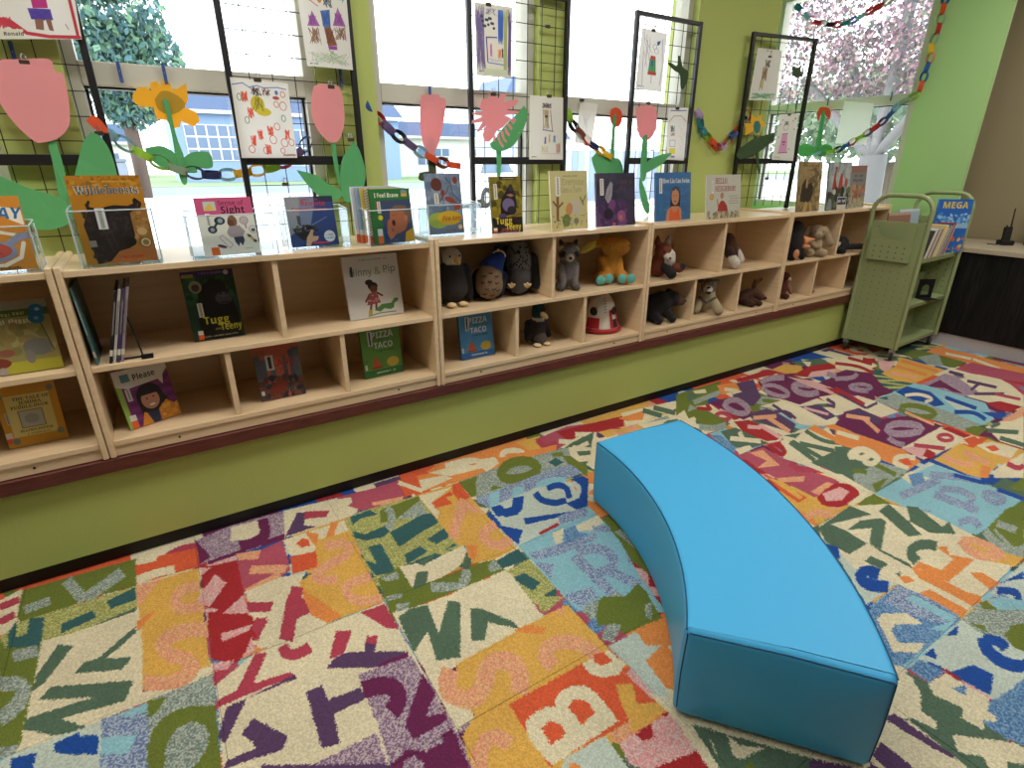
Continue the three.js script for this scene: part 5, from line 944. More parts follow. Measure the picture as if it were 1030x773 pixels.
const eyes = (t, x, y, z, r = 0.005) => { for (const s of [-1, 1]) part('eye', ball(r, r, r, 8), eyeMat, t, [s * x, y, z]); };
const BLK = [26, 24, 27], DRK = [44, 38, 38], WHT = [216, 208, 194], GRY = [122, 116, 114];

{ // bald eagle
  const t = plush('stuffed bald eagle with white head and yellow beak', [[[0, 0.075, 0], 0.068, [0, 0.15, 0], 0.056, DRK], [[0, 0.212, 0.01], 0.043, null, null, WHT], [[0.06, 0.15, 0], 0.032, [0.085, 0.03, -0.01], 0.022, BLK], [[-0.05, 0.15, 0], 0.032, [-0.06, 0.03, 0.01], 0.022, BLK], [[0, 0.03, -0.05], 0.03, [0.02, 0.02, -0.1], 0.022, BLK]], [1.366, MID, -0.15], -0.1);
  part('beak', new THREE.ConeGeometry(0.016, 0.05, 10).rotateX(1.95).translate(0.005, 0.198, 0.066), beakMat, t); eyes(t, 0.022, 0.222, 0.046);
  for (const s of [-1, 1]) part('foot', ball(0.022, 0.011, 0.026, 12), creamFelt, t, [s * 0.028, 0.0115, 0.062]);
}
{ // peacock
  const t = plush('stuffed peacock with blue neck and tan scalloped breast', [[[0, 0.07, 0.01], 0.064, [0, 0.105, 0.012], 0.06, [140, 112, 84]], [[0.02, 0.15, -0.015], 0.056, [0.05, 0.19, -0.02], 0.036, [14, 52, 128]], [[0.05, 0.22, -0.02], 0.026, [0.045, 0.235, 0], 0.02, [22, 24, 40]], [[0.065, 0.1, -0.02], 0.03, [0.05, 0.03, -0.03], 0.03, [20, 30, 64]], [[-0.02, 0.09, -0.06], 0.05, [-0.05, 0.03, -0.08], 0.04, BLK]], [1.55, MID, -0.14], -0.35);
  part('beak', new THREE.ConeGeometry(0.008, 0.03, 8).rotateX(1.7).translate(0.044, 0.23, 0.026), creamFelt, t);
  part('neck_band', new THREE.TorusGeometry(0.034, 0.003, 6, 18, 2.4).rotateX(0.5).translate(0.045, 0.198, 0.005), creamFelt, t);
  for (const [x, y] of [[-0.03, 0.13], [0.0, 0.142], [0.025, 0.128], [-0.036, 0.1], [-0.006, 0.106], [0.026, 0.098], [-0.02, 0.072], [0.012, 0.07], [0.032, 0.062], [-0.03, 0.046], [0.004, 0.04]]) {
    const z = 0.01 + Math.sqrt(Math.max(0, 0.064 ** 2 - x * x - Math.max(0, (y - 0.105) * 0.9) ** 2 - Math.max(0, 0.07 - y) ** 2)) + 0.001;
    part('feather_mark', new THREE.TorusGeometry(0.009, 0.0022, 5, 8, 2.4).rotateZ(Math.PI + 0.35).translate(x, y, z), darkFelt, t); }
}
{ // falcon
  const t = plush('stuffed falcon with spotted grey breast and cream feet', [[[0, 0.15, 0.0], 0.058, [0, 0.215, 0.0], 0.05, [116, 112, 110]], [[0, 0.06, 0], 0.056, [0, 0.1, 0.01], 0.058, [84, 82, 84]], [[0.06, 0.17, -0.02], 0.032, [0.085, 0.05, -0.02], 0.028, BLK], [[-0.055, 0.2, -0.02], 0.032, [-0.055, 0.06, -0.01], 0.028, [20, 22, 34]], [[0, 0.03, -0.05], 0.026, [0, 0.02, -0.1], 0.018, BLK]], [1.722, MID, -0.15], -0.5);
  const spots = []; for (let i = 0; i < 46; i++) { const a = rr(-0.95, 0.95), y = rr(0.1, 0.235); const R = 0.0585 - Math.max(0, y - 0.2) * 0.25; spots.push(ball(0.0042, 0.0052, 0.002, 6).rotateY(a).translate(Math.sin(a) * R, y, Math.cos(a) * R)); }
  const sp = part('breast_spots', mergeGeometries(spots), darkFelt, t); sp.userData.kind = 'stuff';
  for (const s of [-1, 1]) { const f = []; for (const q of [-0.7, 0, 0.7]) f.push(ball(0.0075, 0.0075, 0.02, 10).translate(0, 0, 0.014).rotateX(-0.9).rotateZ(q)); part('foot', mergeGeometries(f), creamFelt, t, [s * 0.038, 0.05, 0.06]); }
}
{ // raccoon
  const t = plush('grey stuffed raccoon with black eye mask sitting upright', [[[0, 0.06, 0], 0.05, [0, 0.13, 0], 0.042, [112, 106, 104]], [[0, 0.185, 0.008], 0.05, null, null, [124, 118, 114]], [[0, 0.166, 0.045], 0.022, [0, 0.16, 0.054], 0.016, WHT], [[0, 0.215, 0.032], 0.018, null, null, [96, 90, 88]], [[-0.026, 0.182, 0.034], 0.018, [-0.036, 0.172, 0.026], 0.014, BLK], [[0.026, 0.182, 0.034], 0.018, [0.036, 0.172, 0.026], 0.014, BLK], [[-0.03, 0.206, 0.026], 0.012, [-0.046, 0.2, 0.012], 0.01, WHT], [[0.03, 0.206, 0.026], 0.012, [0.046, 0.2, 0.012], 0.01, WHT], [[-0.034, 0.225, 0], 0.014, [-0.04, 0.24, 0], 0.008, [80, 76, 78]], [[0.034, 0.225, 0], 0.014, [0.04, 0.24, 0], 0.008, [80, 76, 78]], [[-0.04, 0.12, 0.02], 0.017, [-0.03, 0.035, 0.058], 0.015, GRY], [[0.04, 0.12, 0.02], 0.017, [0.03, 0.035, 0.058], 0.015, GRY], [[-0.035, 0.025, 0.02], 0.024, [-0.04, 0.018, 0.06], 0.018, [96, 92, 92]], [[0.035, 0.025, 0.02], 0.024, [0.04, 0.018, 0.06], 0.018, [96, 92, 92]]], [2.012, MID, -0.14], -0.45, 0.009, 52);
  part('nose', ball(0.009, 0.007, 0.006, 10), eyeMat, t, [0, 0.164, 0.0715]); eyes(t, 0.024, 0.187, 0.0525, 0.0045);
}
{ // long-eared orange animal
  const OR = [206, 140, 46], OD = [192, 126, 40];
  const t = plush('orange stuffed animal with teal soles and a yellow ear', [[[0, 0.06, 0], 0.055, [0.005, 0.15, 0], 0.038, OR], [[0.0, 0.195, 0.01], 0.052, [0.055, 0.19, 0.02], 0.046, OR], [[-0.04, 0.045, 0.02], 0.032, [-0.055, 0.03, 0.075], 0.026, OD], [[0.055, 0.045, 0.02], 0.032, [0.075, 0.03, 0.075], 0.026, OD], [[-0.04, 0.115, 0.01], 0.024, [-0.02, 0.04, 0.07], 0.018, OR], [[0.045, 0.12, 0.01], 0.024, [0.05, 0.04, 0.07], 0.018, OR], [[-0.045, 0.21, 0], 0.022, [-0.07, 0.205, 0], 0.022, OR]], [2.3, MID, -0.15], -0.45, 0.012, 48);
  part('ear', ball(0.058, 0.022, 0.012, 14), M([206, 186, 84], 0.95), t, [-0.115, 0.19, 0.008], [0, 0, 0.5]);
  for (const [x, y, z] of [[-0.068, 0.03, 0.096], [0.095, 0.034, 0.094], [-0.022, 0.036, 0.088], [0.05, 0.034, 0.09]]) part('sole', ball(0.026, 0.025, 0.012, 14), M([92, 168, 160], 0.95), t, [x, y, z]);
  eyes(t, 0.0, 0.2, 0.07, 0.003); part('eye', ball(0.004, 0.004, 0.004, 8), eyeMat, t, [0.085, 0.198, 0.058]);
}
{ // mallard
  const t = plush('stuffed mallard duck with green head and pale bill', [[[0, 0.06, -0.01], 0.055, [0, 0.095, 0.01], 0.048, [50, 38, 38]], [[0, 0.165, 0.02], 0.034, [0.0, 0.19, 0.02], 0.03, [12, 62, 58]], [[0, 0.13, 0.018], 0.03, null, null, [200, 196, 186]], [[0.045, 0.11, 0], 0.02, [0.075, 0.035, 0.01], 0.014, [34, 26, 34]], [[-0.045, 0.11, 0], 0.02, [-0.06, 0.035, 0.01], 0.014, BLK], [[0.005, 0.035, 0.03], 0.035, null, null, [92, 80, 78]]], [1.822, LOW, -0.14], 0.0);
  part('bill', ball(0.017, 0.013, 0.03, 12), creamFelt, t, [0.002, 0.16, 0.066], [0.35, 0, 0]); eyes(t, 0.026, 0.182, 0.046, 0.004);
  for (const s of [-1, 1]) part('foot', ball(0.02, 0.008, 0.026, 12), creamFelt, t, [s * 0.028, 0.009, 0.058]);
}
{ // white and red padded toy
  const t = thing('padded_toy', 'white and red padded toy with black ovals and a laced front', 'plush toy', [2.262, LOW, -0.15], -0.4);
  const prof = [[0.102, 0.012], [0.108, 0.022], [0.1, 0.04], [0.088, 0.09], [0.07, 0.15], [0.05, 0.19], [0.03, 0.204], [0, 0.206]].map(([r, y]) => new THREE.Vector2(r, y));
  part('shell', new THREE.LatheGeometry(prof, 32).scale(1, 1, 0.85), M([212, 202, 186], 0.8), t);
  part('red_rim', new THREE.TorusGeometry(0.1, 0.014, 10, 36).rotateX(Math.PI / 2).scale(1.05, 0.9, 0.9), M([168, 20, 36], 0.6), t, [0, 0.014, 0]);
  const patch = (a0, a1, y0, y1, mat, name) => { const pos = [], idx = [], R = (y) => { for (let i = 0; i + 1 < prof.length; i++) if (y >= prof[i].y && y <= prof[i + 1].y) return prof[i].x + (prof[i + 1].x - prof[i].x) * (y - prof[i].y) / (prof[i + 1].y - prof[i].y); return 0.03; }; const n = 10, m = 6;
    for (let j = 0; j <= m; j++) for (let i = 0; i <= n; i++) { const y = y0 + (y1 - y0) * j / m, a = a0 + (a1 - a0) * i / n + (Array.isArray(a1) ? 0 : 0), r = R(y) + 0.003; pos.push(Math.sin(a) * r, y, Math.cos(a) * r * 0.85); }
    for (let j = 0; j < m; j++) for (let i = 0; i < n; i++) { const A = j * (n + 1) + i; idx.push(A, A + 1, A + n + 1, A + 1, A + n + 2, A + n + 1); }
    const g = new THREE.BufferGeometry(); g.setAttribute('position', new THREE.Float32BufferAttribute(pos, 3)); g.setIndex(idx); g.computeVertexNormals(); part(name, g, mat, t); };
  const red = M([172, 22, 40], 0.7), blk = M([24, 20, 22], 0.6);
  patch(-1.1, -0.32, 0.03, 0.085, red, 'red_panel'); patch(0.3, 0.5, 0.03, 0.125, red, 'red_panel'); patch(0.85, 1.05, 0.03, 0.11, red, 'red_panel'); patch(0.5, 0.85, 0.03, 0.075, blk, 'dark_panel');
  for (const a of [-0.75, 0.75]) part('black_oval', ball(0.022, 0.024, 0.007, 14), blk, t, [Math.sin(a) * 0.083, 0.118, Math.cos(a) * 0.083 * 0.85], [0, a, 0]);
  for (let i = 0; i < 6; i++) part('lace', tube([[-0.006, 0.115 + i * 0.014, 0.079 - i * 0.0055], [0.008, 0.121 + i * 0.014, 0.0775 - i * 0.0055]], 0.0014, 3, 5), blk, t);
}
{ // fox
  const FX = [122, 60, 34];
  const t = plush('brown stuffed fox with white cheeks and black paws', [[[0, 0.05, -0.02], 0.05, [0, 0.1, -0.01], 0.04, FX], [[0, 0.145, 0.01], 0.046, null, null, FX], [[0.03, 0.125, 0.035], 0.03, [0.03, 0.1, 0.04], 0.03, WHT], [[0.0, 0.12, 0.06], 0.018, [0.0, 0.115, 0.075], 0.01, WHT], [[0.032, 0.19, 0], 0.02, [0.036, 0.222, 0.0], 0.008, [150, 130, 120]], [[-0.032, 0.19, 0], 0.02, [-0.036, 0.222, 0], 0.008, FX], [[0.01, 0.06, 0.03], 0.026, [0.02, 0.03, 0.085], 0.026, BLK], [[0.05, 0.06, 0.02], 0.024, [0.11, 0.045, 0.02], 0.022, FX], [[0.11, 0.05, 0.02], 0.023, [0.125, 0.056, 0.02], 0.02, BLK]], [2.64, MID, -0.1], -0.25, 0.01, 48);
  part('nose', ball(0.007, 0.006, 0.006, 8), eyeMat, t, [0, 0.118, 0.086]); eyes(t, 0.02, 0.15, 0.052);
}
plush('brown and white stuffed dog showing its back legs beside the divider', [[[0, 0.13, -0.02], 0.045, [0.01, 0.17, -0.02], 0.035, [74, 42, 30]], [[0.015, 0.15, -0.01], 0.034, [0.05, 0.08, 0.02], 0.025, [80, 46, 32]], [[0.055, 0.09, 0.02], 0.026, [0.075, 0.05, 0.03], 0.027, WHT], [[-0.01, 0.1, 0.02], 0.03, [0, 0.07, 0.04], 0.026, [58, 34, 28]], [[0, 0.06, 0.045], 0.029, [0.02, 0.03, 0.06], 0.03, WHT]], [3.21, MID, -0.1], -0.2, 0.01);
{ const t = plush('black stuffed bear with brown muzzle hunched in its cubby', [[[-0.02, 0.075, -0.02], 0.075, [0.03, 0.11, 0], 0.062, BLK], [[0.085, 0.13, 0.01], 0.046, null, null, BLK], [[0.12, 0.115, 0.025], 0.026, [0.138, 0.112, 0.03], 0.02, [84, 52, 40]], [[-0.03, 0.04, 0.04], 0.032, [-0.02, 0.022, 0.085], 0.021, BLK], [[0.05, 0.05, 0.04], 0.028, [0.07, 0.021, 0.07], 0.02, BLK], [[0.07, 0.17, -0.01], 0.016, null, null, BLK]], [2.665, LOW, -0.12], -0.35);
  part('nose', ball(0.009, 0.008, 0.008, 8), eyeMat, t, [0.156, 0.116, 0.034]); }
{ const HU = [176, 162, 132], t = plush('cream stuffed husky dog with open black mouth', [[[0, 0.07, 0], 0.055, [0, 0.11, 0.01], 0.05, HU], [[0, 0.165, 0.02], 0.046, null, null, [120, 110, 96]], [[0, 0.155, 0.045], 0.032, [0, 0.15, 0.065], 0.022, WHT], [[-0.04, 0.19, 0], 0.016, [-0.055, 0.196, 0], 0.012, [90, 86, 80]], [[0.04, 0.19, 0], 0.016, [0.06, 0.19, 0], 0.014, [130, 126, 116]], [[-0.04, 0.08, 0.03], 0.024, [-0.055, 0.03, 0.07], 0.026, HU], [[0.04, 0.08, 0.03], 0.026, [0.075, 0.03, 0.06], 0.028, HU], [[-0.045, 0.1, 0.045], 0.006, [0, 0.075, 0.066], 0.006, [96, 88, 72]], [[0, 0.075, 0.066], 0.006, [0.05, 0.105, 0.045], 0.006, [96, 88, 72]]], [3.07, LOW, -0.1], -0.85, 0.008, 50);
  part('nose', ball(0.012, 0.008, 0.008, 10), eyeMat, t, [0, 0.17, 0.084]); part('mouth', ball(0.017, 0.011, 0.007, 10), eyeMat, t, [0, 0.138, 0.082]); eyes(t, 0.022, 0.19, 0.054, 0.004); }
{ const t = plush('dark brown stuffed moose lying with its antlers up', [[[-0.03, 0.045, 0], 0.042, [0.02, 0.06, 0], 0.04, [72, 44, 30]], [[0.06, 0.075, 0.02], 0.032, [0.085, 0.05, 0.04], 0.024, [92, 58, 38]], [[0.05, 0.11, 0], 0.014, [0.06, 0.15, 0], 0.012, [100, 62, 34]], [[0.06, 0.14, 0], 0.012, [0.1, 0.155, 0], 0.009, [100, 62, 34]], [[-0.03, 0.03, 0.05], 0.022, [-0.01, 0.02, 0.085], 0.02, [60, 36, 26]], [[0.02, 0.03, 0.05], 0.02, [0.05, 0.018, 0.08], 0.017, [72, 44, 30]]], [3.46, LOW, -0.1], -0.3, 0.01);
  part('nose', ball(0.014, 0.012, 0.01, 10), eyeMat, t, [0.1, 0.045, 0.06]); }
{ const t = plush('black stuffed mole with long pinkish snout', [[[0, 0.09, 0], 0.07, [0, 0.17, -0.01], 0.055, BLK], [[0.02, 0.2, 0.0], 0.045, null, null, BLK], [[-0.02, 0.03, 0.04], 0.032, [-0.02, 0.022, 0.07], 0.021, BLK], [[0.04, 0.06, 0.03], 0.03, [0.06, 0.022, 0.05], 0.021, BLK]], [3.845, MID, -0.09], -0.4);
  part('snout', new THREE.ConeGeometry(0.034, 0.085, 14).rotateZ(-1.4).rotateY(-0.2).translate(0.105, 0.125, 0.035), M([206, 142, 98], 0.9), t); part('hand', ball(0.03, 0.016, 0.02, 10), M([190, 130, 92], 0.9), t, [0.075, 0.085, 0.055]); part('hand', ball(0.022, 0.03, 0.014, 10), M([190, 130, 92], 0.9), t, [-0.012, 0.045, 0.088]); }
{ const BU = [170, 150, 118], t = plush('beige stuffed lop-eared rabbit', [[[0, 0.06, 0], 0.055, [0, 0.1, 0], 0.045, BU], [[0, 0.16, 0.02], 0.05, null, null, BU], [[0, 0.145, 0.055], 0.026, null, null, [186, 168, 138]], [[-0.05, 0.18, 0], 0.02, [-0.085, 0.08, 0.02], 0.026, BU], [[0.05, 0.18, 0], 0.02, [0.095, 0.09, 0.02], 0.027, BU], [[-0.03, 0.03, 0.04], 0.03, [-0.035, 0.028, 0.075], 0.026, [182, 162, 130]], [[0.03, 0.03, 0.04], 0.03, [0.05, 0.028, 0.07], 0.026, [182, 162, 130]], [[-0.025, 0.09, 0.04], 0.018, [-0.012, 0.07, 0.07], 0.015, BU], [[0.025, 0.09, 0.04], 0.018, [0.012, 0.07, 0.07], 0.015, BU]], [4.115, MID, -0.09], -0.75, 0.012, 48);
  part('nose', ball(0.006, 0.005, 0.004, 8), M([140, 96, 84], 0.9), t, [0, 0.15, 0.082]); eyes(t, 0.026, 0.168, 0.062, 0.004); }
plush('black stuffed cat lying down with its long tail out', [[[-0.02, 0.05, 0], 0.05, [0.04, 0.06, -0.02], 0.048, BLK], [[-0.05, 0.09, 0.03], 0.036, null, null, BLK], [[-0.065, 0.065, 0.055], 0.018, null, null, WHT], [[-0.06, 0.12, 0.02], 0.014, [-0.062, 0.135, 0.02], 0.007, BLK], [[0.06, 0.035, 0], 0.022, [0.2, 0.035, 0.02], 0.02, BLK], [[-0.05, 0.022, 0.05], 0.021, [-0.04, 0.021, 0.09], 0.02, BLK]], [4.42, MID, -0.08], -0.3);
plush('small brown stuffed monkey beside the shelf side', [[[0, 0.05, 0], 0.034, [0, 0.1, 0], 0.03, [92, 44, 32]], [[0.005, 0.145, 0.01], 0.03, null, null, [84, 40, 30]], [[0.02, 0.13, 0.03], 0.016, null, null, [196, 160, 136]], [[0.03, 0.09, 0.02], 0.013, [0.045, 0.04, 0.04], 0.012, [150, 104, 84]], [[-0.01, 0.02, 0.03], 0.019, [0.0, 0.019, 0.06], 0.018, [84, 40, 30]]], [3.83, LOW, -0.09], -0.3, 0.008);
plush('tiny pinkish stuffed mouse at the foot of the divider', [[[0, 0.018, 0], 0.017, [0, 0.02, 0.03], 0.013, [176, 120, 98]], [[0.01, 0.036, 0.01], 0.008, null, null, [196, 150, 130]]], [4.125, LOW, -0.06], -0.3, 0.006, 28);
const CUT = {
  pinkTulip: ['G', [-59,1605,-20,1629,15,1634,102,1641,109,1608,128,1601,127,1547,115,1473,98,1437,65,1409,31,1399,8,1399,-19,1431,-42,1476,-52,1510,-66,1564]],
  pinkTulipStem: ['G', [39,1441,60,1442,61,1394,62,1332,55,1225,28,1226,31,1283,36,1357]],
  pinkTulipLeafR: ['G', [162,1432,184,1420,202,1377,206,1293,190,1170,48,1176,110,1351,136,1404]],
  pinkTulipLeafL: ['G', [-154,1307,-109,1297,-48,1260,4,1239,45,1209,43,1153,4,1129,-46,1125,-72,1147,-130,1216,-192,1257]],
  daffPetals: ['W', [306,1555,326,1580,354,1586,366,1574,368,1598,389,1607,401,1592,409,1613,425,1615,437,1578,482,1605,479,1552,463,1526,497,1511,504,1482,479,1461,442,1480,433,1458,412,1454,394,1482,366,1481,363,1522,325,1521,305,1536]],
  daffCentre: ['W', [372,1547,397,1574,428,1574,460,1551,464,1531,439,1509,405,1499,377,1515]],
  daffStem: ['W', [395,1544,413,1545,416,1433,428,1347,420,1267,401,1267,398,1342,402,1441]],
  daffLeafL: ['W', [307,1385,360,1394,396,1373,410,1342,446,1333,461,1302,415,1302,359,1312,318,1347]],
  daffLeafR: ['W', [419,1347,453,1371,513,1373,520,1329,502,1315,452,1320,433,1329]],
  tulip2: ['G', [922,1617,947,1624,997,1625,1025,1609,1032,1537,1025,1481,1004,1433,981,1414,951,1418,916,1459,902,1504,903,1558]],
  tulip2Stem: ['G', [962,1427,979,1428,988,1297,1018,1186,991,1187,968,1307]],
  tulip2LeafU: ['G', [1055,1419,1078,1386,1097,1306,1085,1246,1056,1184,991,1187,987,1287,1005,1356]],
  tulip2LeafL: ['G', [811,1309,883,1289,940,1249,989,1217,953,1188,893,1205,848,1251]],
  tulip3: ['W', [1406,1617,1492,1623,1498,1612,1529,1598,1511,1498,1488,1434,1466,1390,1445,1352,1410,1400,1395,1495]],
  tulip3Stem: ['W', [1419,1445,1453,1446,1464,1347,1458,1258,1430,1259]],
  tulip3LeafL: ['W', [1377,1292,1432,1296,1439,1258,1375,1260]],
  daisy: ['G', [1619,1504,1623,1518,1668,1530,1678,1539,1627,1542,1624,1550,1682,1555,1665,1573,1680,1611,1714,1613,1715,1632,1753,1623,1767,1615,1781,1635,1813,1637,1795,1601,1860,1617,1878,1613,1867,1596,1816,1569,1882,1568,1875,1557,1802,1546,1838,1533,1794,1495,1758,1478,1743,1455,1714,1429,1686,1429,1679,1459,1698,1498,1652,1467,1649,1475,1681,1514]],
  daisyLeaf: ['G', [1908,1592,1927,1562,1920,1516,1890,1458,1845,1411,1778,1387,1728,1398,1717,1421,1743,1438,1779,1478,1831,1525,1860,1545]],
  daisyStem: ['G', [1754,1398,1775,1399,1785,1364,1773,1228,1760,1228,1757,1341]],
  daisyFringeA: ['G', [1827,1527,1860,1535,1920,1530,1914,1510,1882,1500,1845,1511]],
  daisyFringeB: ['G', [1812,1507,1827,1510,1852,1489,1884,1476,1875,1467,1845,1474]],
  daisyFringeC: ['G', [1797,1491,1810,1493,1819,1474,1834,1461,1824,1455,1805,1468]],
  daisyFringeD: ['G', [1776,1473,1790,1476,1799,1450,1814,1431,1802,1428,1786,1447]],
  daisyFringeE: ['G', [1755,1461,1768,1464,1775,1436,1795,1411,1784,1407,1763,1433]],
  daisyFringeF: ['G', [1737,1455,1750,1455,1745,1432,1757,1410,1746,1413,1735,1429]],
  tulip4: ['W', [2533,1608,2569,1619,2607,1605,2620,1568,2605,1529,2568,1522,2534,1552]],
  tulip4Stem: ['W', [2549,1578,2571,1579,2572,1477,2575,1347,2548,1347,2550,1477]],
  tulip4Leaf: ['W', [2407,1360,2459,1392,2526,1363,2622,1347,2642,1238,2489,1241,2428,1314]],
  sprig: ['G', [2936,1890,2958,1885,2973,1855,2987,1837,3004,1829,3033,1815,3030,1769,3004,1728,2982,1734,2967,1797,2917,1816,2862,1843,2881,1851,2939,1840]],
  tulip5: ['G', [2646,1615,2710,1630,2788,1627,2814,1584,2810,1506,2770,1459,2712,1458,2674,1503]],
  tulip5Stem: ['G', [2716,1471,2753,1472,2771,1292,2757,1238,2724,1266]],
  tulip5LeafR: ['G', [2743,1279,2765,1340,2852,1374,2954,1388,2918,1347,2841,1306,2763,1279]],
  tulip5LeafD: ['G', [2712,1260,2747,1219,2784,1162,2819,1075,2800,1050,2762,1092,2720,1192]],
  sunflower: ['H', [61,1620,107,1600,144,1623,156,1586,198,1573,162,1542,150,1498,102,1527,35,1496,36,1540,10,1569,72,1570]],
  sunflowerCentre: ['H', [100,1582,131,1586,154,1557,152,1520,131,1508,104,1527,93,1556]],
  sunflowerLeaf: ['H', [-25,1377,-3,1422,111,1482,152,1490,212,1506,278,1522,275,1469,209,1423,113,1369,10,1354]],
  sunflowerStem: ['H', [100,1512,130,1490,161,1408,210,1269,192,1269,137,1407]],
  scrap: ['H', [336,1907,388,1899,416,1914,415,1883,442,1856,392,1840,356,1852]],
  redFlower: ['X', [-1060,1741,-1041,1784,-1002,1789,-954,1773,-930,1733,-934,1684,-967,1711,-995,1737,-1021,1729,-1031,1671]],
  redFlowerStem: ['X', [-1009,1738,-977,1736,-965,1422,-1011,1422]],
  redFlowerLeafL: ['X', [-1195,1447,-1127,1498,-1052,1479,-997,1443,-1012,1401,-1129,1388]],
  redFlowerLeafR: ['X', [-998,1449,-948,1483,-886,1481,-851,1450,-896,1400,-962,1386]],
  orangeScrap: ['G', [157,1468,177,1484,196,1473,211,1442,206,1430,175,1442]],
  Q_ronald: ['G', [-38,1931,221,1972,202,1705,-75,1679]],
  Q_crayon: ['G', [622,1627,823,1619,821,1354,616,1353]],
  Q_castle: ['G', [899,1923,1085,1946,1083,1682,904,1684]],
  Q_stripes: ['G', [1649,1983,1845,1987,1839,1705,1653,1705]],
  Q_tower: ['G', [1945,1639,2147,1639,2155,1350,1942,1351]],
  Q_grey: ['W', [2315,1635,2436,1629,2403,1430,2285,1434]],
  Q_girl: ['G', [2649,1992,2837,1983,2829,1701,2628,1707]],
  Q_arch: ['G', [2898,1628,3064,1633,3069,1347,2917,1353]],
  Q_giraffe: ['H', [36,1985,229,1983,242,1705,18,1700]],
  Q_pinkdress: ['H', [303,1627,461,1638,483,1346,290,1354]],
  Q_white: ['X', [-830,1822,-586,1784,-570,1474,-837,1490]],
  Q_pane: ['W', [832,1618,882,1615,884,1438,828,1441]],
};
const CHAINS = {
  chainEndLow: [[5455,1400,-1013],[5455,1422,-939],[5455,1426,-847],[5455,1459,-759],[5455,1504,-680],[5455,1556,-593],[5455,1606,-526],[5455,1682,-447],[5455,1754,-396],[5455,1798,-325],[5455,1823,-271]],
  chainEndDown: [[5455,2469,-237],[5455,2409,-241],[5455,2332,-242],[5455,2245,-240],[5455,2152,-257],[5455,2069,-245],[5455,1980,-256],[5455,1904,-260],[5455,1846,-266]],
  chainEndTop: [[5455,2620,-1432],[5455,2512,-1301],[5455,2461,-1223],[5455,2432,-1135],[5455,2410,-1048],[5455,2405,-947],[5455,2424,-856],[5455,2453,-779],[5455,2480,-696],[5455,2506,-620]],
  chainPillar: [[3169,1625,-425],[3198,1595,-425],[3218,1550,-425],[3256,1501,-425],[3308,1477,-425],[3364,1441,-425],[3417,1423,-425],[3479,1454,-425],[3521,1492,-425],[3575,1534,-425],[3616,1581,-425],[3649,1604,-425],[3627,1640,-425]],
  chainMid: [[2227,1590,-470],[2262,1532,-470],[2311,1490,-470],[2353,1458,-470],[2412,1426,-470],[2496,1386,-470],[2554,1363,-470]],
  chainPink: [[1143,1584,-470],[1161,1542,-470],[1212,1506,-470],[1257,1465,-470],[1311,1431,-470],[1364,1396,-470],[1417,1369,-470],[1472,1344,-470],[1529,1329,-470],[1587,1321,-470]],
  chainLeft: [[184,1452,-470],[233,1413,-470],[275,1380,-470],[326,1347,-470],[385,1320,-470],[465,1297,-470],[546,1292,-470],[606,1296,-470],[662,1305,-470],[731,1320,-470],[803,1347,-470],[859,1385,-470],[895,1428,-470]],
};
// ---------- black wire display grids standing on the shelf tops
const gridWords = ['carrying the big pink tulip', 'carrying the red crayon drawing', 'carrying the pink fringed flower', 'carrying the girl-in-a-dress drawing', 'carrying the yellow sunflower'];
const GX = [[-0.29, 0.212], [0.611, 1.102], [1.619, 2.183], [2.616, 3.121]];
const gridTop = 2.07, gridBar = 1.345;
function grid(i, w, y0, place) {
  const g = thing('display_grid', 'black metal wire display grid ' + gridWords[i], 'display grid', [0, 0, 0], 0, 'wire display grids on the bookshelves'); place(g);
  const h = gridTop - y0;
  for (const x of [0.011, w - 0.011]) part('upright', rbox(0.022, h, 0.022, 0.002).translate(x, h / 2, 0), blackMetal, g);
  part('top_rail', rbox(w - 0.046, 0.02, 0.02, 0.002).translate(w / 2, h - 0.011, 0), blackMetal, g);
  if (y0 < 0.9) part('bottom_rail', rbox(w - 0.046, 0.02, 0.02, 0.002).translate(w / 2, 0.011, 0), blackMetal, g);
  part('cross_rail', rbox(w - 0.046, 0.034, 0.02, 0.002).translate(w / 2, gridBar - y0, 0), blackMetal, g);
  const n = Math.round(w / 0.076), vg = box(0.003, h - 0.04, 0.003), hg = box(w - 0.04, 0.003, 0.003);
  for (let k = 1; k < n; k++) part('wire', vg, blackMetal, g, [w * k / n, h / 2, 0]);
  for (let y = 0.076; y < h - 0.03; y += 0.076) if (Math.abs(y - (gridBar - y0)) > 0.022) part('wire', hg, blackMetal, g, [w / 2, y, 0.0032]);
}
GX.forEach(([a, b], i) => grid(i, b - a, 0.416, (g) => g.position.set(a, 0.416, -0.417)));
const TH = 10 * Math.PI / 180;
grid(4, 0.53, TOP, (g) => { g.position.set(3.575, TOP, -0.415); g.rotation.y = -TH; });

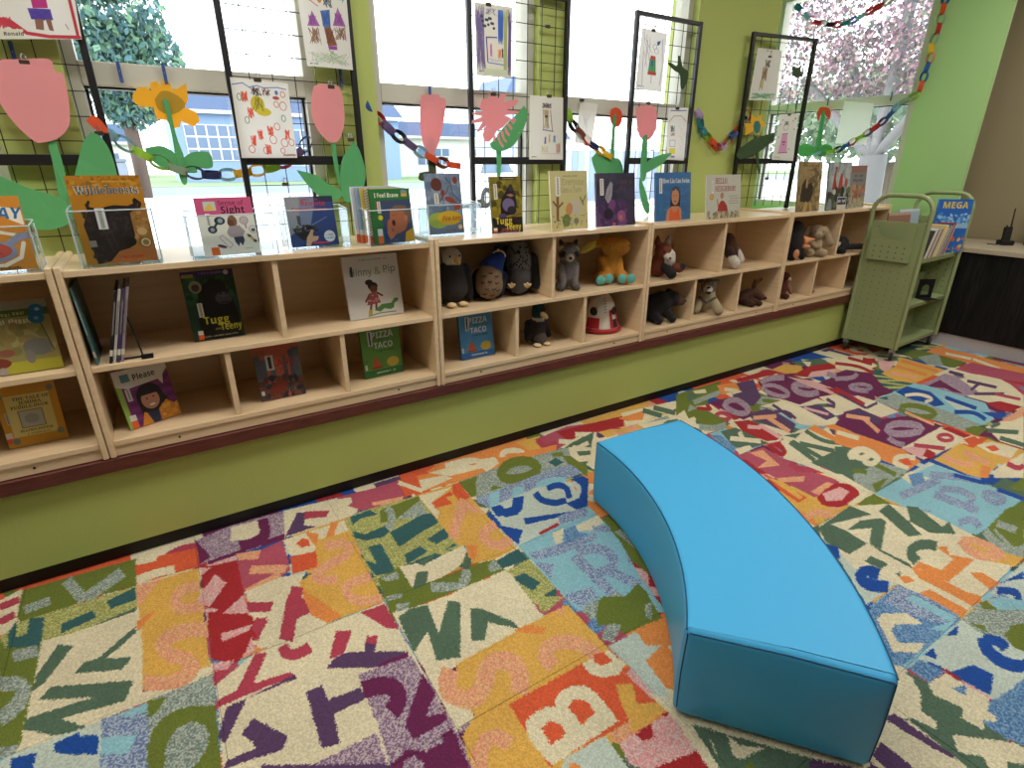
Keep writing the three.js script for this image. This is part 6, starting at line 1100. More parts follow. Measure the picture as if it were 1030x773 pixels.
// ---------- paper cut-outs; CUT holds outlines in millimetres on the plane each one hangs in
const paper = (rgb, tr = 0.22) => M(rgb, 0.95, { transmission: tr, thickness: 0, side: THREE.DoubleSide });
const PLANES = {
  G: (g, d) => { g.position.set(0, 0, -0.402 + d); }, W: (g, d) => { g.position.set(0, 0, -0.474 + d); },
  H: (g, d) => { g.rotation.y = -TH; g.position.set(3.575, 0, -0.4 + d); }, X: (g, d) => { g.rotation.y = -Math.PI / 2; g.position.set(5.462 - d, 0, 0); } };
function cutGeo(key, curl = 0.004) {
  const a = CUT[key][1], pts = []; for (let i = 0; i < a.length; i += 2) pts.push(new THREE.Vector2(a[i] / 1000, a[i + 1] / 1000));
  const big = pts.length > 20, sp = new THREE.SplineCurve([...pts, pts[0]]);
  const q = big || key.startsWith('sunf') || key === 'scrap' ? pts : sp.getPoints(pts.length * 4).slice(0, -1);
  const g = new THREE.ExtrudeGeometry(new THREE.Shape(q), { depth: 0.0008, bevelEnabled: false, steps: 1 });
  const p = g.attributes.position; let cx = 0, cy = 0; for (const v of pts) { cx += v.x / pts.length; cy += v.y / pts.length; }
  for (let i = 0; i < p.count; i++) { const dx = p.getX(i) - cx, dy = p.getY(i) - cy; p.setZ(i, p.getZ(i) + Math.min(0.012, curl * (dx * dx + dy * dy) * 90)); }
  g.computeVertexNormals(); g.userData.c = [cx, cy]; return g;
}
function cutout(name, label, category, list, group) {
  const t = thing(name, label, category, [0, 0, 0], 0, group); const pl = CUT[list[0][1]][0]; let k = 0;
  PLANES[pl](t, 0);
  const [cx, cy] = [CUT[list[0][1]][1][0] / 1000, CUT[list[0][1]][1][1] / 1000];
  // origin at the first outline point so that the thing turns about itself
  const off = new THREE.Vector3(cx, cy, 0).applyEuler(t.rotation); t.position.add(off);
  for (const [pn, key, mat, dz] of list) { const g = cutGeo(key); g.translate(-cx, -cy, dz ?? 0.0012 * k++); part(pn, g, mat, t); }
  return t;
}
const pink = paper([240, 164, 170], 0.3), green = paper([90, 172, 110], 0.14), yellow = paper([244, 192, 40], 0.3), orange = paper([226, 88, 46], 0.2), darkGreen = paper([58, 82, 50], 0.1), ochre = paper([186, 150, 42], 0.15), teal = paper([48, 120, 120], 0.1), sageStem = paper([66, 78, 52], 0.1);
const flowers = 'cut paper flowers along the windows';
cutout('paper_tulip', 'very large pink paper tulip with broad green leaves', 'paper flower', [['stem', 'pinkTulipStem', green, -0.002], ['petals', 'pinkTulip', pink, 0.001], ['leaf', 'pinkTulipLeafR', green, 0.0035], ['leaf', 'pinkTulipLeafL', green, 0.005]], flowers);
cutout('paper_daffodil', 'yellow paper daffodil hanging from the window bar', 'paper flower', [['petals', 'daffPetals', yellow, 0], ['centre', 'daffCentre', ochre, 0.0015], ['stem', 'daffStem', green, 0.003], ['leaf', 'daffLeafL', green, 0.0045], ['leaf', 'daffLeafR', green, 0.006]], flowers);
cutout('paper_tulip', 'pink egg-shaped paper tulip beside the red crayon drawing', 'paper flower', [['stem', 'tulip2Stem', green, -0.002], ['petals', 'tulip2', pink, 0.001], ['leaf', 'tulip2LeafU', green, 0.003], ['leaf', 'tulip2LeafL', green, 0.0045]], flowers);
cutout('paper_tulip', 'long narrow pink paper tulip with a dark stem, hanging in the window', 'paper flower', [['petals', 'tulip3', pink, 0], ['stem', 'tulip3Stem', sageStem, 0.0015], ['leaf', 'tulip3LeafL', sageStem, 0.003]], flowers);
cutout('paper_daisy', 'pink fringed paper flower with a pink-striped green leaf', 'paper flower', [['stem', 'daisyStem', green, -0.0015], ['petals', 'daisy', pink, 0], ['leaf', 'daisyLeaf', green, 0.0025], ...'ABCDEF'.split('').map((c, i) => ['fringe', 'daisyFringe' + c, pink, 0.005 + i * 0.0002])], flowers);
cutout('paper_tulip', 'small orange paper tulip with a wide green leaf', 'paper flower', [['petals', 'tulip4', orange, 0], ['stem', 'tulip4Stem', green, 0.0015], ['leaf', 'tulip4Leaf', green, 0.003]], flowers);
cutout('paper_sprig', 'dark green paper leaf sprig on the grid', 'paper leaf', [['leaf', 'sprig', darkGreen, 0]]);
cutout('paper_tulip', 'pink paper tulip on a straight green stem above the violet book', 'paper flower', [['stem', 'tulip5Stem', green, -0.0015], ['petals', 'tulip5', pink, 0], ['leaf', 'tulip5LeafR', green, 0.002], ['leaf', 'tulip5LeafD', green, 0.0035]], flowers);
cutout('paper_sunflower', 'yellow paper sunflower with teal centre and dark leaf', 'paper flower', [['stem', 'sunflowerStem', darkGreen, -0.0015], ['petals', 'sunflower', yellow, 0], ['centre', 'sunflowerCentre', teal, 0.0015], ['leaf', 'sunflowerLeaf', darkGreen, 0.003]], flowers);
cutout('paper_scrap', 'small dark green paper scrap on the last grid', 'paper leaf', [['leaf', 'scrap', darkGreen, 0]]);
cutout('paper_flower', 'round orange-red paper flower on the end window', 'paper flower', [['petals', 'redFlower', orange, 0], ['stem', 'redFlowerStem', paper([98, 172, 122], 0.25), 0.0015], ['leaf', 'redFlowerLeafL', green, 0.003], ['leaf', 'redFlowerLeafR', green, 0.0045]], flowers);
cutout('paper_strip', 'orange-red paper petal clipped above the tall green leaf', 'paper leaf', [['petal', 'orangeScrap', orange, -0.004]]);

// ---------- children's drawings, crayon on white paper
function drawing(key, label, paint2) {
  const D = { crayon: 262, castle: 262, stripes: 400, tower: 400, girl: 540, arch: 450, giraffe: 400, pinkdress: 400, grey: 250 }[key];   // height the sketch is laid out for
  const [pl, a] = CUT['Q_' + key], q = [[a[0], a[1]], [a[2], a[3]], [a[4], a[5]], [a[6], a[7]]].map(([x, y]) => [x / 1000, y / 1000]);
  const t = thing('childs_drawing', label, 'drawing', [0, 0, 0], 0, "children's drawings clipped up along the windows"); PLANES[pl](t, 0.004);
  const [ox, oy] = q[0]; t.position.add(new THREE.Vector3(ox, oy, 0).applyEuler(t.rotation));
  const g = new THREE.PlaneGeometry(1, 1, 10, 10), p = g.attributes.position, uv = g.attributes.uv;
  for (let i = 0; i < p.count; i++) { const u = uv.getX(i), v = 1 - uv.getY(i); const L = (j) => (q[0][j] * (1 - u) + q[1][j] * u) * (1 - v) + (q[3][j] * (1 - u) + q[2][j] * u) * v;
    p.setXYZ(i, L(0) - ox, L(1) - oy, 0.004 * Math.sin(u * 3.1) * v + 0.003 * v * v); }
  g.computeVertexNormals();
  const w = Math.hypot(q[1][0] - q[0][0], q[1][1] - q[0][1]), h = Math.hypot(q[3][0] - q[0][0], q[3][1] - q[0][1]), H = Math.round(200 * h / w);
  const tex = canvasTex(400, H * 2, (c) => { c.scale(2, 2); c.fillStyle = '#e4e4e0'; c.fillRect(0, 0, 200, H); if (D) c.scale(1, H / D); paint2({ ...ctx2(c), K: (col, x, y, w2, h2, n = 14) => { c.strokeStyle = col; c.lineWidth = 2.4; c.globalAlpha = 0.75; for (let i = 0; i < n; i++) { c.beginPath(); c.moveTo(x + rr(0, w2), y + rr(0, h2 * 0.25)); c.lineTo(x + rr(0, w2), y + h2 - rr(0, h2 * 0.25)); c.stroke(); } c.globalAlpha = 1; } }, 200, D ?? H); });
  part('sheet', g, new THREE.MeshPhysicalMaterial({ map: tex, roughness: 0.95, transmission: 0.2, thickness: 0, side: THREE.DoubleSide }), t);
}
drawing('ronald', 'crayon drawing with a red border and a printed name tag', ({ P, L, T, R, K, U }, w, h) => { P('#b8327e', 108, 20, 142, 20, 146, h - 62, 118, h - 62); P('#5a44a8', 108, h - 62, 150, h - 60, 152, h - 38, 112, h - 40); K('#4a3c9a', 112, h - 60, 36, 22, 16); P('#8a6152', 118, h - 40, 134, h - 40, 132, h - 18, 118, h - 20); P('#8a6152', 138, h - 40, 148, h - 40, 150, h - 16, 142, h - 18); L('#c23a4a', 6, 190, 0, 186, 60, 194, h - 4); L('#c23a4a', 7, 196, h - 4, 140, h - 5, 100, h - 12, 76, h - 34, 50, h - 42); L('#c23a4a', 12, 52, h - 40, 80, h - 26); K('#c23a4a', 50, h - 44, 34, 24, 18); R('#dddcc8', 50, h - 20, 44, 18); T('Ronald', 58, h - 7, 11, '#3c3c44'); L('#8c6a6a', 1.5, 174, h - 30, 178, h - 20); });
drawing('crayon', 'crayon drawing of a yellow figure among red balloons', ({ E, L, O, K, S, U }, w, h) => { L('#7f90c8', 4, 4, 22, 40, 14, 60, 26, 90, 18, 110, 24, 160, 18, 190, 22); E('#c9b83a', 82, 80, 24, 28); E('#c9b83a', 100, 104, 26, 14); K('#6a6a2a', 66, 56, 40, 50, 8); K('#3c3032', 62, 24, 40, 30, 16); K('#5a3038', 104, 24, 30, 26, 10); for (const [x, y] of [[44, 92], [66, 164], [104, 150], [40, 184], [88, 214], [164, 160], [30, 40]]) K('#d2452e', x, y, 20, 36, 14); for (const [x, y, a] of [[148, 76, 8], [172, 80, 12], [140, 152, 10], [120, 198, 12], [160, 208, 12], [186, 206, 10], [40, 232, 10], [90, 236, 10], [150, 236, 8], [176, 40, 8]]) O('#c85a58', 2.4, x, y, a, a * 1.2); for (const [x, y] of [[22, 60], [38, 134], [168, 122]]) O('#4a8a5a', 2.4, x, y, 7, 11); E('#5a78c0', 154, 36, 6, 8); E('#b05050', 150, 54, 12, 6); U(150, h - 6, 44, 8, '#8a3434'); });
drawing('castle', 'crayon drawing of a figure between two purple-roofed huts', ({ P, K, L, U, E }, w, h) => { const y = h - 250; L('#5aa4c0', 3, 130, y + 6, 186, y + 14, 180, y + 22); P('#a86ab0', 50, y + 50, 24, y + 104, 76, y + 104); K('#8a4a98', 34, y + 64, 32, 38, 14); P('#a86ab0', 158, y + 38, 130, y + 100, 186, y + 102); K('#8a4a98', 142, y + 56, 32, 42, 14); K('#86604f', 26, y + 106, 46, 62, 22); K('#86604f', 130, y + 104, 58, 46, 24); P('#5878b8', 84, y + 50, 124, y + 46, 120, y + 106, 92, y + 108); K('#3f5fa8', 86, y + 50, 34, 54, 18); P('#8a5a44', 92, y + 108, 120, y + 106, 140, y + 168, 100, y + 172); K('#6f4434', 96, y + 110, 36, 56, 16); P('#9a4aa0', 100, y + 172, 138, y + 170, 138, y + 184, 102, y + 184); K('#88a880', 100, y + 186, 36, 18, 8); E('#c98a5a', 86, y + 10, 10, 14); K('#3c4a58', 96, y, 40, 40, 16); L('#c9809a', 4, 40, y + 10, 76, y + 34); K('#a8bca0', 10, y + 196, 180, 44, 26); U(14, h - 8, 34, 6, '#3c4a44'); });
drawing('stripes', 'crayon drawing of a vase of flowers with purple and blue stripes', ({ R, K, L, E, P, U }, w, h) => { R('#cfcabc', 0, 0, w, h); K('#6a5c86', 4, 6, 46, h - 20, 60); K('#9aa06a', 150, 10, 26, h - 20, 40); K('#54457a', 176, 10, 18, h - 20, 40); R('#5a7cc0', 122, 24, 26, 150); K('#3c5cae', 122, 24, 28, 190, 40); K('#6a5c86', 54, 20, 60, 40, 14); for (let i = 0; i < 12; i++) E('#35405c', 36 + (i * 29) % 70, 70 + (i * 17) % 60, 7, 8); L('#4c3a80', 7, 58, 182, 114, 178); L('#4c3a80', 6, 58, 182, 62, 320); L('#5c6ea8', 6, 64, 324, 150, 330); K('#b05a94', 76, 210, 12, 80, 12); K('#d27a3a', 118, 240, 22, 54, 22); K('#2b2b30', 142, 232, 8, 60, 10); K('#9a9cb0', 66, 296, 84, 22, 10); R('#bcc2a4', 40, h - 42, 130, 34); U(14, h - 22, 28, 6, '#33363a'); });
drawing('tower', 'pencil and crayon drawing of a tall tower', ({ L, K, P, U, E }, w, h) => { K('#4a2f44', 72, 40, 54, 34, 30); L('#8a6a5a', 3, 78, 80, 80, 212); L('#8a4a66', 4, 122, 84, 134, 214); L('#6a58a8', 6, 78, 208, 138, 216); P('#c2b48a', 80, 82, 112, 80, 112, 110, 84, 112); K('#a89a7c', 82, 84, 34, 120, 22); E('#5a4048', 98, 124, 10, 8); K('#5a58b0', 86, 250, 12, 50, 12); K('#d0a05a', 112, 236, 10, 56, 10); K('#5a8cc0', 138, 240, 16, 50, 14); K('#c08a80', 156, 290, 28, 70, 16); K('#c2bc80', 70, 310, 40, 50, 12); L('#a89ac0', 2, 70, 364, 180, 360); U(12, h - 14, 34, 7, '#33363a'); });
drawing('grey', 'faint pencil drawing hanging in the window without colour', ({ L, U }, w, h) => { for (let i = 0; i < 9; i++) L('#9a9ca4', 2, 50 + i * 10, 60 + (i * 31) % 60, 60 + (i * 47) % 90, 90 + (i * 53) % 90); });
drawing('girl', 'crayon drawing of a girl in a green dress with red hems', ({ P, K, L, E, O, U }, w, h) => { P('#4a8a58', 82, 250, 128, 250, 138, 370, 78, 370); P('#b8423c', 88, 222, 124, 222, 128, 252, 84, 252); P('#b8423c', 76, 366, 142, 366, 140, 396, 76, 396); K('#2c4aa0', 90, 262, 24, 60, 12); O('#6a7a6a', 3, 112, 140, 14, 22); O('#5a5a62', 2.5, 128, 176, 16, 22); P('#3a5cae', 126, 92, 154, 76, 146, 116, 130, 124); for (let i = 0; i < 9; i++) L(['#7a80a8', '#8a7a94', '#9a9ab0'][i % 3], 2.5, 20 + (i * 23) % 60, 30 + i * 16, 30 + (i * 23) % 70, 120 + i * 30); L('#6a6a90', 3, 166, 60, 186, 300, 176, h - 60); L('#6a6a90', 3, 30, 200, 44, h - 40); L('#5a5a5a', 3, 106, 396, 108, 470); U(14, h - 26, 42, 9, '#33363a'); });
drawing('arch', 'crayon drawing of a plant pot under a purple arch', ({ L, K, E, P, R, U }, w, h) => { L('#7a70b8', 9, 26, 26, 180, 22); L('#b0889c', 6, 14, 120, 60, 70, 130, 66, 186, 110); K('#3c5a58', 30, 150, 44, 60, 22); K('#9a5a4c', 34, 210, 44, 34, 14); L('#7a80b0', 4, 30, 280, 84, 276, 86, 330, 32, 334, 30, 280); P('#d8cc4a', 28, 350, 88, 344, 92, 396, 30, 400); K('#5a54a8', 30, 410, 60, 22, 16); for (let i = 0; i < 10; i++) L('#b9a8ac', 2.5, 110 + (i * 19) % 60, 150 + i * 22, 130 + (i * 29) % 50, 160 + i * 22); });
drawing('giraffe', 'pencil drawing of a tall spotted animal on green grass', ({ K, L, E, U }, w, h) => { K('#8a6a4a', 66, 130, 40, 120, 30); K('#4c4038', 76, 80, 46, 60, 20); K('#c2b04a', 62, 230, 20, 80, 12); L('#6a5a4a', 3, 66, 250, 62, 320); L('#6a5a4a', 3, 84, 240, 82, 318); K('#6aa87a', 6, h - 60, 188, 50, 60); E('#44506a', 84, 14, 6, 5); E('#44506a', 112, 16, 6, 5); });
drawing('pinkdress', 'crayon drawing of a figure in a pink dress', ({ P, K, L, O, E, U }, w, h) => { P('#d8a0c4', 56, 170, 108, 166, 124, 330, 44, 336); L('#b058a0', 7, 54, 172, 110, 166); L('#b058a0', 8, 44, 338, 126, 330); O('#8a6a80', 3, 82, 110, 24, 30); K('#4c4452', 58, 60, 50, 40, 16); E('#8a3a80', 74, 240, 7, 8); E('#8a3a80', 90, 240, 7, 8); E('#8a3a80', 82, 262, 8, 7); for (const [x, y] of [[20, 90], [150, 60], [170, 130], [26, 200], [140, 300], [40, 50]]) E('#6a6a8a', x, y, 4, 8); E('#c28a5a', 172, 42, 10, 9); L('#b86a6a', 4, 16, h - 24, 66, h - 26); });
drawing('white', 'blank white sheet of paper taped to the end window', ({ R }, w, h) => { R('#e6e8ea', 0, 0, w, h); });

// ---------- binder clips and blue pegs that hold the papers
const clipBody = (() => { const s = new THREE.Shape([[-0.006, 0], [0.006, 0], [0.0015, 0.013], [-0.0015, 0.013]].map((p) => new THREE.Vector2(...p))); return new THREE.ExtrudeGeometry(s, { depth: 0.026, bevelEnabled: false }).translate(0, 0, -0.013).rotateY(Math.PI / 2).rotateX(Math.PI); })();
const clipLoop = tube([[-0.005, 0, 0], [-0.006, 0.014, 0], [0, 0.02, 0], [0.006, 0.014, 0], [0.005, 0, 0]], 0.0011, 14, 5);
const clipGrey = M([92, 86, 74], 0.4, { metalness: 0.5 });
function clip(label, x, y, z, ry = 0) { const t = thing('binder_clip', label, 'clip', [x, y, z], ry, 'binder clips on the papers'); part('jaw', clipBody, clipGrey, t, [0, 0.002, 0]); part('handle', clipLoop, steel, t, [0, 0.002, 0.004], [0.35, 0, 0]); part('handle', clipLoop, steel, t, [0, 0.002, -0.004], [-0.35, 0, 0]); }
for (const [what, x, y] of [['big pink tulip', 0.038, 1.631], ['tall green tulip leaf', 0.184, 1.433], ['red balloon drawing', 0.716, 1.628], ['egg-shaped tulip', 0.988, 1.621], ['egg-shaped tulip leaf', 1.047, 1.429], ['striped vase drawing', 1.72, 1.986], ['pink fringed flower', 1.739, 1.636], ['tower drawing', 2.059, 1.645], ['green dress drawing', 2.732, 1.991], ['straight-stemmed pink tulip', 2.738, 1.646], ['purple arch drawing', 2.97, 1.631]]) clip(`small metal binder clip gripping the top of the ${what}`, x, y, -0.398);
clip('small metal binder clip alone on the wires under the crayon drawing', 0.764, 1.259, -0.41); clip('small metal binder clip on bare wires above the tower drawing', 2.05, 1.94, -0.41);
const HP = (u) => [3.575 + Math.cos(TH) * u, -0.398 + Math.sin(TH) * u];
{ const [x, z] = HP(0.14); clip('small metal binder clip gripping the spotted animal drawing', x, 1.946, z, -TH); const [x2, z2] = HP(0.38); clip('small metal binder clip gripping the pink dress drawing', x2, 1.63, z2, -TH); const [x3, z3] = HP(0.29); clip('small metal binder clip on the wires below the cross rail of the last grid', x3, 1.24, z3 - 0.01, -TH); }
clip('small metal binder clip gripping the faint pencil drawing', 2.318, 1.645, -0.462);
const bluePeg = M([52, 84, 150], 0.5);
function peg(label, x, y, z, ry = 0) { const t = thing('clothes_peg', label, 'peg', [x, y, z], ry, 'blue pegs on the window bars'); for (const s of [-1, 1]) part('prong', rbox(0.011, 0.066, 0.004, 0.001).translate(0, -0.033, s * 0.0026), bluePeg, t, null, [s * 0.05, 0, 0]); part('spring', new THREE.TorusGeometry(0.004, 0.001, 5, 10).rotateY(Math.PI / 2), steel, t, [0, -0.03, 0]); }
for (const [what, x, y] of [['on the bar left of the daffodil', 0.285, 1.66], ['holding the daffodil', 0.42, 1.665], ['holding the narrow pink tulip', 1.452, 1.655], ['on the pier behind the big tulip', 0.012, 1.69], ['on the pier behind the egg-shaped tulip', 1.045, 1.69]]) peg('blue peg ' + what, x, y, x > 0.9 && x < 1.1 || x < 0.1 ? -0.44 : -0.472);
for (const [what, z, y] of [['holding the orange-red flower', -0.985, 1.865], ['at the bar end beside the paper chain', -0.47, 1.86], ['on the end window bar next to the last grid', -1.28, 1.86]]) peg('blue peg ' + what, 5.475, y, z, Math.PI / 2);

// ---------- paper chains, every ring a strip of paper
const CC = { b: [40, 96, 170], r: [196, 40, 52], o: [222, 84, 40], l: [160, 206, 66], y: [232, 190, 40], p: [104, 84, 128], w: [150, 196, 214], k: [44, 36, 44], t: [44, 130, 140], v: [182, 158, 204], g: [150, 176, 150], n: [34, 44, 92], m: [214, 150, 120], d: [120, 60, 44] };
const ccMat = Object.fromEntries(Object.entries(CC).map(([k, v]) => [k, paper(v, 0.25)]));
const ringGeo = (() => { const g = new THREE.CylinderGeometry(0.026, 0.026, 0.02, 20, 1, true); g.scale(1, 1, 0.62); const h = new THREE.CylinderGeometry(0.0252, 0.0252, 0.02, 20, 1, true); h.scale(1, 1, 0.62); return mergeGeometries([g, h]); })();
function chain(key, label, cols, scale = 1) {
  const P = CHAINS[key].map((p) => new THREE.Vector3(...p).multiplyScalar(0.001)), cu = new THREE.CatmullRomCurve3(P), L = cu.getLength(), t = thing('paper_chain', label, 'paper chain', P[0].toArray(), 0, 'paper chains along the windows');
  const n = Math.max(3, Math.round(L / (0.043 * scale)));
  for (let i = 0; i < n; i++) {
    const p = cu.getPointAt((i + 0.5) / n).sub(P[0]), d = cu.getTangentAt((i + 0.5) / n);
    const m = part('link', ringGeo, ccMat[cols[i % cols.length]], t, p.toArray()); m.scale.setScalar(scale);
    const X = d.clone(), up = Math.abs(d.y) > 0.9 ? new THREE.Vector3(1, 0, 0) : new THREE.Vector3(0, 1, 0), Z0 = new THREE.Vector3().crossVectors(X, up).normalize(), Y0 = new THREE.Vector3().crossVectors(Z0, X).normalize(), a = (i % 2 ? 1.25 : 0.15) + 0.4 * (hash(i, 17) - 0.5);
    const Y = Y0.clone().multiplyScalar(Math.cos(a)).addScaledVector(Z0, Math.sin(a)), Z = new THREE.Vector3().crossVectors(X, Y);
    m.quaternion.setFromRotationMatrix(new THREE.Matrix4().makeBasis(X, Y, Z));
  }
}
chain('chainEndLow', 'paper chain sagging under the blank sheet on the end window', 'wglkbrlprpb', 1.5);
chain('chainEndDown', 'paper chain hanging straight down beside the end window', 'bogrgymb', 1.5);
chain('chainEndTop', 'paper chain looped across the top of the end window', 'tbwrrgkr', 1.5);
chain('chainPillar', 'paper chain drooping across the wide green pier', 'vttloovobotob', 1.35);
chain('chainMid', 'short paper chain behind the faint pencil drawing', 'lkdonyyo', 1.35);
chain('chainPink', 'paper chain running past the narrow pink tulip', 'bopkpwodogrwrr', 1.4);
chain('chainLeft', 'paper chain behind the daffodil and the crayon drawing', 'wwllgnnwyylrpbgw', 1.35);
// ---------- green steel book cart
{
  const c = thing('book_cart', 'sage green steel book cart on casters beside the bookshelves', 'cart', [4.6, 0, 0.38], 0.0436);
  const G = M([150, 164, 116], 0.5, { clearcoat: 0.15 }), L = 0.69, W = 0.36, H = 1.13, yb = 0.09;
  // local: x along the length, z from 0 back to -W
  const hole = M([70, 78, 56], 0.8);
  for (const x of [0, L]) {
    const e = part('end_panel', span(x - 0.004, x + 0.004, yb, 0.96, -W + 0.012, -0.012, 0.002), G, c);
    const arch = []; const r = 0.1; arch.push([x, yb, 0]); arch.push([x, 0.6, 0]); arch.push([x, H - r, 0]); for (let i = 1; i < 6; i++) arch.push([x, H - r + Math.sin(i * Math.PI / 12) * r, -r + Math.cos(i * Math.PI / 12) * r]); arch.push([x, H, -r]); arch.push([x, H, -W / 2]); arch.push([x, H, -W + r]); for (let i = 1; i < 6; i++) arch.push([x, H - r + Math.cos(i * Math.PI / 12) * r, -W + r - Math.sin(i * Math.PI / 12) * r]); arch.push([x, H - r, -W]); arch.push([x, 0.6, -W]); arch.push([x, yb, -W]);
    part('hoop_frame', tube(arch, 0.015, 70, 8), G, c);
    const g = cyl(0.0032, 0.0032, 0.0012, 8).rotateZ(Math.PI / 2), hs = [];
    for (let j = 0; j < 13; j++) for (let i = 0; i < 6; i++) hs.push(g.clone().translate(0, 0.16 + j * 0.042, -0.05 - i * 0.052));
    const holes = part('punched_holes', mergeGeometries(hs).translate(x - 0.0045, 0, 0), hole, e); holes.userData.kind = 'stuff';
    if (x) { const h2 = part('punched_holes', mergeGeometries(hs).translate(-0.0045 + x - 0.0003, 0.3, 0), hole, e); h2.userData.kind = 'stuff'; }
  }
  for (const [y, n] of [[0.115, 'bottom'], [0.4, 'middle'], [0.72, 'top']]) {
    part('shelf', span(0.005, L - 0.005, y - 0.01, y, -W + 0.01, -0.01, 0.002), G, c); part('shelf_lip', span(0.005, L - 0.005, y - 0.028, y - 0.0105, -0.02, -0.012, 0.002), G, c);
    part('shelf_back', span(0.005, L - 0.005, y, y + 0.16, -W / 2 - 0.004, -W / 2 + 0.004), G, c);
  }
  // pocket on the near end
  const pk = part('pocket', span(-0.045, -0.042, 0.70, 0.84, -0.315, -0.055, 0.001), G, c);
  const cut = (() => { const s = new THREE.Shape(); s.moveTo(-0.13, 0); s.lineTo(-0.13, 0.09); s.lineTo(-0.1, 0.09); s.quadraticCurveTo(-0.08, 0.005, 0, 0.005); s.quadraticCurveTo(0.08, 0.005, 0.1, 0.09); s.lineTo(0.13, 0.09); s.lineTo(0.13, 0); s.closePath(); return new THREE.ExtrudeGeometry(s, { depth: 0.003, bevelEnabled: false }).rotateY(-Math.PI / 2); })();
  part('pocket_lip', cut.translate(-0.042, 0.84, -0.185), G, pk);
  part('pocket_side', span(-0.0415, -0.0045, 0.70, 0.93, -0.315, -0.312), G, pk); part('pocket_side', span(-0.0415, -0.0045, 0.70, 0.93, -0.058, -0.055), G, pk); part('pocket_floor', span(-0.0415, -0.0045, 0.70, 0.703, -0.3115, -0.0585), G, pk);
  const ph = []; for (let j = 0; j < 3; j++) for (let i = 0; i < 5; i++) ph.push(cyl(0.0045, 0.0045, 0.001, 8).rotateZ(Math.PI / 2).translate(-0.0458, 0.725 + j * 0.035, -0.09 - i * 0.047)); const pp = part('pocket_holes', mergeGeometries(ph), hole, pk); pp.userData.kind = 'stuff';
  part('latch', ball(0.006, 0.006, 0.006, 8), blackMetal, c, [-0.008, 0.92, -0.3]);
  for (const [x, z] of [[0.01, -0.02], [0.01, -W + 0.02], [L - 0.02, -0.02], [L - 0.02, -W + 0.02]]) {
    const k = part('caster', new THREE.TorusGeometry(0.024, 0.012, 8, 18).rotateY(0.4), M([44, 44, 46], 0.6), c, [x, 0.0362, z]);
    part('hub', cyl(0.016, 0.016, 0.02, 12).rotateX(Math.PI / 2).rotateY(0.4), steel, k); part('fork', rbox(0.03, 0.03, 0.036, 0.004), steel, k, [0, 0.034, 0]); part('stem', cyl(0.006, 0.006, 0.02, 8), steel, k, [0, 0.05, 0]);
  }
  // books standing on its top shelf
  const cb = (label, x, z, h, w, t, lean, col, edge) => { const p = new THREE.Vector3(x, 0.722, z).applyAxisAngle(new THREE.Vector3(0, 1, 0), 0.0436).add(new THREE.Vector3(4.6, 0, 0.38)); const b = thing('cart_book', label, 'book', p.toArray(), 0.0436, 'books on the cart'); b.rotation.order = 'YXZ'; b.rotation.z = lean; part('cover', rbox(t, h, w, 0.0012).translate(t / 2, h / 2, 0), M(col, 0.45), b); part('pages', rbox(t * 0.6, h * 0.985, w * 0.99, 0.001).translate(t / 2, h * 0.502, 0.001 + w * 0.006), M(edge ?? [222, 214, 196], 0.9), b); return b; };
  const list = [['dark grey', [60, 60, 66], 0.2], ['white', [206, 206, 206], 0.215], ['brown', [116, 84, 66], 0.2], ['pale grey', [170, 168, 166], 0.22], ['black', [34, 34, 38], 0.205], ['golden yellow', [206, 168, 52], 0.225], ['cream', [206, 196, 166], 0.23], ['mustard', [170, 140, 52], 0.21], ['grey-blue', [96, 110, 130], 0.225], ['navy', [36, 52, 92], 0.23]];
  list.forEach(([n, col, h], i) => cb(`${n} book leaning in the row on the green cart`, 0.1 + i * 0.032, -0.09, h, 0.15, 0.012, -0.42, col));
  cb('red thin book lying against the end of the cart row', 0.43, -0.09, 0.235, 0.15, 0.012, -0.42, [150, 44, 52]);
  book({ name: 'annual_book', label: 'bright blue album with a big yellow title on the green cart', x: 5.18, y: 0.722, z: 0.3, w: 0.22, h: 0.37, t: 0.016, lean: 0.06, yaw: -0.75, back: [36, 84, 180], draw: ({ R, T, S, U }, w, h) => { R('#2a66bc', 0, 0, w, h); T('MEGA', 26, 56, 56, '#e6c630', 'bold', 'left', 'sans-serif', 150); S(['#7ab0dc', '#4a8ad0', '#9ac4e2'], 40, 0, 90, 200, 160, 6, 16); R('#8fb9d8', 0, 150, w, 30); S(['#c2704a', '#3a6ab0', '#d8b060'], 40, 0, 180, 200, h, 6, 14); } });
  const pl = (label, x, z, w, h, col, ln) => book({ name: 'flat_book', label, x, y: 0.722, z, w, h, t: 0.01, lean: ln, yaw: -0.1, back: col, draw: ({ R }, W2, H2) => { R(`rgb(${col})`, 0, 0, W2, H2); R('rgba(255,255,255,0.35)', 0, 0, W2, 14); } });
  pl('brown picture book at the back of the green cart', 4.79, 0.135, 0.26, 0.285, [150, 112, 92], 0.1); pl('pale blue picture book at the back of the green cart', 4.97, 0.115, 0.25, 0.3, [170, 190, 204], 0.1);
  const e = thing('black_bookend', 'small black arched bookend on the middle cart shelf', 'bookend', [5.02, 0.401, 0.3], -0.5);
  const s = new THREE.Shape(); s.moveTo(-0.06, 0); s.lineTo(-0.06, 0.14); s.lineTo(0.06, 0.14); s.lineTo(0.06, 0); s.closePath(); const hp = new THREE.Path(); hp.moveTo(-0.03, 0.025); hp.lineTo(-0.03, 0.07); hp.absarc(0, 0.07, 0.03, Math.PI, 0, true); hp.lineTo(0.03, 0.025); hp.closePath(); s.holes.push(hp);
